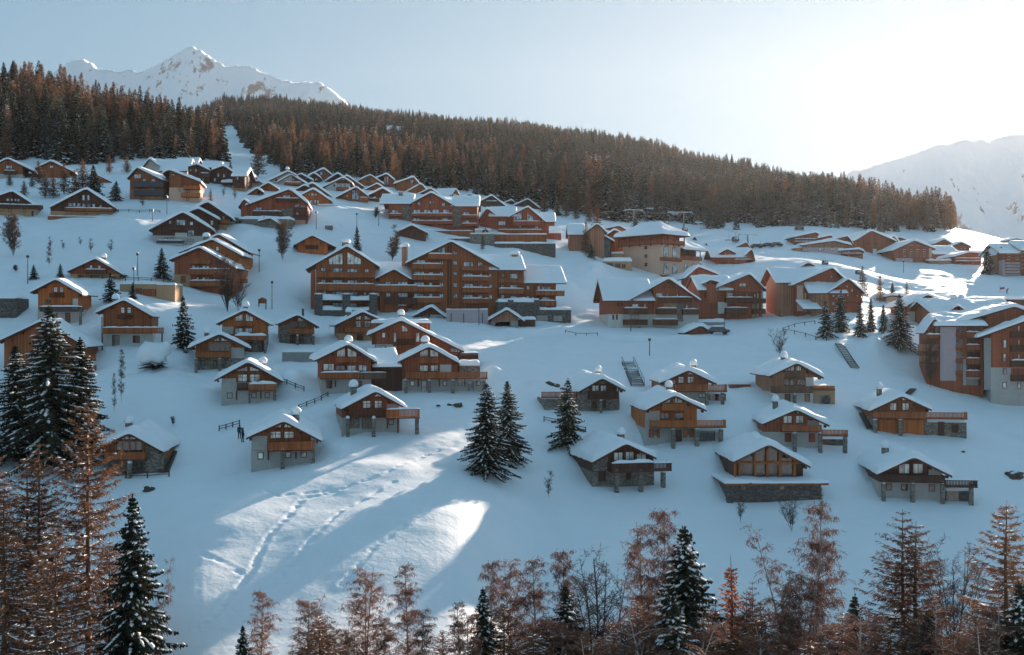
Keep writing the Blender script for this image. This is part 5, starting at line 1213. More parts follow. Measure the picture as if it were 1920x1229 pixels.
b.panel((217, 620, 264, 815, 'plaster_pink'), v=2.9).panel((275, 680, 286, 820, 'plaster_pink'), v=2.8, name='drain_panel').bal(590, 710, 715, 748, p=1.3, mat='wood_red').win((585, 620, 600, 640), (590, 685, 606, 705)).win((430, 550, 442, 570), (468, 548, 484, 566), v=3).panel((400, 690, 408, 730, 'plaster_tan'), (395, 755, 402, 790, 'plaster_tan')).win((345, 690, 358, 712), (345, 745, 358, 768), (480, 690, 500, 712), (520, 690, 540, 712), (480, 745, 500, 770), (620, 650, 640, 672), (660, 690, 680, 712), pane=G_)
b.roofbox(268, 402, 785, -3, 3, snow=.4, name='porch_roof', tilt=.3)
far('little snow gable peak standing behind the pinkish brown house', 'A7', 300, 480, (230, 480, 300, 440, 350, 462), 245, 340, 490, D=7, up='wood_tan')

# ======== far hamlet on the piste
hm = dict(up='wood_tan', t=.5)
def ham(label, roof, x0, x1, yb, **k):
    if 'wins' not in k:
        W_ = x1 - x0; top = max(roof[1], roof[5]) + 12; k['wins'] = [(x0 + W_ * (.16 + .24 * i), y, x0 + W_ * (.16 + .24 * i) + min(22, W_ * .13), y + 9, G_) for i in range(3) for y in np.arange(top, yb - 14, 20)]
        k['bals'] = [(x0 + 4, x1 - 4, y + 11, y + 19, 'wood_red') for y in np.arange(top, yb - 20, 20)]
    kk = dict(hm); kk.update(k)
    return far(label, 'A7', (x0 + x1) / 2, yb, roof, x0, x1, yb, **kk)
ham('small far house with upswept roof, first of the hamlet beside the piste', (185, 252, 365, 212, 385, 232), 196, 372, 322, up='wood_red')
ham('far house with slanted snow roof right behind the long white-banded one', (292, 278, 478, 234, 485, 250), 300, 470, 300, up='wood_red')
b = Bld('restaurant', 'long low far building with white band of windows and curved snow roof on the piste', 'restaurant', 'A7', 430, 380, group=VG, near=False, up='wood_tan', lo='plaster_violet')
b.gable((245, 312, 500, 276, 630, 312), 262, 615, 375, D=10, ys=338, t=.5).win((270, 348, 292, 368), (380, 342, 420, 362), (470, 338, 495, 358), v=-.06).panel((565, 335, 612, 352, 'wood_red')).boxp(200, 262, 332, 378, 1, 6, mat='wood_tan', snow=.5)
b.gable((360, 300, 600, 240, 640, 300), 420, 630, 340, D=8, v=11, up='wood_red', t=.5)
ham('far low snow-roofed shed with wide eaves below the long white-banded building', (530, 352, 690, 340, 725, 362), 550, 712, 408, name='shed', cat='shed', D=8)
ham('big far brown lodge with steep broad snow gable, tallest of the hamlet', (655, 275, 775, 200, 965, 282), 652, 962, 385, up='wood_red', wins=((740, 300, 760, 318, D_), (800, 300, 815, 318, D_)), D=16)
ham('far small gable standing against the tallest lodge, two sunlit windows', (910, 270, 940, 238, 985, 288), 918, 975, 370, D=8, up='wood_tan', v=-2)
ham('far roof with rough snow on its ridge behind the tallest lodge', (950, 278, 985, 250, 1060, 280), 960, 1050, 300, up='wood_red')
b = ham('far five-storey brown lodge with even rows of small windows and a plaster pier', (930, 352, 1100, 274, 1262, 340), 946, 1212, 452, up='wood_red', D=18, panels=((1208, 330, 1228, 412, 'plaster_pink'), (960, 418, 1085, 450, 'plaster_violet')), wins=[(x, y, x + 26, y + 9) for y in (348, 366, 382, 398) for x in (1010, 1060, 1110, 1160)] + [(1060, 316, 1086, 326), (1110, 316, 1136, 326)])
b.boxp(1210, 1375, 428, 468, -3, 4, mat='wood_tan', name='deck_base', snow=.4)
b = Bld('house', 'far brown house with long snow slope joined to the five-storey lodge', 'house', 'A7', 1320, 430, group=VG, near=False, up='wood_red')
b.eave(1245, 1440, 380, 325, 1255, 1400, 430, D=12, t=.5)
ham('far brown gable behind the five-storey lodge, one pale dormer', (1238, 305, 1322, 266, 1392, 310), 1255, 1382, 345, up='wood_red')
ham('far orange-brown gable, upper of the two behind the lodge', (1378, 318, 1450, 288, 1530, 328), 1392, 1512, 360, up='wood_red')
ham('far single house with flat snow roof and pinkish wall, last of the hamlet', (1388, 398, 1510, 362, 1618, 372), 1400, 1600, 466, up='wood_red', D=12)
b = Bld('tower_block', 'far tall apartment block of many balcony floors at the picture edge, snow on top', 'apartment block', 'A7', 1835, 552, group=VG, near=False, up='wood_red', lo='plaster_violet')
b.eave(1740, 1905, 372, 308, 1762, 1900, 552, D=14, ys=432, t=.5)
for i, y in enumerate((382, 402, 424, 446, 468, 490, 512)):
    b.win((1788, y, 1822, y + 9), (1852, y, 1886, y + 9), mull=False, v=-.05)
    b.bal(1786, 1892, y + 10, y + 19, p=1.0, solid=True, mat='plaster_violet' if i > 2 else 'wood_red')
b.gable((1710, 385, 1745, 312, 1790, 380), 1722, 1762, 552, D=10, v=3, up='wood_tan', t=.4)
b = Bld('tower_block', 'far apartment block cut by the picture edge, stepping up behind its neighbour', 'apartment block', 'A7', 1925, 555, group=VG, near=False, up='wood_red', lo='plaster_violet')
b.eave(1895, 2100, 350, 290, 1902, 2080, 555, D=14, t=.5)
for y in (372, 400, 428, 458, 488): b.bal(1902, 2080, y, y + 12, p=1.0, solid=True, mat='wood_tan')
ham('far roof line of a long building behind the tall apartment blocks', (1770, 285, 1860, 262, 2060, 300), 1780, 2040, 330, up='wood_tan', D=10)

# ======== big apartment block cut by the picture edge
b = near('apartment_block', 'large red-brown apartment block cut by the picture edge, pink plaster end wall and stacked balconies', 'C8', 960, 1050, cat='apartment block', up='wood_red', lo='wood_red', Y=178, yaw=-13)
b.gable((490, 480, 602, 318, 660, 400), 520, 668, 900, D=9, v=1.0, up='wood_red', t=.5)
b.eave(600, 1130, 405, 300, 665, 1085, 1040, D=14, v=.8, ov=1.0, up='wood_red', t=.6)
b.gable((810, 375, 1400, 195, 1990, 420), 1090, 1640, 900, D=13, v=2.5, up='wood_red', t=.7)
b.panel((655, 432, 815, 985, 'plaster_violet'), v=.7).panel((885, 768, 918, 1030, 'plaster_grey'), (920, 905, 1055, 970, 'plaster_grey'), v=.7)
for y in (430, 565, 690, 815): b.panel((818, y, 880, y + 70, 'pane_dark'), v=.78, name='loggia_shade_panel')  # dark panels paint the shade inside the loggias
for y in (432, 560, 695, 820): b.panel((925, y, 1055, y + 62, 'wood_dark'), v=.75, name='loggia_shade_panel').bal(918, 1058, y + 64, y + 120, p=.6, v=.78, mat='wood_red', solid=True, snow=True).bal(815, 885, y + 70, y + 100, p=.5, v=.78, mat='wood_red', solid=True)  # dark wood panels again stand for loggia shade
b.panel((922, 970, 1052, 1030, 'pane_dark'), v=.78, name='garage_shade_panel')  # garage shade painted as a dark panel
b.gable((1030, 522, 1560, 330, 2060, 560), 1165, 1900, 1085, D=10, v=-2.0, ys=855, lo='plaster_grey', up='wood_red', t=.55)
b.panel((1095, 555, 1168, 1075, 'concrete'), v=-1.9)
b.win((1286, 572, 1322, 658), (1284, 712, 1318, 800), (1282, 860, 1324, 922), (1280, 1000, 1324, 1062), (1434, 572, 1456, 630), (1434, 716, 1454, 770), (1432, 860, 1452, 922), (1430, 1002, 1462, 1066), (1425, 432, 1456, 490), v=-2.05)
b.panel((1366, 858, 1600, 985, 'wood_red'), v=-2.05).bal(1370, 1600, 492, 545, p=1.0, v=-2.05, mat='wood_dark').bal(1370, 1600, 628, 685, p=1.1, v=-2.05, mat='wood_dark').bal(1370, 1600, 780, 835, p=1.1, v=-2.05, mat='wood_dark', snow=True).bal(1370, 1600, 925, 985, p=1.0, v=-2.05, mat='wood_dark')
b.bal(440, 640, 620, 690, p=1.2, v=1.0, mat='wood_tan').bal(455, 640, 740, 800, p=1.2, v=1.0, mat='wood_tan')
b.win((545, 470, 590, 520), (548, 560, 590, 600), (548, 700, 590, 735), (600, 430, 640, 520), v=1.0, pane=D_).bal(520, 660, 520, 560, p=1.0, v=1.0, mat='wood_brown', snow=True)
b = near('house', 'orange house with white plaster lower corner beside the dark round pine', 'C8', 440, 395, cat='house', up='wood_orange', lo='plaster_white')
b.gable((300, 222, 530, 100, 682, 160), 325, 675, 400, D=10, t=.45).panel((330, 294, 478, 405, 'plaster_white'), (548, 250, 672, 300, 'concrete')).shut((408, 334, 454, 376), v=-.06).panel((478, 330, 512, 375, 'wood_dark'))
b = near('lodge', 'long snow-covered roof with one arched dormer and small chimneys behind the large edge block', 'C8', 900, 330, cat='lodge', up='wood_brown', Y=212)
b.eave(600, 1500, 312, 160, 640, 1480, 400, D=16, t=.6).gable((755, 262, 832, 205, 912, 262), 768, 905, 300, D=3, v=1, t=.4).chim(785, 130, 180, v=9, w=1.0, mat='wood_trim').chim(865, 130, 172, v=9, w=.9, mat='wood_trim')
b = near('flat_shed', 'long thin flat-roofed shelter with snow strip behind the large edge block', 'C8', 1300, 200, cat='shelter', up='wood_dark', Y=246)
b.boxp(890, 1600, 150, 200, 0, 5, mat='wood_dark', name='wall', snow=.5)
far('small pink snow-roofed house by the larches beyond the spruce row', 'C8', 170, 200, (60, 140, 172, 110, 400, 135), 115, 330, 200, D=8, up='plaster_pink')
# ------------------------------------------------------------------ mountains
def mountain(name, sil, Yr, depth, zbase, seed, amp, rockm, nx=260, ny=110):
    px0, px1 = sil[0][0], sil[-1][0]
    pxs = np.linspace(px0, px1, nx); rows = np.interp(pxs, [s[0] for s in sil], [s[1] for s in sil])
    t = np.linspace(0, 1.25, ny)
    PXg, T = np.meshgrid(pxs, t, indexing='ij')
    Yg = Yr - depth * (1 - T)
    X = (PXg - 960) * Yr / F
    ztop = (HZ - rows)[:, None] * Yr / F
    tt = np.clip(T, 0, 1); back = np.clip(T - 1, 0, 1)
    rid = 1 - np.abs(2 * (fbm(X / (amp * 9) + seed, Yg / (amp * 22), 5, seed, .55) % 1.0 - .5))
    prof = tt ** 1.35
    Z = zbase + (ztop - zbase) * prof * (1 - back * 2.4)
    rug = amp * 4.2 * fbm(X / (amp * 5), Yg / (amp * 7), 6, seed, .55) * np.sin(np.pi * np.clip(tt, 0, 1)) ** .6
    Z = Z + rug - amp * 2.0 * np.abs(fbm(X / (amp * 3.2) + 9, Yg / (amp * 9), 5, seed + 3, .55)) * (1 - np.clip((tt - .9) / .1, 0, 1) * .8) + amp * .3 * fbm(X / (amp * .6), Yg / amp, 3, seed + 8)
    V = np.stack([X, Yg, Z], -1).reshape(-1, 3)
    idx = np.arange(nx * ny).reshape(nx, ny)
    Fc = np.stack([idx[:-1, :-1], idx[1:, :-1], idx[1:, 1:], idx[:-1, 1:]], -1).reshape(-1, 4)
    o = bpy.data.objects.new(name, mesh_np(name, V, Fc, [rockm], smooth=True)); link(o)
    return tag(o, kind='structure')
def rockmat(name, bias, scale):
    m, nt, b = new_mat(name)
    g = N(nt, "ShaderNodeNewGeometry"); sep = N(nt, "ShaderNodeSeparateXYZ"); nt.links.new(g.outputs['Normal'], sep.inputs[0])
    v = objcoord(nt, (1, .6, .7)); n = noise(nt, v, scale, 10, .68); n2 = noise(nt, objcoord(nt, (1, 1, .35)), scale * 4, 6, .7)
    f = math_n(nt, 'ADD', math_n(nt, 'MULTIPLY', n, .75), math_n(nt, 'MULTIPLY', n2, .35))
    f = math_n(nt, 'ADD', f, math_n(nt, 'MULTIPLY', math_n(nt, 'SUBTRACT', .80, sep.outputs[2]), .55))
    f = math_n(nt, 'ADD', f, bias)
    out = ramp(nt, f, [(.60, (.87, .88, .9)), (.645, (.22, .19, .18)), (.8, (.10, .09, .09))])
    nt.links.new(out, b.inputs['Base Color']); b.inputs['Roughness'].default_value = .8
    b.inputs['Specular IOR Level'].default_value = .1
    bump(nt, b, math_n(nt, 'ADD', n, math_n(nt, 'MULTIPLY', n2, .5)), 1.0, 9)
rockmat('mountain_snow', -.10, .007)
rockmat('mountain_rock', .05, .012)
rockmat('mountain_pale', -.125, .009)
mountain('mountain_peak', [(60, 180), (110, 125), (135, 113), (155, 109), (170, 116), (187, 128), (205, 126), (228, 134), (245, 127), (258, 133), (280, 128), (305, 115), (330, 100), (352, 86), (362, 84), (380, 94), (398, 107), (425, 121), (450, 121), (468, 122), (500, 136), (530, 148), (560, 153), (598, 152), (612, 160), (640, 180), (665, 205), (700, 235), (760, 270), (840, 300)], 4300, 1500, -100, 3, 26, 'mountain_snow')
mountain('mountain_crag', [(735, 260), (765, 222), (780, 210), (795, 205), (808, 209), (818, 220), (835, 236), (870, 250), (885, 236), (900, 231), (915, 238), (950, 262)], 3900, 700, -100, 8, 12, 'mountain_rock', 120, 60)
mountain('mountain_massif', [(1440, 372), (1520, 345), (1580, 326), (1640, 308), (1700, 292), (1760, 272), (1800, 264), (1850, 262), (1900, 252), (1960, 243), (2100, 215), (2300, 190), (2600, 150)], 3600, 1300, -120, 12, 30, 'mountain_pale')

# ------------------------------------------------------------------ trees
def rot_z(v, a):
    c, s = math.cos(a), math.sin(a); return np.stack([v[:, 0] * c - v[:, 1] * s, v[:, 0] * s + v[:, 1] * c, v[:, 2]], 1)
class Geo:
    """collects quads (as numpy) for one mesh"""
    def __init__(s): s.q = []
    def quad(s, a, b, c, d): s.q.append((a, b, c, d))
    def mesh(s, name, mats, smooth=False, midx=None):
        A = np.array(s.q, dtype=np.float32).reshape(-1, 3)
        Fc = np.arange(len(A)).reshape(-1, 4)
        return mesh_np(name, A, Fc, mats, matidx=midx, smooth=smooth)
def np_tube(pts, rad, n=5):
    """tube along points -> verts, faces"""
    pts = np.array(pts, float); vs = []
    for i, p in enumerate(pts):
        d = pts[min(i + 1, len(pts) - 1)] - pts[max(i - 1, 0)]; d /= np.linalg.norm(d) + 1e-9
        a = np.cross(d, [0, 0, 1.0] if abs(d[2]) < .9 else [1.0, 0, 0]); a /= np.linalg.norm(a); b = np.cross(d, a)
        for k in range(n):
            t = 2 * math.pi * k / n; vs.append(p + rad[i] * (a * math.cos(t) + b * math.sin(t)))
    fs = [(i * n + k, i * n + (k + 1) % n, (i + 1) * n + (k + 1) % n, (i + 1) * n + k) for i in range(len(pts) - 1) for k in range(n)]
    return vs, fs
class TB:
    def __init__(s): s.v = []; s.f = []
    def tube(s, pts, rad, n=5):
        v, f = np_tube(pts, rad, n); b = len(s.v); s.v += v; s.f += [tuple(b + i for i in q) for q in f]
    def mesh(s, name, mat, smooth=True): return mesh_np(name, np.array(s.v), np.array(s.f), [mat], smooth=smooth)

def lumpset(C, L, Wd, H_, yaw, tilt):
    """squashed octahedra for snow lying on boughs: arrays"""
    n = len(C); base = np.array([[1, 0, 0], [0, 1, 0], [-1, 0, 0], [0, -1, 0], [0, 0, 1], [0, 0, -.45]], float)
    v = base[None] * np.stack([L, Wd, H_], 1)[:, None, :]
    c, s_ = np.cos(tilt), np.sin(tilt)
    x = v[..., 0] * c[:, None] + v[..., 2] * s_[:, None]; z = -v[..., 0] * s_[:, None] + v[..., 2] * c[:, None]
    c, s_ = np.cos(yaw), np.sin(yaw)
    X = x * c[:, None] - v[..., 1] * s_[:, None]; Yv = x * s_[:, None] + v[..., 1] * c[:, None]
    V = np.stack([X, Yv, z], -1) + C[:, None, :]
    tri = np.array([[0, 1, 4], [1, 2, 4], [2, 3, 4], [3, 0, 4], [1, 0, 5], [2, 1, 5], [3, 2, 5], [0, 3, 5]])
    Fc = (tri[None] + (np.arange(n) * 6)[:, None, None]).reshape(-1, 3)
    return V.reshape(-1, 3), Fc
def spray_quads(Pt, D, S, ln, wd, droop, rng):
    """Pt base points, D main direction, S side unit; return (n,4,3)"""
    n = len(Pt)
    dirv = D * rng.uniform(.3, .8, (n, 1)) + S
    dirv[:, 2] -= droop
    dirv /= np.linalg.norm(dirv, axis=1, keepdims=True)
    up = rng.normal(0, .5, (n, 3)) + np.array([0, 0, .4])
    w = np.cross(dirv, up); w /= np.linalg.norm(w, axis=1, keepdims=True) + 1e-9
    a = Pt - w * wd[:, None] * .35; b = Pt + w * wd[:, None] * .35
    mid = Pt + dirv * ln[:, None] * .62
    c = Pt + dirv * ln[:, None]
    return np.stack([a, mid - w * wd[:, None] * .5, c, mid + w * wd[:, None] * .5], 1), None

def spruce_geo(seed, h=16.0, R=3.0, wh=.42, nb=(5, 8), per=1.0, snow=.5, bare=.06, lean=0.0):
    rng = np.random.default_rng(seed)
    Q = []; SC_, SL, SW, SH, SY, ST = [], [], [], [], [], []
    trunk = TB(); trunk.tube([(0, 0, -1), (0, 0, h * .5), (0, 0, h * .98)], [h * .017, h * .010, .015], 7)
    z = h * bare
    ph0 = 0
    gap = rng.uniform(0, 6.28)
    while z < h * .985:
        f = z / h
        Lm = R * (1 - f) ** .85 * (1 + .05 * math.sin(z * 2.1)) * (1 if f > .12 else .8 + f * 1.6)
        k = rng.integers(nb[0], nb[1]); ph0 += rng.uniform(.3, 1.2)
        for i in range(k):
            a = ph0 + 2 * math.pi * i / k + rng.uniform(-.25, .25)
            L = Lm * (rng.uniform(.45, 1.2) if rng.random() < .8 else rng.uniform(1.1, 1.35)) * (1 + .14 * math.cos(a - gap))
            if L < .12: continue
            n = max(3, int(L / .22))
            t = (np.arange(n) + .6) / n
            up0 = .25 + .5 * f; sag = (.85 - .55 * f) * L * rng.uniform(.7, 1.2)
            r = L * t
            zz = z + up0 * r * .5 - sag * t ** 1.5 * .8 + .22 * L * np.clip(t - .75, 0, 1)
            pt = np.stack([r * math.cos(a), r * math.sin(a), zz], 1)
            D = np.tile([math.cos(a), math.sin(a), 0.0], (n, 1)); S = np.tile([-math.sin(a), math.cos(a), 0.0], (n, 1))
            ln = (.18 + .42 * L * (1 - t) ** .7 * .55) * rng.uniform(.7, 1.3, n); ln = np.clip(ln, .14, .8)
            for sd in (-1, 1):
                for rep in range(2 if per >= 1 else 1):
                    q, _ = spray_quads(pt + rng.normal(0, .03, (n, 3)), D, S * sd, ln, np.full(n, .20 if per >= 1 else .34) * rng.uniform(.7, 1.3, n), rng.uniform(.25, .8), rng)
                    Q.append(q)
            q, _ = spray_quads(pt, D * .4, S * rng.uniform(-.4, .4), ln * .9, np.full(n, .2), 1.2, rng); Q.append(q)
            if L > .35:
                trunk.tube([(0, 0, z), tuple(pt[n // 2]), tuple(pt[-1])], [.02 + .012 * L, .015 + .006 * L, .006], 3) if per >= 1 and L > .8 else None
            m = rng.random(n) < snow * (.35 + .65 * t) * (1 if rng.random() < .7 else .25) * (0 if f > .93 else 1)
            if m.any():
                nn = m.sum(); SC_.append(pt[m] + np.array([0, 0, .07])); SL.append(rng.uniform(.14, .42, nn)); SW.append(rng.uniform(.07, .17, nn) * (1 + .5 * (1 - t[m])))
                SH.append(rng.uniform(.05, .10, nn)); SY.append(np.full(nn, a) + rng.normal(0, .2, nn)); ST.append(np.full(nn, .35) + rng.normal(0, .12, nn))
        z += wh * rng.uniform(.75, 1.25) * (1 - .45 * f)
    q, _ = spray_quads(np.tile([0, 0, h * .97], (6, 1)).astype(float), np.zeros((6, 3)), rng.normal(0, .25, (6, 3)) + [0, 0, 1.4], np.full(6, .5), np.full(6, .1), 0, rng); Q.append(q)
    Q = np.concatenate(Q).reshape(-1, 3)
    crown = mesh_np('crown', Q, np.arange(len(Q)).reshape(-1, 4), ['needle'])
    tm = trunk.mesh('trunk', 'bark_dark')
    sm = None
    if SC_:
        V, Fc = lumpset(np.concatenate(SC_), np.concatenate(SL), np.concatenate(SW), np.concatenate(SH), np.concatenate(SY), np.concatenate(ST))
        sm = mesh_np('snow_load', V, Fc, ['snow_tree'], smooth=True)
    return tm, crown, sm

def twig_quads(Pt, dirv, ln, wd, rng):
    n = len(Pt); w = rng.normal(0, 1, (n, 3)); w = np.cross(dirv, w); w /= np.linalg.norm(w, axis=1, keepdims=True) + 1e-9
    mid = Pt + dirv * ln[:, None] * .5; end = Pt + dirv * ln[:, None]
    return np.stack([Pt, mid - w * wd[:, None], end, mid + w * wd[:, None]], 1)
def larch_geo(seed, h=18.0, R=3.4, wh=.5, mat='larch_near', dens=1.0, wd=.026, snow=.12, bare=.1, power=.8, trunks=1):
    rng = np.random.default_rng(seed); trunk = TB(); Q = []; C = []; SY = []
    for tk in range(trunks):
        ox = (tk - (trunks - 1) / 2) * .7; hh = h * (1 - .05 * tk)
        trunk.tube([(ox, 0, -1), (ox * 1.1, .1 * tk, hh * .4), (ox * 1.25, .1, hh * .75), (ox * 1.3, 0, hh)], [h * .014, h * .010, h * .005, .012], 7)
        z = hh * bare
        while z < hh * .98:
            f = z / hh; Lm = R * (1 - f) ** power * (.75 + .25 * min(1, f / .25)); k = rng.integers(4, 7); p0 = rng.uniform(0, 6.28)
            for i in range(k):
                a = p0 + 2 * math.pi * i / k + rng.uniform(-.4, .4); L = Lm * rng.uniform(.5, 1.12)
                if L < .2: continue
                n = max(4, int(L / .11 * dens)); t = np.sort(rng.uniform(.08, 1, n))
                dro = (.22 - .5 * f) * L
                def curve(tt): return np.stack([ox * 1.2 + L * tt * math.cos(a), L * tt * math.sin(a), z - dro * tt ** 1.3 + .14 * L * tt ** 3], -1)
                tb = curve(np.array([0, .35, .7, 1.0])); trunk.tube(tb, [.014 + .010 * L, .010 + .006 * L, .008 + .003 * L, .006], 3)
                pt = curve(t)
                for rep in range(3):
                    sd = rng.choice([-1, 1], n)[:, None] * np.array([[-math.sin(a), math.cos(a), 0]])
                    dv = sd * rng.uniform(.1, 1, (n, 1)) + np.array([[math.cos(a), math.sin(a), 0]]) * rng.uniform(.0, .6, (n, 1)) + np.array([[0, 0, -1]]) * rng.uniform(.0, 1.0, (n, 1)) * (1.0 - .9 * f) + rng.normal(0, .15, (n, 3))
                    dv /= np.linalg.norm(dv, axis=1, keepdims=True)
                    Q.append(twig_quads(pt, dv, rng.uniform(.2, .55, n) * (.5 + .25 * min(L, 2.5)), np.full(n, wd) * rng.uniform(.6, 1.5, n), rng))
                m = rng.random(n) < snow * (.3 if f > .6 else 1)
                if m.any(): C.append(pt[m] + [0, 0, .03]); SY.append(np.full(m.sum(), a))
            z += wh * rng.uniform(.7, 1.3) * (1 - .4 * f)
    Q = np.concatenate(Q).reshape(-1, 3)
    crown = mesh_np('crown', Q, np.arange(len(Q)).reshape(-1, 4), [mat]); tm = trunk.mesh('trunk', 'bark_larch'); sm = None
    if C:
        C = np.concatenate(C); SY = np.concatenate(SY); n = len(C)
        V, Fc = lumpset(C, rng.uniform(.12, .34, n), rng.uniform(.05, .1, n), rng.uniform(.03, .07, n), SY, rng.normal(.1, .1, n)); sm = mesh_np('snow_load', V, Fc, ['snow_tree'], smooth=True)
    return tm, crown, sm
def birch_geo(seed, h=13.0, R=2.3, stems=1, mat='birch_twig', bark='bark_birch', weep=.9, fan=.45, dens=1.0, lean=0.0, snow=.0, wd=.014):
    rng = np.random.default_rng(seed); trunk = TB(); Q = []
    for s in range(stems):
        a0 = rng.uniform(0, 6.28); sp = (.0 if stems == 1 else rng.uniform(.05, fan)); hh = h * rng.uniform(.8, 1.0) if s else h
        lx = lean
        def stem(tt): return np.array([sp * hh * .5 * tt ** 1.2 * math.cos(a0) + lx * hh * tt ** 1.6 + .12 * math.sin(tt * 5 + s), sp * hh * .5 * tt ** 1.2 * math.sin(a0) + .1 * math.cos(tt * 4), hh * tt])
        pts = [stem(t) for t in np.linspace(-.06, 1, 9)]; r0 = h * .011 / (1 if stems == 1 else 1.5)
        trunk.tube(pts, [r0 * (1 - .9 * i / 8) + .006 for i in range(9)], 6)
        nbr = int((58 if stems < 2 else 34 if stems < 3 else 20) * dens)
        for i in range(nbr):
            t = rng.uniform(.18, .98); p0 = stem(t); a = rng.uniform(0, 6.28)
            L = .85 * R * (1.15 - t) ** .6 * rng.uniform(.5, 1.1) * math.sin(min(1, (t - .05) * 2.2) * math.pi / 2) + .3
            el = rng.uniform(.5, 1.1)
            hd = np.array([math.cos(a), math.sin(a), 0])
            m = 6; tt = np.linspace(0, 1, m)
            bp = p0 + hd * (L * tt * math.cos(el))[:, None] + np.array([0, 0, 1.0]) * (L * tt * math.sin(el) - weep * L * .35 * tt ** 2.5)[:, None]
            trunk.tube(bp, list(np.linspace(.03 * (1.2 - t) + .01, .006, m)), 3)
            ns = 6
            for j in range(ns):
                u = rng.uniform(.25, 1); q0 = p0 + hd * (L * u * math.cos(el)) + np.array([0, 0, 1.0]) * (L * u * math.sin(el) - weep * L * .35 * u ** 2.5)
                b = rng.uniform(0, 6.28); l2 = rng.uniform(.25, .65) * (1.2 - .5 * u) * min(1.3, L * .5 + .3); n = max(5, int(l2 / .06 * dens))
                v = np.sort(rng.uniform(0, 1, n)); d2 = np.array([math.cos(b), math.sin(b), .35])
                sub = q0 + d2 * (l2 * v)[:, None] - np.array([0, 0, 1.0]) * (weep * l2 * v ** 1.8)[:, None]
                Q.append(twig_quads(np.array([q0, (q0 + sub[n // 2]) / 2]), np.array([sub[n // 2] - q0, sub[-1] - (q0 + sub[n // 2]) / 2]), np.array([1.0, 1.0]), np.array([.014, .012]), rng))
                dv = rng.normal(0, .55, (n, 3)) + np.array([0, 0, -weep * 1.1 + .25]); dv /= np.linalg.norm(dv, axis=1, keepdims=True)
                Q.append(twig_quads(sub, dv, rng.uniform(.15, .5, n), np.full(n, wd) * rng.uniform(.5, 1.3, n), rng))
    Q = np.concatenate(Q).reshape(-1, 3)
    return trunk.mesh('trunk', bark), mesh_np('crown', Q, np.arange(len(Q)).reshape(-1, 4), [mat]), None

def mid_spruce(seed, h=15.0, R=2.6, n=260, snow=.55):
    rng = np.random.default_rng(seed)
    f = rng.uniform(.04, .98, n) ** 1.15; z = f * h; a = rng.uniform(0, 6.28, n)
    L = R * (1 - f) ** .8 * rng.uniform(.55, 1.12, n) + .12
    D = np.stack([np.cos(a), np.sin(a), -.42 + .5 * f + rng.normal(0, .08, n)], 1); S = np.stack([-np.sin(a), np.cos(a), np.zeros(n)], 1)
    base = np.stack([0 * a, 0 * a, z], 1) + D * .12 * L[:, None]
    w = (.30 * L + .14)[:, None] * rng.uniform(.7, 1.2, (n, 1))
    tip = base + D * L[:, None]; mid = base + D * L[:, None] * .6
    q1 = np.stack([base, mid - S * w + [0, 0, -.12], tip, mid + S * w + [0, 0, -.12]], 1)
    ex = rng.normal(0, .12, (n, 1, 3))
    dr = np.stack([mid, mid + D * L[:, None] * .2 + S * w * .6 - [0, 0, .5], tip - [0, 0, .35], tip], 1)
    m = np.concatenate([np.where(rng.random(n) < snow)[0], np.where(rng.random(n) < snow * .6)[0]] + ([np.where(rng.random(n) < .75)[0]] if snow > .7 else []))
    off = np.array([0, 0, .09])
    sc_ = rng.uniform(.35, 1.0, (len(m), 1))
    c0 = mid[m] + (tip[m] - mid[m]) * rng.uniform(-.4, .8, (len(m), 1)) + off
    sq = np.stack([c0 - D[m] * L[m][:, None] * .3 * sc_, c0 - S[m] * w[m] * .8 * sc_, c0 + D[m] * L[m][:, None] * .35 * sc_ - [0, 0, .06], c0 + S[m] * w[m] * .8 * sc_], 1)
    r = h * .012
    tv = np.array([[r, 0, -1.5], [-r / 2, r, -1.5], [-r / 2, -r, -1.5], [.02, 0, h], [-.01, .02, h], [-.01, -.02, h]])
    tr = np.array([[tv[0], tv[1], tv[4], tv[3]], [tv[1], tv[2], tv[5], tv[4]], [tv[2], tv[0], tv[3], tv[5]]])
    A = np.concatenate([q1, dr, sq, tr]).reshape(-1, 3)
    mi = np.concatenate([np.zeros(2 * n), np.ones(len(sq)), np.full(3, 2)]).astype(int)
    return mesh_np('spruce_tree', A, np.arange(len(A)).reshape(-1, 4), ['needle', 'snow_tree', 'bark_dark'], matidx=mi)
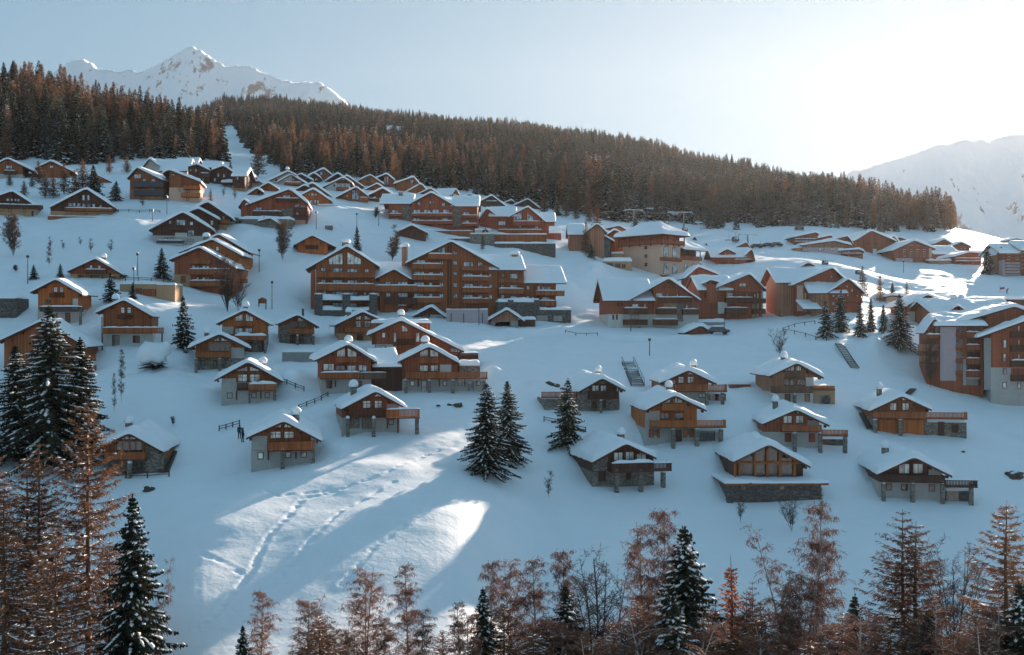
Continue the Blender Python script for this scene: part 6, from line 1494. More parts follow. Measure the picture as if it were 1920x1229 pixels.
def mid_larch(seed, h=15.0, R=2.2, n=420, snow=.10, mat='larch_twig'):
    rng = np.random.default_rng(seed)
    f = rng.uniform(.1, .98, n); z = f * h; a = rng.uniform(0, 6.28, n)
    L = R * (1 - f) ** .7 * rng.uniform(.4, 1.15, n) * np.clip(f / .25, .5, 1) + .15
    D = np.stack([np.cos(a), np.sin(a), -.05 + .5 * f + rng.normal(0, .15, n)], 1); S = np.stack([-np.sin(a), np.cos(a), rng.normal(0, .6, n)], 1)
    base = np.stack([0 * a, 0 * a, z], 1) + D * L[:, None] * rng.uniform(0, .35, (n, 1))
    w = (.05 + .035 * L)[:, None] * rng.uniform(.6, 1.4, (n, 1)); tip = base + D * L[:, None] * .8; mid = (base + tip) / 2
    q1 = np.stack([base, mid - S * w, tip, mid + S * w], 1)
    hang = np.stack([mid, mid + S * w + [0, 0, -.3], mid + D * .25 + [0, 0, -.75], mid - S * w + [0, 0, -.25]], 1)
    m = rng.random(n) < snow; c0 = mid[m] + [0, 0, .07]; sw = np.full((m.sum(), 1), .2)
    sq = np.stack([c0 - D[m] * .36, c0 - S[m] * sw * [1, 1, 0], c0 + D[m] * .36, c0 + S[m] * sw * [1, 1, 0]], 1)
    r = h * .011
    tv = np.array([[r, 0, -1.5], [-r / 2, r, -1.5], [-r / 2, -r, -1.5], [.02, 0, h], [-.01, .02, h], [-.01, -.02, h]])
    tr = np.array([[tv[0], tv[1], tv[4], tv[3]], [tv[1], tv[2], tv[5], tv[4]], [tv[2], tv[0], tv[3], tv[5]]])
    A = np.concatenate([q1, hang, sq, tr]).reshape(-1, 3)
    mi = np.concatenate([np.zeros(2 * n), np.ones(len(sq)), np.full(3, 2)]).astype(int)
    return mesh_np('larch_tree', A, np.arange(len(A)).reshape(-1, 4), [mat, 'snow_tree', 'bark_larch'], matidx=mi)
MIDS = [mid_spruce(100 + i, 15, 2.3 + .25 * i, 270, (.5, .8, .95, .65)[i]) for i in range(4)]
MIDL = [mid_larch(200 + i, 15, 2.5 + .25 * i, 420, (.16, .26, .3, .12)[i]) for i in range(4)]

# ---- forest on the hillsides
FOOT = [(-300, 305), (0, 305), (60, 300), (120, 308), (170, 312), (215, 300), (300, 300), (340, 300), (415, 304), (416, 230), (425, 238), (440, 240), (450, 262), (470, 288), (500, 308), (528, 330), (560, 336), (640, 338), (700, 346), (740, 352), (780, 352), (830, 358), (880, 366), (930, 376), (980, 386), (1040, 396), (1080, 402), (1130, 416), (1160, 420), (1200, 412), (1260, 418), (1330, 430), (1400, 431), (1480, 430), (1560, 434), (1600, 438), (1660, 436), (1740, 436), (1792, 437), (1793, 0), (3000, 0)]
def build_forest():
    rng = np.random.default_rng(7); out = []
    Y = 330.0
    rows = []
    while Y < 2050:
        sp = 4.6 + Y * .0026
        x0, x1 = (-260 - 960) * Y / F, (1830 - 960) * Y / F
        xs = np.arange(x0, x1, sp); xs = xs + rng.uniform(-sp * .5, sp * .5, len(xs)); ys = Y + rng.uniform(-sp * .45, sp * .45, len(xs))
        rows.append(np.stack([xs, ys], 1)); Y += sp * .95
    A = np.concatenate(rows); X, Yv = A[:, 0], A[:, 1]
    Z = gz(X, Yv); px = 960 + F * X / Yv; py = HZ - F * Z / Yv
    foot = np.interp(px, [a for a, b in FOOT], [b for a, b in FOOT]) + 5 * fbm(px / 25, px * 0, 2, 4)
    ok = (py < foot)
    ok &= ~((px > 415) & (px < 535) & (Yv < 360)) & (Yv > np.where(px < 420, 340, 385))
    ok &= ~((px > 722) & (px < 760) & (py > 238) & (py < 262))
    ok &= ~((px > 1015) & (px < 1095) & (py > 258 + (px - 1015) * .9) & (py < 275 + (px - 1015) * .9) & (fbm(px / 9, py / 9, 2, 3) > -.12))
    ok &= fbm(X / 38, Yv / 38, 3, 77) > -.36
    # thin gullies in the far wood
    ok &= ~((px > 860) & (px < 1250) & (Yv > 480) & (np.abs(fbm(X / 60, Yv / 160, 2, 55)) < .012))
    A = np.stack([X, Yv, Z, px, py], 1)[ok]
    # hidden behind nearer ground
    prof = np.full(420, 2000.0); keep = []
    order = np.argsort(A[:, 1]); A = A[order]
    Ys2 = np.exp(np.linspace(math.log(80), math.log(2100), 420)); PXs = np.arange(-300, 1860, 10.0)
    G = np.array([HZ - F * gz((p - 960) * Ys2 / F, Ys2) / Ys2 for p in PXs]); G = np.minimum.accumulate(G, axis=1)
    ci = np.clip(((A[:, 3] + 300) / 10).astype(int), 0, len(PXs) - 1); yi = np.clip(np.searchsorted(Ys2, A[:, 1]) - 4, 0, 419)
    horizon = G[ci, yi]; top = A[:, 4] - 13 * F / A[:, 1]
    A = A[top < horizon + 1]
    n = len(A); X, Yv, Z, px, py = A.T
    # share of larch by place
    lp = np.where(px < 420, .58 - .5 * np.clip((90 - px) / 90, 0, 1), .18)
    lp = np.where((px >= 420) & (px < 1150), np.clip(.78 - (Yv - 380) / 700, .12, .75), lp)
    lp = np.where((px >= 1150) & (px < 1500), np.clip(.05 + .3 * np.clip((330 - py) / 40, 0, 1), .04, .35), lp)
    lp = np.where(px >= 1500, .3, lp); lp = np.where(px >= 1680, .8, lp)
    lp = np.clip(lp - .13 + 1.1 * fbm(X / 55, Yv / 55, 3, 21), .04, .96)
    isl = rng.random(n) < lp
    hs = .9 * rng.uniform(.45, 1.15, n) * (1 + .45 * fbm(X / 40, Yv / 40, 2, 61)) * np.where(px < 140, 1.4, np.where(px < 430, 1.2, 1.0)) * np.where((px > 1100) & (Yv < 700), 1.15, 1) * np.clip(1.2 - Yv / 4200, .75, 1.1)
    rz = rng.uniform(0, 6.28, n); kk = np.where((px > 1080) & (rng.random(n) < .75), rng.integers(1, 3, n), rng.integers(0, 4, n))
    return A, isl, hs, rz, kk
FA, FL, FS, FR, FK = build_forest()
def gn_scatter(name, idxs, protos, label):
    col = bpy.data.collections.new(name + '_kinds')
    for i, me in enumerate(protos):
        o = bpy.data.objects.new('%s_kind_%d' % (name, i), me); col.objects.link(o)
    me = bpy.data.meshes.new(name); me.vertices.add(len(idxs)); me.vertices.foreach_set('co', FA[idxs, :3].astype(np.float32).ravel())
    for an, ty, arr in (('k', 'INT', FK[idxs]), ('r', 'FLOAT', FR[idxs]), ('s', 'FLOAT', FS[idxs])):
        at = me.attributes.new(an, ty, 'POINT'); at.data.foreach_set('value', arr.astype(np.int32 if ty == 'INT' else np.float32))
    o = bpy.data.objects.new(name, me); link(o)
    ng = bpy.data.node_groups.new(name, 'GeometryNodeTree')
    ng.interface.new_socket('Geometry', in_out='INPUT', socket_type='NodeSocketGeometry'); ng.interface.new_socket('Geometry', in_out='OUTPUT', socket_type='NodeSocketGeometry')
    gi = ng.nodes.new('NodeGroupInput'); go = ng.nodes.new('NodeGroupOutput'); ip = ng.nodes.new('GeometryNodeInstanceOnPoints'); ci = ng.nodes.new('GeometryNodeCollectionInfo')
    mp = ng.nodes.new('GeometryNodeMeshToPoints')
    ci.inputs['Collection'].default_value = col; ci.inputs['Separate Children'].default_value = True; ci.inputs['Reset Children'].default_value = True
    def attr(nm, dt):
        a = ng.nodes.new('GeometryNodeInputNamedAttribute'); a.data_type = dt; a.inputs['Name'].default_value = nm; return a.outputs['Attribute']
    cx = ng.nodes.new('ShaderNodeCombineXYZ'); ng.links.new(attr('r', 'FLOAT'), cx.inputs[2])
    cs = ng.nodes.new('ShaderNodeCombineXYZ'); s_ = attr('s', 'FLOAT')
    for k in range(3): ng.links.new(s_, cs.inputs[k])
    ng.links.new(gi.outputs[0], mp.inputs['Mesh']); ng.links.new(mp.outputs[0], ip.inputs['Points']); ng.links.new(ci.outputs[0], ip.inputs['Instance'])
    ip.inputs['Pick Instance'].default_value = True; ng.links.new(attr('k', 'INT'), ip.inputs['Instance Index'])
    ng.links.new(cx.outputs[0], ip.inputs['Rotation']); ng.links.new(cs.outputs[0], ip.inputs['Scale'])
    ng.links.new(ip.outputs[0], go.inputs[0])
    md = o.modifiers.new('scatter', 'NODES'); md.node_group = ng
    return tag(o, label=label, kind='stuff')
inframe = (FA[:, 3] > 4) & (FA[:, 3] < 1800)
NIND = 250
ANCH = [(60, 'above the arched-window chalet'), (130, 'above the larch-hidden chalet'), (200, 'above the tiny orange chalet'), (270, 'above the black-railed house'), (340, 'above the grey-white house'), (418, 'beside the snowy gully'), (560, 'across the snowy gully'), (680, 'above the crowded chalets'), (800, 'above the wide hotel'), (900, 'above the barn-like chalet'),
        (1010, 'above the smaller hotel'), (1110, 'above the sunny larch slope'), (1240, 'behind the hipped hall'), (1360, 'behind the lift pylons'), (1480, 'along the piste'), (1600, 'behind the far white-banded restaurant'), (1700, 'behind the tallest far lodge'), (4000, 'at the sunlit end')]
def forest_kind(mask, protos, name, singular, lab_near):
    idx = np.where(mask)[0]
    show = FS[idx] / FA[idx, 1] * np.where(inframe[idx], 1, 0)
    # leave out those whose top is covered by a clearly nearer tree in the same place
    order = idx[np.argsort(-show)][:NIND]
    rest = np.setdiff1d(idx, order)
    for i in order:
        o = bpy.data.objects.new(singular, protos[FK[i]]); o.location = FA[i, :3]; o.rotation_euler = (0, 0, FR[i]); s_ = FS[i]; o.scale = (s_, s_, s_); link(o)
        px = FA[i, 3]
        zone = 0 if px < 418 else 1 if px < 1110 else 2 if px < 1600 else 3
        foot = float(np.interp(px, [a for a, b in FOOT], [b for a, b in FOOT])); dd = foot - FA[i, 4]
        rank = 'on the very edge of the wood' if dd < 5 else 'just inside the wood' if dd < 14 else 'deeper in the wood' if dd < 30 else 'high up in the wood'
        w = next(t for lim, t in ANCH if px < lim)
        tag(o, '%s %s, %s' % (lab_near[zone], rank, w), 'tree', ['trees of the dark wood above the upper chalets', 'trees at the foot of the wide far wood', 'trees of the wood edge along the ski piste', 'trees of the sunlit wood end by the hamlet'][zone])
    gn_scatter(name, rest, protos, 'far wooded hillside of ' + ('snowy spruces' if 'spruce' in name else 'bare orange-brown larches'))
forest_kind(~FL, MIDS, 'spruce_forest', 'spruce_tree', ['snow-flecked dark spruce', 'snow-flecked spruce', 'white-frosted spruce', 'hazy snowy spruce'])
forest_kind(FL, MIDL, 'larch_forest', 'larch_tree', ['rusty bare larch', 'orange-brown bare larch', 'brown bare larch', 'glowing orange larch'])
print('forest trees', len(FA), FL.sum())

# ---- single trees
def place(kind, geo, px, pb, h, h0, label, group, rz=None, sx=1.0, Y=None, cat='tree', lean=0.0, pytop=None):
    if Y is None: Y = Yat(px, pb)
    X = (px - 960) * Y / F; z = float(gz(X, Y))
    if pytop is not None: h = (HZ - pytop) * Y / F - z
    k = h / h0
    r = empty(kind, (X, Y, z), random.uniform(0, 6.28) if rz is None else rz, label, cat, group)
    r.scale = (k * sx, k * sx, k); r.rotation_euler[1] = lean
    tm, cm, sm = geo
    link(bpy.data.objects.new('trunk', tm), r); link(bpy.data.objects.new('crown', cm), r)
    if sm is not None: link(bpy.data.objects.new('snow_load', sm), r)
    return r
random.seed(11)
SPH = [spruce_geo(1, 16, 4.9, .44, (5, 9), snow=.7), spruce_geo(2, 16, 4.0, .46, (5, 9), snow=.55), spruce_geo(3, 16, 4.6, .46, (5, 8), snow=.8)]
SPM = [spruce_geo(4, 9, 3.0, .40, (6, 8), per=.5, snow=.4), spruce_geo(5, 9, 2.7, .42, (6, 8), per=.5, snow=.55), spruce_geo(6, 9, 3.6, .46, (5, 7), per=.5, snow=.55, bare=.1)]
LAH = [larch_geo(11, 18, 6.6, .72, snow=.2, dens=1.6, power=.70), larch_geo(12, 18, 6.0, .78, snow=.12, dens=1.4, trunks=2, power=.70), larch_geo(13, 18, 7.0, .75, snow=.26, dens=1.6, power=.68)]
LAO = larch_geo(14, 12, 2.0, .4, mat='larch_orange', dens=1.1, wd=.04, snow=.02, power=.75)
LAM = [larch_geo(15, 12, 3.6, .42, mat='larch_twig', dens=.9, wd=.06, snow=.12), larch_geo(16, 12, 3.2, .42, mat='larch_twig', dens=.9, wd=.06, snow=.06)]
BIR = [birch_geo(21, 13, 3.8, dens=1.7, wd=.018), birch_geo(22, 13, 3.8, stems=2, fan=.25, dens=1.6, wd=.018), birch_geo(23, 13, 3.2, dens=1.6, wd=.018), birch_geo(24, 13, 4.2, stems=4, fan=.4, dens=1.5, wd=.018)]
BLE = birch_geo(25, 12, 2.6, stems=2, lean=.22, fan=.25)
BFAN = birch_geo(26, 9, 2.0, stems=8, mat='bare_twig', bark='bark_dark', weep=-.1, fan=.75, dens=.9)
BBR = birch_geo(27, 7, 3.2, stems=5, mat='bare_twig', bark='bark_dark', weep=-.15, fan=1.3, dens=.9)
BSM = birch_geo(28, 4, 1.1, stems=1, mat='bare_twig', bark='bark_dark', weep=-.1, dens=.45, wd=.016)
BBU = birch_geo(29, 5, 1.8, stems=7, mat='bare_twig', bark='bark_dark', weep=.1, fan=.8, dens=.8, wd=.03)
GR1 = 'trees standing between the chalets'; GR2 = 'foreground trees at the slope foot'; GR3 = 'conifers crowded beside the stone-walled chalet'
S_, L_ = 'spruce_tree', 'larch_tree'
# tall ones beside the lower chalets
place(S_, SPH[0], 92, 872, 0, 16, 'tallest snowy spruce, standing before the half-hidden brown chalet', GR3, sx=1.2, pytop=572)
place(S_, SPH[1], 150, 855, 0, 16, 'slim spruce touching the shoulder of the tallest snowy one', GR3, sx=1.2, pytop=632)
place(S_, SPH[2], 28, 865, 0, 16, 'dark spruce in the clump nearest the picture edge', GR3, sx=1.3, pytop=648)
place(S_, SPH[1], 172, 850, 0, 16, 'short dark spruce peeking out beside the clump of tall ones', GR3, pytop=752)
place(L_, LAH[0], 165, 1330, 0, 18, 'bare larch with long layered boughs in front of the stone-walled chalet', GR3, sx=.85, Y=82, pytop=745)
place(L_, LAH[1], 62, 1330, 0, 18, 'twin-stemmed bare larch below the tall snowy spruces', GR3, sx=.9, Y=80, pytop=828)
place(L_, LAH[2], 8, 1300, 0, 18, 'bare snow-dusted larch cut by the picture edge', GR3, sx=1.0, Y=76, pytop=900)
place(L_, LAH[2], 105, 1400, 0, 18, 'snow-laden lowest larch in the corner clump', GR3, sx=.9, Y=72, pytop=985)
place(L_, LAH[0], 205, 1400, 0, 18, 'brown larch filling the gap behind the slim dark corner spruce', GR3, sx=.8, Y=78, pytop=1010)
place(S_, SPH[1], 248, 1400, 0, 16, 'slim dark spruce with upswept tips in the bottom corner clump', GR3, sx=.95, Y=76, pytop=925)
place('birch_tree', BLE, 285, 1300, 0, 12, 'reddish twig spray leaning out past the slim dark corner spruce', GR3, Y=79, pytop=1040, sx=.7, rz=0)
place(L_, LAH[1], -40, 1200, 0, 18, 'bare larch at the very edge, mostly out of the picture', GR3, Y=90, pytop=800)
# foreground row
FG = [(490, 1112, 'birch_tree', BIR[0], 13, 'weeping birch, first of the reddish row on the bottom edge', .9, 90), (560, 1120, 'birch_tree', BLE, 12, 'birch leaning strongly aside over sunlit snow', 1.0, 92),
      (455, 1172, S_, SPH[1], 16, 'young spruce hiding under the first weeping birch', .9, 88), (685, 1066, 'birch_tree', BIR[1], 13, 'broad coppery birch with sunlit leaves before the bright snow', 1.05, 92),
      (762, 1060, 'birch_tree', BIR[2], 13, 'slender pale-stemmed birch next to the coppery one', .9, 94), (632, 1170, 'birch_tree', BIR[3], 13, 'low tangled birch at the foot of the coppery one', .8, 88),
      (860, 1130, 'birch_tree', BIR[2], 13, 'small birch just before the narrow dark spruce', .8, 92), (905, 1100, S_, SPH[1], 16, 'narrow dark spruce among the birches below the twin spruces', .85, 92),
      (922, 1055, 'birch_tree', BIR[0], 13, 'thin birch rising straight out behind the narrow dark spruce', .7, 97), (958, 1046, 'birch_tree', BIR[1], 13, 'orange-stemmed birch, tallest of the middle birches', .75, 97),
      (1003, 1050, 'birch_tree', BIR[2], 13, 'purple-twigged slim birch in the middle of the birches', .9, 97), (1055, 1035, 'birch_tree', BIR[0], 13, 'weeping birch with drooping narrow top above the snowy small spruce', .7, 98),
      (1060, 1098, S_, SPH[2], 16, 'brownish small spruce with snow patches below the drooping birch', .9, 92), (1125, 1040, 'bare_tree', BFAN, 9, 'leafless fan-shaped tree with dark upright stems', 1.0, 95),
      (1095, 1180, L_, LAH[1], 18, 'reddish low larch under the fan-shaped tree', .9, 86), (1210, 980, 'birch_tree', BIR[1], 13, 'tall hazy birch behind the biggest bottom spruce, outer stem', .75, 100),
      (1243, 960, 'birch_tree', BIR[0], 13, 'tallest feathery birch close behind the biggest bottom spruce', .7, 101), (1282, 985, S_, SPH[0], 16, 'biggest dark spruce of the bottom row with long snowy boughs', .95, 92),
      (1195, 1120, L_, LAH[0], 18, 'dark brown larch at the side of the biggest bottom spruce', .9, 88), (1335, 1120, L_, LAH[1], 18, 'brown larch filling between the big spruce and the flame-orange larch', .8, 90),
      (1370, 1042, L_, LAO, 12, 'flame-orange sunlit larch beside the biggest bottom spruce', .95, 93), (1405, 1088, L_, LAH[1], 18, 'thin dull larch next to the flame-orange one', .6, 92),
      (1500, 1005, 'birch_tree', BIR[3], 13, 'wide purple-brown birch below the glazed-gable chalet', .95, 98), (1535, 945, 'birch_tree', BIR[2], 13, 'narrow dark birch rising behind the wide purple-brown one', .8, 104),
      (1470, 1070, 'birch_tree', BIR[1], 13, 'lower birch merging into the wide purple-brown one', .9, 94), (1603, 1112, S_, SPH[1], 16, 'small pointed spruce alone against the snow gap', .8, 90),
      (1705, 955, L_, LAH[1], 18, 'great conical bare larch with twin stems', 1.0, 95), (1742, 1142, S_, SPH[2], 16, 'snowy young spruce under the great conical larch', 1.0, 88),
      (1640, 1150, L_, LAH[2], 18, 'snow-edged low boughs of a larch before the great conical one', .8, 84), (1795, 1015, 'bare_tree', BFAN, 9, 'cluster of dark leafless stems on the snow between two great larches', .8, 108),
      (1888, 938, L_, LAH[0], 18, 'great bare larch with snowy lower boughs near the picture edge', .95, 92), (1912, 1090, S_, SPH[0], 16, 'snowy spruce cut by the picture edge at the bottom', .9, 85),
      (1830, 1130, L_, LAH[2], 18, 'drooping brown larch boughs low between the bottom spruces', .8, 84), (1265, 1130, S_, SPH[2], 16, 'lower dark spruce with white boughs in front of the biggest one', 1.1, 84)]
_where = ['under the leaning birch', 'between the leaning birch and the coppery one', 'under the pale-stemmed slender birch', 'below the open bright snow', 'next to the narrow dark spruce', 'in front of the orange-stemmed birch', 'under the purple-twigged slim birch', 'below the drooping birch', 'in front of the fan-shaped tree', 'beyond the fan-shaped tree', 'beneath the tall hazy birch', 'under the biggest dark spruce', 'below the flame-orange larch', 'past the thin dull larch', 'beneath the wide purple-brown birch', 'before the small pointed spruce', 'between the pointed spruce and the great larch', 'below the great conical larch', 'beyond the snowy young spruce', 'under the cluster of dark stems', 'before the great bare larch', 'in the last corner of the bottom row']
_xs = [575, 610, 790, 830, 880, 945, 985, 1030, 1090, 1150, 1215, 1300, 1385, 1430, 1470, 1580, 1640, 1715, 1760, 1810, 1860, 1900]
for _i, (_w, _x) in enumerate(zip(_where, _xs)):
    _k = _i % 4; _top = 1128 + (_i * 37) % 60
    FG.append((_x, _top, L_ if _k in (1, 3) else 'birch_tree', LAH[_i % 3] if _k in (1, 3) else BIR[_i % 4], 18 if _k in (1, 3) else 13, ('low brown larch ' if _k in (1, 3) else 'low reddish birch ') + _w, 1.1, 86 + (_i * 5) % 9))
_side = ['just uphill of', 'close beside', 'half behind', 'crowding']
for _i, _x in enumerate([600, 660, 720, 1000, 1050, 1110, 1170, 1240, 1320, 1350, 1420, 1460, 1520, 1550, 1620, 1670, 1730, 1780, 1840, 1880]):
    _w = min(zip(_xs, _where), key=lambda q: abs(q[0] - _x))[1]
    FG.append((_x, 1150 + (_i * 29) % 50, 'larch_tree' if _i % 3 == 0 else 'birch_tree', LAH[_i % 3] if _i % 3 == 0 else BIR[_i % 4], 18 if _i % 3 == 0 else 13, 'shaggy low tree %s the one %s' % (_side[_i % 4], _w), 1.3, 82 + (_i * 3) % 7))
for (px, top, kind, geo, h0, lab, sx, Y) in FG:
    place(kind, geo, px, 0, 0, h0, lab, GR2, sx=sx * (1.35 if kind == 'birch_tree' else 1.12), Y=Y * .80, pytop=top)
# village trees
VT = [(912, 892, 718, S_, SPH[0], 16, 'bigger of the twin spruces standing alone in the middle of the slope', 1.2), (951, 866, 714, S_, SPH[2], 16, 'slightly higher-set one of the twin spruces on the open slope', 1.15),
      (1065, 842, 712, S_, SPM[2], 9, 'lone spruce with a heap of snow at its foot beside the stone chalet', .9), (343, 655, 556, S_, SPM[1], 9, 'snow-flocked spruce between the orange chalets', 1.0),
      (207, 568, 512, S_, SPM[2], 9, 'broad snowy spruce above the bright orange chalet', 1.0), (249, 562, 530, S_, SPM[0], 9, 'small dark spruce below the flat garage', 1.0),
      (303, 524, 466, S_, SPM[0], 9, 'neat conical spruce beside the red stepped apartments', 1.0), (63, 525, 497, S_, SPM[0], 9, 'small round spruce by the roadside lamp', 1.2),
      (113, 523, 495, S_, SPM[1], 9, 'small snowy spruce at the corner of the low brown chalet', 1.2), (669, 470, 424, S_, SPM[1], 9, 'thin spruce behind the gable of the long apartment block', .8),
      (1450, 544, 500, S_, SPM[1], 9, 'small snowy spruce between the red apartment houses and the pinkish house', 1.1),
      (1548, 634, 565, S_, SPM[2], 9, 'snow-covered spruce, first of the row by the pinkish house', .9), (1577, 624, 545, S_, SPM[0], 9, 'tallest slim spruce in the row by the pinkish house', .8),
      (1612, 634, 566, S_, SPM[1], 9, 'third spruce along the row, heavy snow on its skirt', .8), (1633, 624, 560, S_, SPM[1], 9, 'slim spruce in the middle of the snowy row', .7),
      (1656, 622, 572, S_, SPM[0], 9, 'short spruce near the end of the snowy row', .8), (1686, 655, 552, S_, SPH[0], 16, 'large dark round-topped pine beside the snow mound', 1.15),
      (1650, 568, 514, L_, LAM[0], 12, 'orange larch standing up behind the spruce row', .9), (1617, 560, 498, L_, LAM[1], 12, 'brown larch behind the pinkish house roof', 1.0),
      (1700, 560, 525, L_, LAM[1], 12, 'faint reddish larch beyond the round-topped pine', .8), (1673, 555, 530, S_, SPM[0], 9, 'little spruce clump beyond the larches by the piste', 1.0),
      (1850, 515, 462, S_, SPM[0], 9, 'spruce in front of the far tall apartment block', 1.0),
      (484, 332, 262, L_, LAM[0], 12, 'single brown larch standing on the piste below the gully', 1.1), (432, 330, 300, S_, SPM[1], 9, 'tiny spruce alone at the top of the house row', .8),
      (85, 372, 318, L_, LAM[0], 12, 'snow-dusted larch between the top-edge chalets', 1.2), (60, 352, 322, L_, LAM[1], 12, 'low larch before the arched-window chalet', 1.2), (120, 365, 305, L_, LAM[1], 12, 'rusty larch hiding the long roof edge chalet', 1.2),
      (155, 370, 296, L_, LAM[0], 12, 'tall rusty larch beside the tiny orange chalet', 1.1), (175, 368, 310, S_, SPM[0], 9, 'dark spruce by the tiny orange chalet', 1.1), (218, 378, 340, S_, SPM[2], 9, 'dark low pine in front of the black-railed house', 1.3),
      (205, 325, 290, L_, LAM[1], 12, 'bright rusty larch at the wood edge above the tiny orange chalet', 1.2), (238, 325, 292, L_, LAM[0], 12, 'pale orange larch thicket above the black-railed house', 1.3), (72, 345, 300, L_, LAM[0], 12, 'rusty larch rising behind the arched-window chalet eave', 1.2), (100, 372, 325, L_, LAM[1], 12, 'bushy low larch above the big dark chalet roof', 1.3), (140, 372, 318, L_, LAM[1], 12, 'second rusty larch from the tiny orange chalet', 1.2), (45, 372, 338, L_, LAM[0], 12, 'low rusty larch over the dark edge chalet', 1.3), (1062, 408, 370, L_, LAM[0], 12, 'rusty larch nearest the smaller hotel on the sunny slope', 1.3), (1120, 425, 382, L_, LAM[1], 12, 'rusty larch closest to the hipped hall on the sunny slope', 1.2), (395, 385, 352, L_, LAM[1], 12, 'thin larch on the sunlit bank by the orange-tan house', .8), (18, 350, 325, L_, LAM[0], 12, 'orange-brown low larch at the picture edge under the arched-window chalet', 1.4),
      (1098, 478, 412, L_, LAM[0], 12, 'brown larch standing before the orange-plank house', .7), (1108, 484, 452, S_, SPM[0], 9, 'small green spruce under the brown larch by the orange-plank house', .9),
      (1192, 436, 395, S_, SPM[1], 9, 'snowy spruce beside the lift pylon above the hall', .8), (1080, 412, 372, L_, LAM[1], 12, 'sunlit orange larch at the foot of the far wood', 1.2), (1105, 418, 378, L_, LAM[0], 12, 'second sunlit orange larch at the foot of the far wood', 1.2),
      (1020, 402, 362, L_, LAM[0], 12, 'sunlit larch above the smaller hotel', 1.2), (1045, 405, 368, S_, SPM[1], 9, 'dark spruce among the sunlit larches above the smaller hotel', 1.0), (905, 470, 438, L_, LAM[1], 12, 'small pink-brown larch in front of the fir-tree emblem board', .9)]
for (px, pb, top, kind, geo, h0, lab, sx) in VT:
    place(kind, geo, px, pb, 0, h0, lab, GR1, sx=sx, pytop=top)
BT = [(427, 588, 468, 'bare_tree', BFAN, 9, 'large spreading leafless tree above the orange chalet', 1.2), (447, 588, 520, 'bare_tree', BBR, 7, 'leaning leafless tree touching the large spreading one', .9),
      (530, 492, 418, 'bare_tree', BBU, 5, 'rounded leafless tree beside the small orange stone-based chalet', .8), (1485, 1000, 925, 'bare_tree', BBR, 7, 'wide-branching bare tree below the glazed-gable chalet terrace', .9),
      (1462, 672, 618, 'bare_tree', BBR, 7, 'bare tree right behind the tan timber chalet roof', .8), (1030, 938, 888, 'sapling', BSM, 4, 'thin leafless sapling on the open snow beside the stone deck chalet', .9),
      (1388, 985, 932, 'sapling', BSM, 4, 'thin leafless sapling before the dark stone terrace', .9), (1745, 728, 640, 'bare_tree', BBU, 5, 'tangled bare tree before the pink plaster end wall', .55), (1775, 730, 640, 'bare_tree', BIR[2], 13, 'tall thin bare tree against the pink plaster end wall', .6),
      (228, 762, 655, 'birch_tree', BIR[2], 13, 'thin snow-topped birch stems beside the half-hidden brown chalet', .55), (214, 780, 700, 'sapling', BIR[2], 13, 'thin dark stem next to the snow-topped birch stems', .5),
      (325, 800, 782, 'bush', BBU, 5, 'round bare bush behind the bulging snow roof', 1.0), (735, 492, 448, 'bush', BBU, 5, 'frosted bush behind the apartment block chimney', 1.2), (742, 462, 425, 'bare_tree', BSM, 4, 'dark little bare tree above the frosted bush', 1.2),
      (25, 482, 408, 'bare_tree', BBU, 5, 'brown thicket on the snow below the edge chalet', .9), (92, 505, 455, 'birch_tree', BIR[2], 13, 'pale pinkish birch above the roadside lamp', 1.0),
      (208, 476, 452, 'sapling', BSM, 4, 'dark young tree, biggest of the saplings below the big dark chalet', 1.3), (170, 476, 450, 'sapling', BSM, 4, 'young tree second from the biggest sapling below the big dark chalet', 1.0), (150, 462, 446, 'sapling', BSM, 4, 'small sapling just up the slope in the sapling group', 1.2),
      (94, 466, 446, 'sapling', BSM, 4, 'sapling farthest from the others below the big dark chalet', 1.0), (118, 470, 452, 'sapling', BSM, 4, 'low sapling near the farthest one', 1.2), (267, 392, 368, 'sapling', BSM, 4, 'little bare tree below the black-railed house', 1.2),
      (704, 412, 390, 'bush', BBU, 5, 'reddish bush at the corner of the wide hotel', 1.0), (1540, 985, 915, 'bare_tree', BIR[2], 13, 'narrow drooping bare tree at the terrace corner', .6), (30, 512, 498, 'bush', BBU, 5, 'reddish snowy hedge bush by the roadside lamp', 1.6), (420, 372, 350, 'sapling', BSM, 4, 'thin bare tree before the top row houses', 1.0), (440, 378, 352, 'sapling', BSM, 4, 'second thin bare tree before the top row houses', 1.0)]
for (px, pb, top, kind, geo, h0, lab, sx) in BT:
    place(kind, geo, px, pb, 0, h0, lab, GR1 if kind != 'sapling' else 'young bare trees on the snow', sx=sx, pytop=top, cat='tree' if kind != 'bush' else 'bush')
# snow-buried conifer below the pale-based chalet
g = ground(292, 692); r = empty('snowy_bush', g, 0, 'low conifer bowed under a great heap of snow below the pale-based chalet', 'bush', None)
c_ = SPM[2][1]; o = link(bpy.data.objects.new('crown', c_), r); o.scale = (.75, .75, .30)
mb = MB().mat('snow_roof'); mb.lump((-.4, -.4, 2.2), 2.3, 1.7, 1.8, 12, 6, 3, .22, -.6).lump((1.0, .2, 2.9), 1.2, 1.0, 1.2, 10, 5, 5, .25, -.6).lump((-1.3, .3, 1.4), 1.3, 1.2, 1.1, 10, 5, 8, .2, -.6); mb.build('snow_load', r, smooth=True)
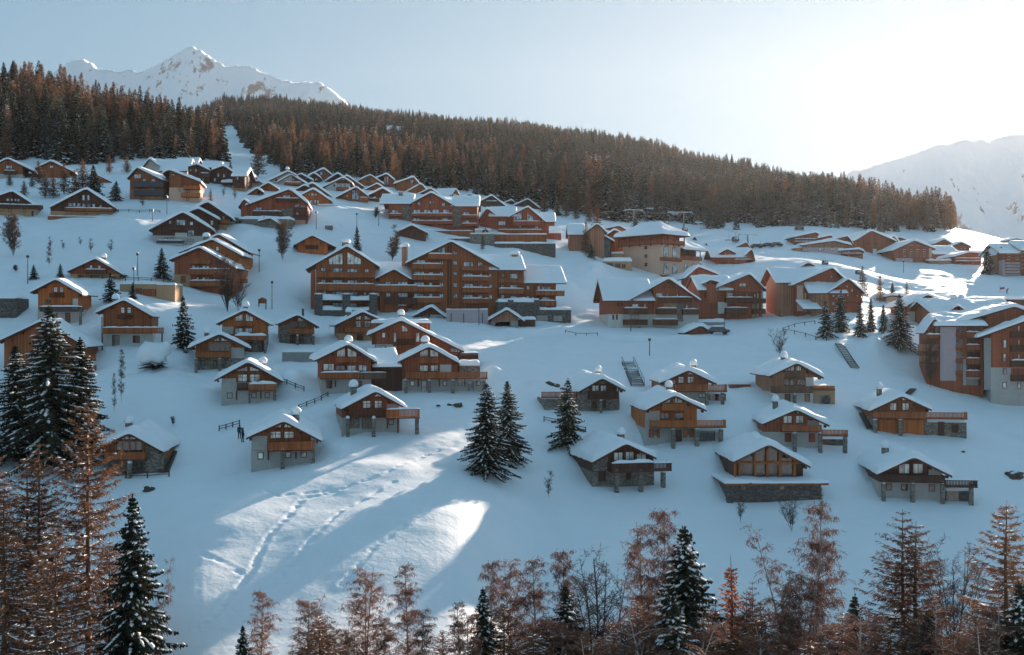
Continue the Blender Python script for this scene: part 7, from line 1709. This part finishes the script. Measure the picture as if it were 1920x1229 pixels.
# ------------------------------------------------------------------ street furniture, people, lifts
GL = 'street lamps of the village'
def lamp(px, pt, pb, label, globe=False, arm=False):
    g = ground(px, pb); h = (pb - pt) * g.y / F
    r = empty('street_lamp', g, 0, label, 'street lamp', GL)
    MB().mat('metal_dark').tube((0, 0, -.6), (0, 0, h), .09, .06, 8).build('pole', r, smooth=False)
    m = MB().mat('metal_dark')
    if arm: m.tube((0, 0, h - .1), (1.0, 0, h + .15), .05, .04, 6).box(.75, 1.35, -.15, .15, h + .08, h + .22)
    elif globe: m.mat('snow_roof').lump((0, 0, h + .25), .38, .38, .42, 10, 6, 2, .03, -.8)
    else: m.box(-.22, .22, -.22, .22, h, h + .5).mat('snow_roof').lump((0, 0, h + .5), .3, .3, .22, 8, 3, 2, .05, -.1)
    m.build('lamp_head', r)
for a in [(52, 485, 534, 'black lamp post by the small round spruce and hedge'), (258, 480, 518, 'black lamp post behind the roadside hedge'), (251, 508, 560, 'black lamp post rising from the flat garage corner'), (486, 473, 512, 'black lamp post on the snow beside the red stepped apartments'),
          (313, 372, 402, 'thin lamp post under the black-railed house'), (593, 402, 432, 'thin lamp post on the slope below the glowing orange chalet'), (669, 404, 430, 'thin lamp post above the thin spruce'), (710, 400, 425, 'thin lamp post next to the wide hotel'), (286, 398, 416, 'short lamp post by the fence rails of the big dark chalet'),
          (1694, 492, 512, 'faint far lamp post beyond the small snowy spruce')]:
    lamp(*a)
lamp(326, 550, 566, 'short post lamp buried under a round ball of snow', globe=True)
lamp(510, 532, 580, 'tall lamp mast by the wooden notice board')
lamp(898, 560, 610, 'tall street lamp with arm in front of the white board fence', arm=True)
lamp(1183, 580, 622, 'street lamp with curved arm before the cream-based apartment house', arm=True)
lamp(1358, 585, 628, 'street lamp with snow-capped arm between the dark red apartment houses', arm=True)
lamp(495, 398, 426, 'lamp post with arm before the large red-brown lodge', arm=True)
lamp(1218, 640, 668, 'slim post on the snow above the stairway')
def rail(pts, label, h=.62, n_between=3, mat='wood_trim', post='post', bars=2):
    G = [ground(*p) for p in pts]
    r = empty('rail_fence', G[0], 0, label, 'fence', None)
    segs = []
    for a, b in zip(G[:-1], G[1:]):
        for k in range(n_between): segs.append((a.lerp(b, k / n_between)))
    segs.append(G[-1]); base = G[0]
    S = [Vector((p.x, p.y, float(gz(p.x, p.y)))) - base for p in segs]
    for p in S: MB().mat(mat).box(p.x - .06, p.x + .06, p.y - .06, p.y + .06, p.z - .5, p.z + h + .12).build(post, r)
    for zz in ([h] if bars == 1 else [h, h * .5]):
        m = MB().mat(mat)
        for a, b in zip(S[:-1], S[1:]): m.tube(a + Vector((0, -.08, zz)), b + Vector((0, -.08, zz)), .05, .05, 4)
        m.build('rail', r)
rail([(411, 809), (449, 799)], 'short wooden rail on the snow between the two lower chalets')
rail([(236, 898), (317, 894)], 'wooden rail in front of the stone-walled chalet', n_between=2)
rail([(522, 718), (570, 735)], 'wooden rail running down from the grey plaster chalet')
rail([(560, 770), (590, 758), (615, 745)], 'curved wooden rail climbing to the orange deck chalet', n_between=2)
rail([(1020, 792), (1050, 799)], 'short rail beside the lone spruce and its snow heap', n_between=1)
rail([(1072, 805), (1098, 811)], 'short rail behind the antlered stone chalet', n_between=1)
rail([(150, 523), (235, 527), (330, 533)], 'long dark roadside rail above the flat garage', n_between=4)
rail([(222, 398), (300, 400)], 'thin rail fence on the sunny slope by the big dark chalet', n_between=4)
rail([(1468, 622), (1490, 614), (1528, 608)], 'dark zigzag rail below the pinkish house, upper line', n_between=2, bars=1)
rail([(1470, 624), (1510, 632), (1550, 640)], 'dark zigzag rail below the pinkish house, lower line', n_between=2, bars=1)
rail([(1060, 625), (1120, 630)], 'dark snow-buried rail at the road below the stone service wing', n_between=3, bars=1, h=.5)
def stairs(pa, pb, w, label, handrail=True):
    A = ground(*pa); B = ground(*pb); r = empty('outdoor_stairs', B, 0, label, 'stairs', None); A2 = A - B; n = 15
    m = MB().mat('wood_grey')
    for k in range(n):
        p = A2 * (k / (n - 1)); z = p.z + .15; m.box(p.x - w / 2, p.x + w / 2, p.y - .25, p.y + .25, z, z + .08)
    m.build('treads', r)
    for sx in (-1, 1):
        m = MB().mat('metal_dark'); o = Vector((sx * w / 2, 0, 0)); m.tube(o + Vector((0, 0, .1)), A2 + o + Vector((0, 0, .1)), .1, .1, 4); m.build('stringer', r)
        if handrail:
            m = MB().mat('metal_dark'); m.tube(o + Vector((0, 0, 1.1)), A2 + o + Vector((0, 0, 1.1)), .04, .04, 4)
            for k in range(9): p = A2 * (k / 8) + o; m.tube(p, p + Vector((0, 0, 1.1)), .035, .035, 4)
            m.build('handrail', r)
stairs((1177, 682), (1196, 724), 2.0, 'straight grey stairway climbing the snow bank behind the orange and red chalets')
stairs((1573, 648), (1603, 692), 1.3, 'narrow stairway up the snow mound behind the garage-door chalet', False)
stairs((1712, 732), (1702, 742), .9, 'short stairs below the snow mound by the edge block', False)
stairs((322, 850), (306, 888), 1.2, 'wooden steps beside the stone-walled chalet', False)
stairs((1617, 778), (1632, 806), .9, 'little steps at the side of the garage-door chalet', False)
# notice board
g = ground(492, 578); r = empty('notice_board', g, 0, 'small peaked wooden notice board on two legs by the lamp mast', 'notice board')
MB().mat('wood_dark').box(-.8, -.62, -.05, .1, -.3, 1.6).build('leg', r); MB().mat('wood_dark').box(.62, .8, -.05, .1, -.3, 1.6).build('leg', r)
MB().mat('wood_brown').prism([(-.85, .9), (.85, .9), (.85, 1.75), (0, 2.15), (-.85, 1.75)], 0, .08).build('board', r); MB().mat('snow_roof').lump((0, 0, 2.1), .7, .25, .2, 8, 3, 1, .1, 0).build('snow_cap', r, smooth=True)
g = ground(616, 432); r = empty('utility_box', g, 0, 'little stone utility hut alone on the snow above the small orange chalet', 'hut')
MB().mat('stone').box(-.9, .9, 0, 1.6, -1, 1.2).build('wall', r); MB().mat('snow_roof').lump((0, .8, 1.2), 1.2, 1.1, .4, 10, 4, 1, .05, -.1).build('roof_snow', r, smooth=True)
# plastered retaining wall
for (x0, x1, yt, yb, d, m, lab) in [(529, 592, 658, 680, 1.0, 'concrete', 'pale concrete retaining wall with snow top between the small stone chalet and the joined pair'), (1368, 1408, 718, 728, 1.0, 'wood_red', 'low red-brown plank barrier with snow beside the stairway chalet')]:
    g = ground((x0 + x1) / 2, yb); s_ = g.y / F; r = empty('retaining_wall', g, 0, lab, 'wall'); w = (x1 - x0) * s_ / 2; h = (yb - yt) * s_
    o = MB().mat(m).box(-w, w, 0, d, -2, h - .25).build('wall', r); roof_snow(lambda c: h - .25, -w, w, 0, d, .35, 'y', 3, True, 'snow_cover', o, out=.05)
for (px, pb, rx, lab) in [(280, 921, .75, 'dark rock poking out of the snow below the stone-walled chalet'), (860, 763, .75, 'flat dark rock, biggest of three below the long balcony'), (842, 761, .4, 'small rock in the middle of the three below the long balcony'), (822, 762, .28, 'tiniest of the three rocks below the long balcony'),
                          (1806, 848, .3, 'small dark stone alone on the snow past the chalet terraces'), (1905, 895, 1.1, 'snowy dark rocks near the picture edge beside the lowest chalet'), (1893, 890, .8, 'smaller rock joined to the snowy ones near the picture edge'), (1030, 722, .8, 'dark boulder at the back of the stone chalet terrace'), (1043, 726, .7, 'second boulder in the line behind the stone chalet terrace'), (1058, 730, .7, 'third boulder in the line behind the stone chalet terrace')]:
    g = ground(px, pb); r = empty('boulder', g, 0, lab, 'rock'); MB().mat('rock').lump((0, 0, 0), rx, rx * .7, rx * .55, 9, 5, int(px), .3, -.3).build('stone', r)
    MB().mat('snow_roof').lump((-.1, .1, rx * .42), rx * .55, rx * .4, rx * .2, 8, 3, int(px) + 1, .2, -.2).build('snow_cap', r, smooth=True)

# people
def person(px, pb, label, pose, jacket='cloth_dark', yaw=0.0, skis=False):
    g = ground(px, pb); r = empty('person', g, yaw, label, 'person')
    J = dict(pelvis=(0, 0, .95), chest=(0, .02, 1.35), neck=(0, .0, 1.52), head=(0, -.02, 1.66), lsh=(-.19, 0, 1.43), rsh=(.19, 0, 1.43), lel=(-.26, -.02, 1.15), rel=(.26, -.02, 1.15), lha=(-.26, -.14, .9), rha=(.26, -.14, .9), lhip=(-.1, 0, .9), rhip=(.1, 0, .9), lkn=(-.12, -.05, .5), rkn=(.12, .03, .5), lft=(-.13, 0, .06), rft=(.13, .12, .06), lto=(-.14, -.2, .04), rto=(.14, -.08, .04))
    J.update(pose)
    names = list(J); E = [('pelvis', 'chest'), ('chest', 'neck'), ('neck', 'head'), ('chest', 'lsh'), ('chest', 'rsh'), ('lsh', 'lel'), ('rsh', 'rel'), ('lel', 'lha'), ('rel', 'rha'), ('pelvis', 'lhip'), ('pelvis', 'rhip'), ('lhip', 'lkn'), ('rhip', 'rkn'), ('lkn', 'lft'), ('rkn', 'rft'), ('lft', 'lto'), ('rft', 'rto')]
    Rr = dict(pelvis=.17, chest=.19, neck=.07, head=.115, lsh=.09, rsh=.09, lel=.06, rel=.06, lha=.045, rha=.045, lhip=.11, rhip=.11, lkn=.075, rkn=.075, lft=.06, rft=.06, lto=.04, rto=.04)
    me = bpy.data.meshes.new('body'); me.from_pydata([J[n] for n in names], [(names.index(a), names.index(b)) for a, b in E], [])
    o = bpy.data.objects.new('body', me); link(o, r); me.materials.append(M[jacket])
    md = o.modifiers.new('skin', 'SKIN'); sv = me.skin_vertices[0].data
    for i, n in enumerate(names): sv[i].radius = (Rr[n], Rr[n]); sv[i].use_root = (n == 'pelvis')
    ss = o.modifiers.new('ss', 'SUBSURF'); ss.levels = 1; ss.render_levels = 2
    hx, hy, hz = J['head']
    MB().mat('cloth_dark').lump((hx, hy, hz + .02), .125, .13, .13, 10, 6, 1, .0, -.2).build('hat', r, smooth=True)
    MB().mat('skin').lump((hx, hy - .07, hz - .02), .08, .06, .1, 8, 5, 1, .0, -.8).build('face', r, smooth=True)
    if skis: MB().mat('cloth_blue').box(-.2, -.1, -.9, .8, .0, .03).box(.1, .2, -.9, .8, .0, .03).build('skis', r)
    return r
person(449, 825, 'person in dark clothes standing at the corner of the chalet above the sunlit snow', {}, 'cloth_dark', .4)
person(455, 830, 'person in dark clothes a step lower behind the chalet corner, carrying a bag', dict(lha=(-.3, -.1, .8)), 'cloth_dark', 2.2)
person(1888, 551, 'skier in dark clothes bending forward on the piste', dict(chest=(.15, -.1, 1.2), neck=(.26, -.15, 1.3), head=(.35, -.18, 1.42), lsh=(.05, -.25, 1.28), rsh=(.25, .05, 1.28), lel=(.1, -.45, 1.1), rel=(.4, .1, 1.05)), 'cloth_dark', 0, True)
g = ground(1875, 548); r = empty('safety_flag', g, .3, 'small red banner on the piste next to the skier', 'banner')
MB().mat('metal_dark').tube((0, 0, -.3), (0, 0, 1.6), .04, .03, 6).build('pole', r); MB().mat('cloth_red').prism([(.03, .7), (1.5, .8), (1.6, 1.5), (.9, 1.3), (.03, 1.25)], -.02, .03).build('cloth', r)
for (x, pt, pb, lab) in [(1637, 466, 480, 'white banner on a tall pole beside the tallest far lodge')]:
    g = ground(x, pb); h = (pb - pt) * g.y / F; r = empty('banner', g, 0, lab, 'banner'); MB().mat('metal_white').tube((0, 0, -.3), (0, 0, h), .1, .07, 6).build('pole', r); MB().mat('metal_white').box(.08, 1.2, -.03, .03, h - 4, h - .2).build('cloth', r)

# chair lift and gondola
def pylon(px, pt, pb, label, arms=3.2):
    g = ground(px, pb); h = (pb - pt) * g.y / F; r = empty('lift_pylon', g, .1, label, 'lift pylon', 'pylons of the chairlift')
    MB().mat('metal_grey').tube((0, 0, -.6), (0, 0, h), .4, .28, 10).build('mast', r); MB().mat('metal_white').box(-arms, arms, .2 - .4, .2, h, h + .3).build('crossarm', r)
    for s_ in (-1, 1): MB().mat('metal_white').box(s_ * arms - .5, s_ * arms + .5, -.4, .4, h - .25, h - .01).build('sheave_train', r)
    return Vector((g.x, g.y, g.z + h))
p1 = pylon(1188, 395, 430, 'lift pylon with white crossarm at the wood edge above the hall')
p2 = pylon(1282, 399, 430, 'lift pylon with white crossarm between the wood and the hall roof')
p3 = pylon(1402, 441, 462, 'low lift pylon with white crossarm near the parked cars on the piste', 3.4)
def chair(px, py, Y, label):
    p = P(px, py, Y); r = empty('lift_chair', p, .2, label, 'lift chair', 'hanging chairs of the chairlift')
    MB().mat('metal_grey').tube((0, 0, 0), (0, 0, 3.0), .06, .06, 6).build('hanger', r); MB().mat('metal_grey').box(-1.4, 1.4, -.3, .4, -.1, 0).build('seat', r); MB().mat('snow_roof').box(-1.35, 1.35, -.3, .4, .003, .25).build('snow_cover', r); MB().mat('metal_grey').box(-1.4, 1.4, .4, .5, -.1, .7).build('backrest', r)
for a in [(1219, 392, 435, 'snowy lift chair hanging just past the first pylon'), (1258, 399, 435, 'lift chair close to the middle pylon, upper line'), (1266, 402, 431, 'lift chair close to the middle pylon, lower line'), (1310, 418, 427, 'lift chair hanging low over the piste past the middle pylon'), (1320, 431, 419, 'lift chair nearly touching the snow below the wood'), (1367, 453, 399, 'lift chair beside the dark gondola cabin')]: chair(*a)
def cabin(px, py, Y, label, s=1.0):
    p = P(px, py, Y); r = empty('gondola_cabin', p, .15, label, 'gondola cabin', 'gondola cabins'); r.scale = (s * .68,) * 3
    MB().mat('metal_dark').prism([(-1.2, -1), (1.2, -1), (1.45, 0), (1.15, 1.1), (-1.15, 1.1), (-1.45, 0)], -1, 1).build('body', r); MB().mat('pane_glass_sky').box(-1.0, 1.0, -1.03, -1.004, -.1, .85).build('window', r)
    MB().mat('metal_grey').tube((0, 0, 1.1), (0, 0, 2.8), .07, .07, 6).build('hanger', r); MB().mat('snow_roof').lump((0, 0, 1.1), 1.1, .9, .3, 10, 3, 1, .05, 0).build('snow_cap', r, smooth=True)
for a in [(1249, 419, 379, 'dark gondola cabin right above the ridge of the hipped roof', .9), (1284, 431, 371, 'dark gondola cabin over the shoulder of the hipped roof', .9), (1379, 449, 379, 'dark gondola cabin above the far red house', 1.15), (1547, 493, 299, 'gondola cabin hanging just above the roof of the pinkish house', .8), (1610, 511, 299, 'dark gondola cabin by the brown larch behind the pinkish house', .8), (1426, 461, 387, 'dark gondola cabin near the snow-covered parked cars', .9)]: cabin(*a)
def cable(name, pts, label, r_=.035):
    base = pts[0]; m = MB().mat('metal_dark')
    for a, b in zip(pts[:-1], pts[1:]):
        q = [a.lerp(b, k / 8) - Vector((0, 0, 4 * (k / 8) * (1 - k / 8) * .01 * (b - a).length)) for k in range(9)]
        for u, v in zip(q[:-1], q[1:]): m.tube(u - base, v - base, r_, r_, 4)
    o = m.build(name, None, loc=base); tag(o, label, 'cable')
cable('lift_cable', [p1 + Vector((-40, 60, 22)), p1 + Vector((0, 0, -.3)), p2 + Vector((0, 0, -.3)), p3 + Vector((0, 0, -.3))], 'thin steel cable strung over the white-armed lift pylons')
# parked cars
def car(px, pb, label, yaw=0.1, sc=1.0):
    g = ground(px, pb); r = empty('parked_car', g, yaw, label, 'car', 'snow-covered cars parked by the piste')
    MB().mat('car_paint').prism([(-2.2, .35), (2.2, .35), (2.2, .85), (1.5, .98), (.9, 1.45), (-1.2, 1.45), (-1.9, 1.0), (-2.2, .9)], -.85, .85).build('body', r)
    MB().mat('pane_dark').box(-1.2, .9, -.87, -.853, 1.0, 1.38).build('window', r)
    for x in (-1.4, 1.4):
        for y in (-.86, .66): MB().mat('rubber').tube((x, y, .33), (x, y + .2, .33), .33, .33, 12).build('wheel', r)
    MB().mat('snow_roof').lump((-.15, 0, 1.42), 1.35, .85, .35, 12, 3, 3, .05, 0).build('snow_cap', r, smooth=True)
car(1418, 466, 'dark parked car with snow on its roof, nearest the low lift pylon')
car(1440, 464, 'snow-buried parked car, second from the low lift pylon', .2)
car(1456, 463, 'snow-buried parked car, third from the low lift pylon', .15)
car(1346, 627, 'dark car parked alone at the end of the road below the dark red blocks', .05)
car(438, 420, 'dark parked car between the dark staggered chalets and the red-brown lodge', .4)
# ------------------------------------------------------------------ the air
hz = MB().mat('snow').box(-3400, 3400, -300, 5600, -62, 1300)
bpy.data.materials.new('haze'); mh = bpy.data.materials['haze']; mh.use_nodes = True; nt = mh.node_tree; nt.nodes.clear(); M['haze'] = mh
ou = nt.nodes.new('ShaderNodeOutputMaterial'); pv = nt.nodes.new('ShaderNodeVolumePrincipled')
pv.inputs['Color'].default_value = (.96, .97, 1.0, 1); pv.inputs['Density'].default_value = HAZE; pv.inputs['Anisotropy'].default_value = .56
nt.links.new(pv.outputs[0], ou.inputs['Volume'])
ho = hz.build('haze'); ho.data.materials.clear(); ho.data.materials.append(mh); tag(ho, kind='stuff', label='thin bluish winter haze over the whole valley')
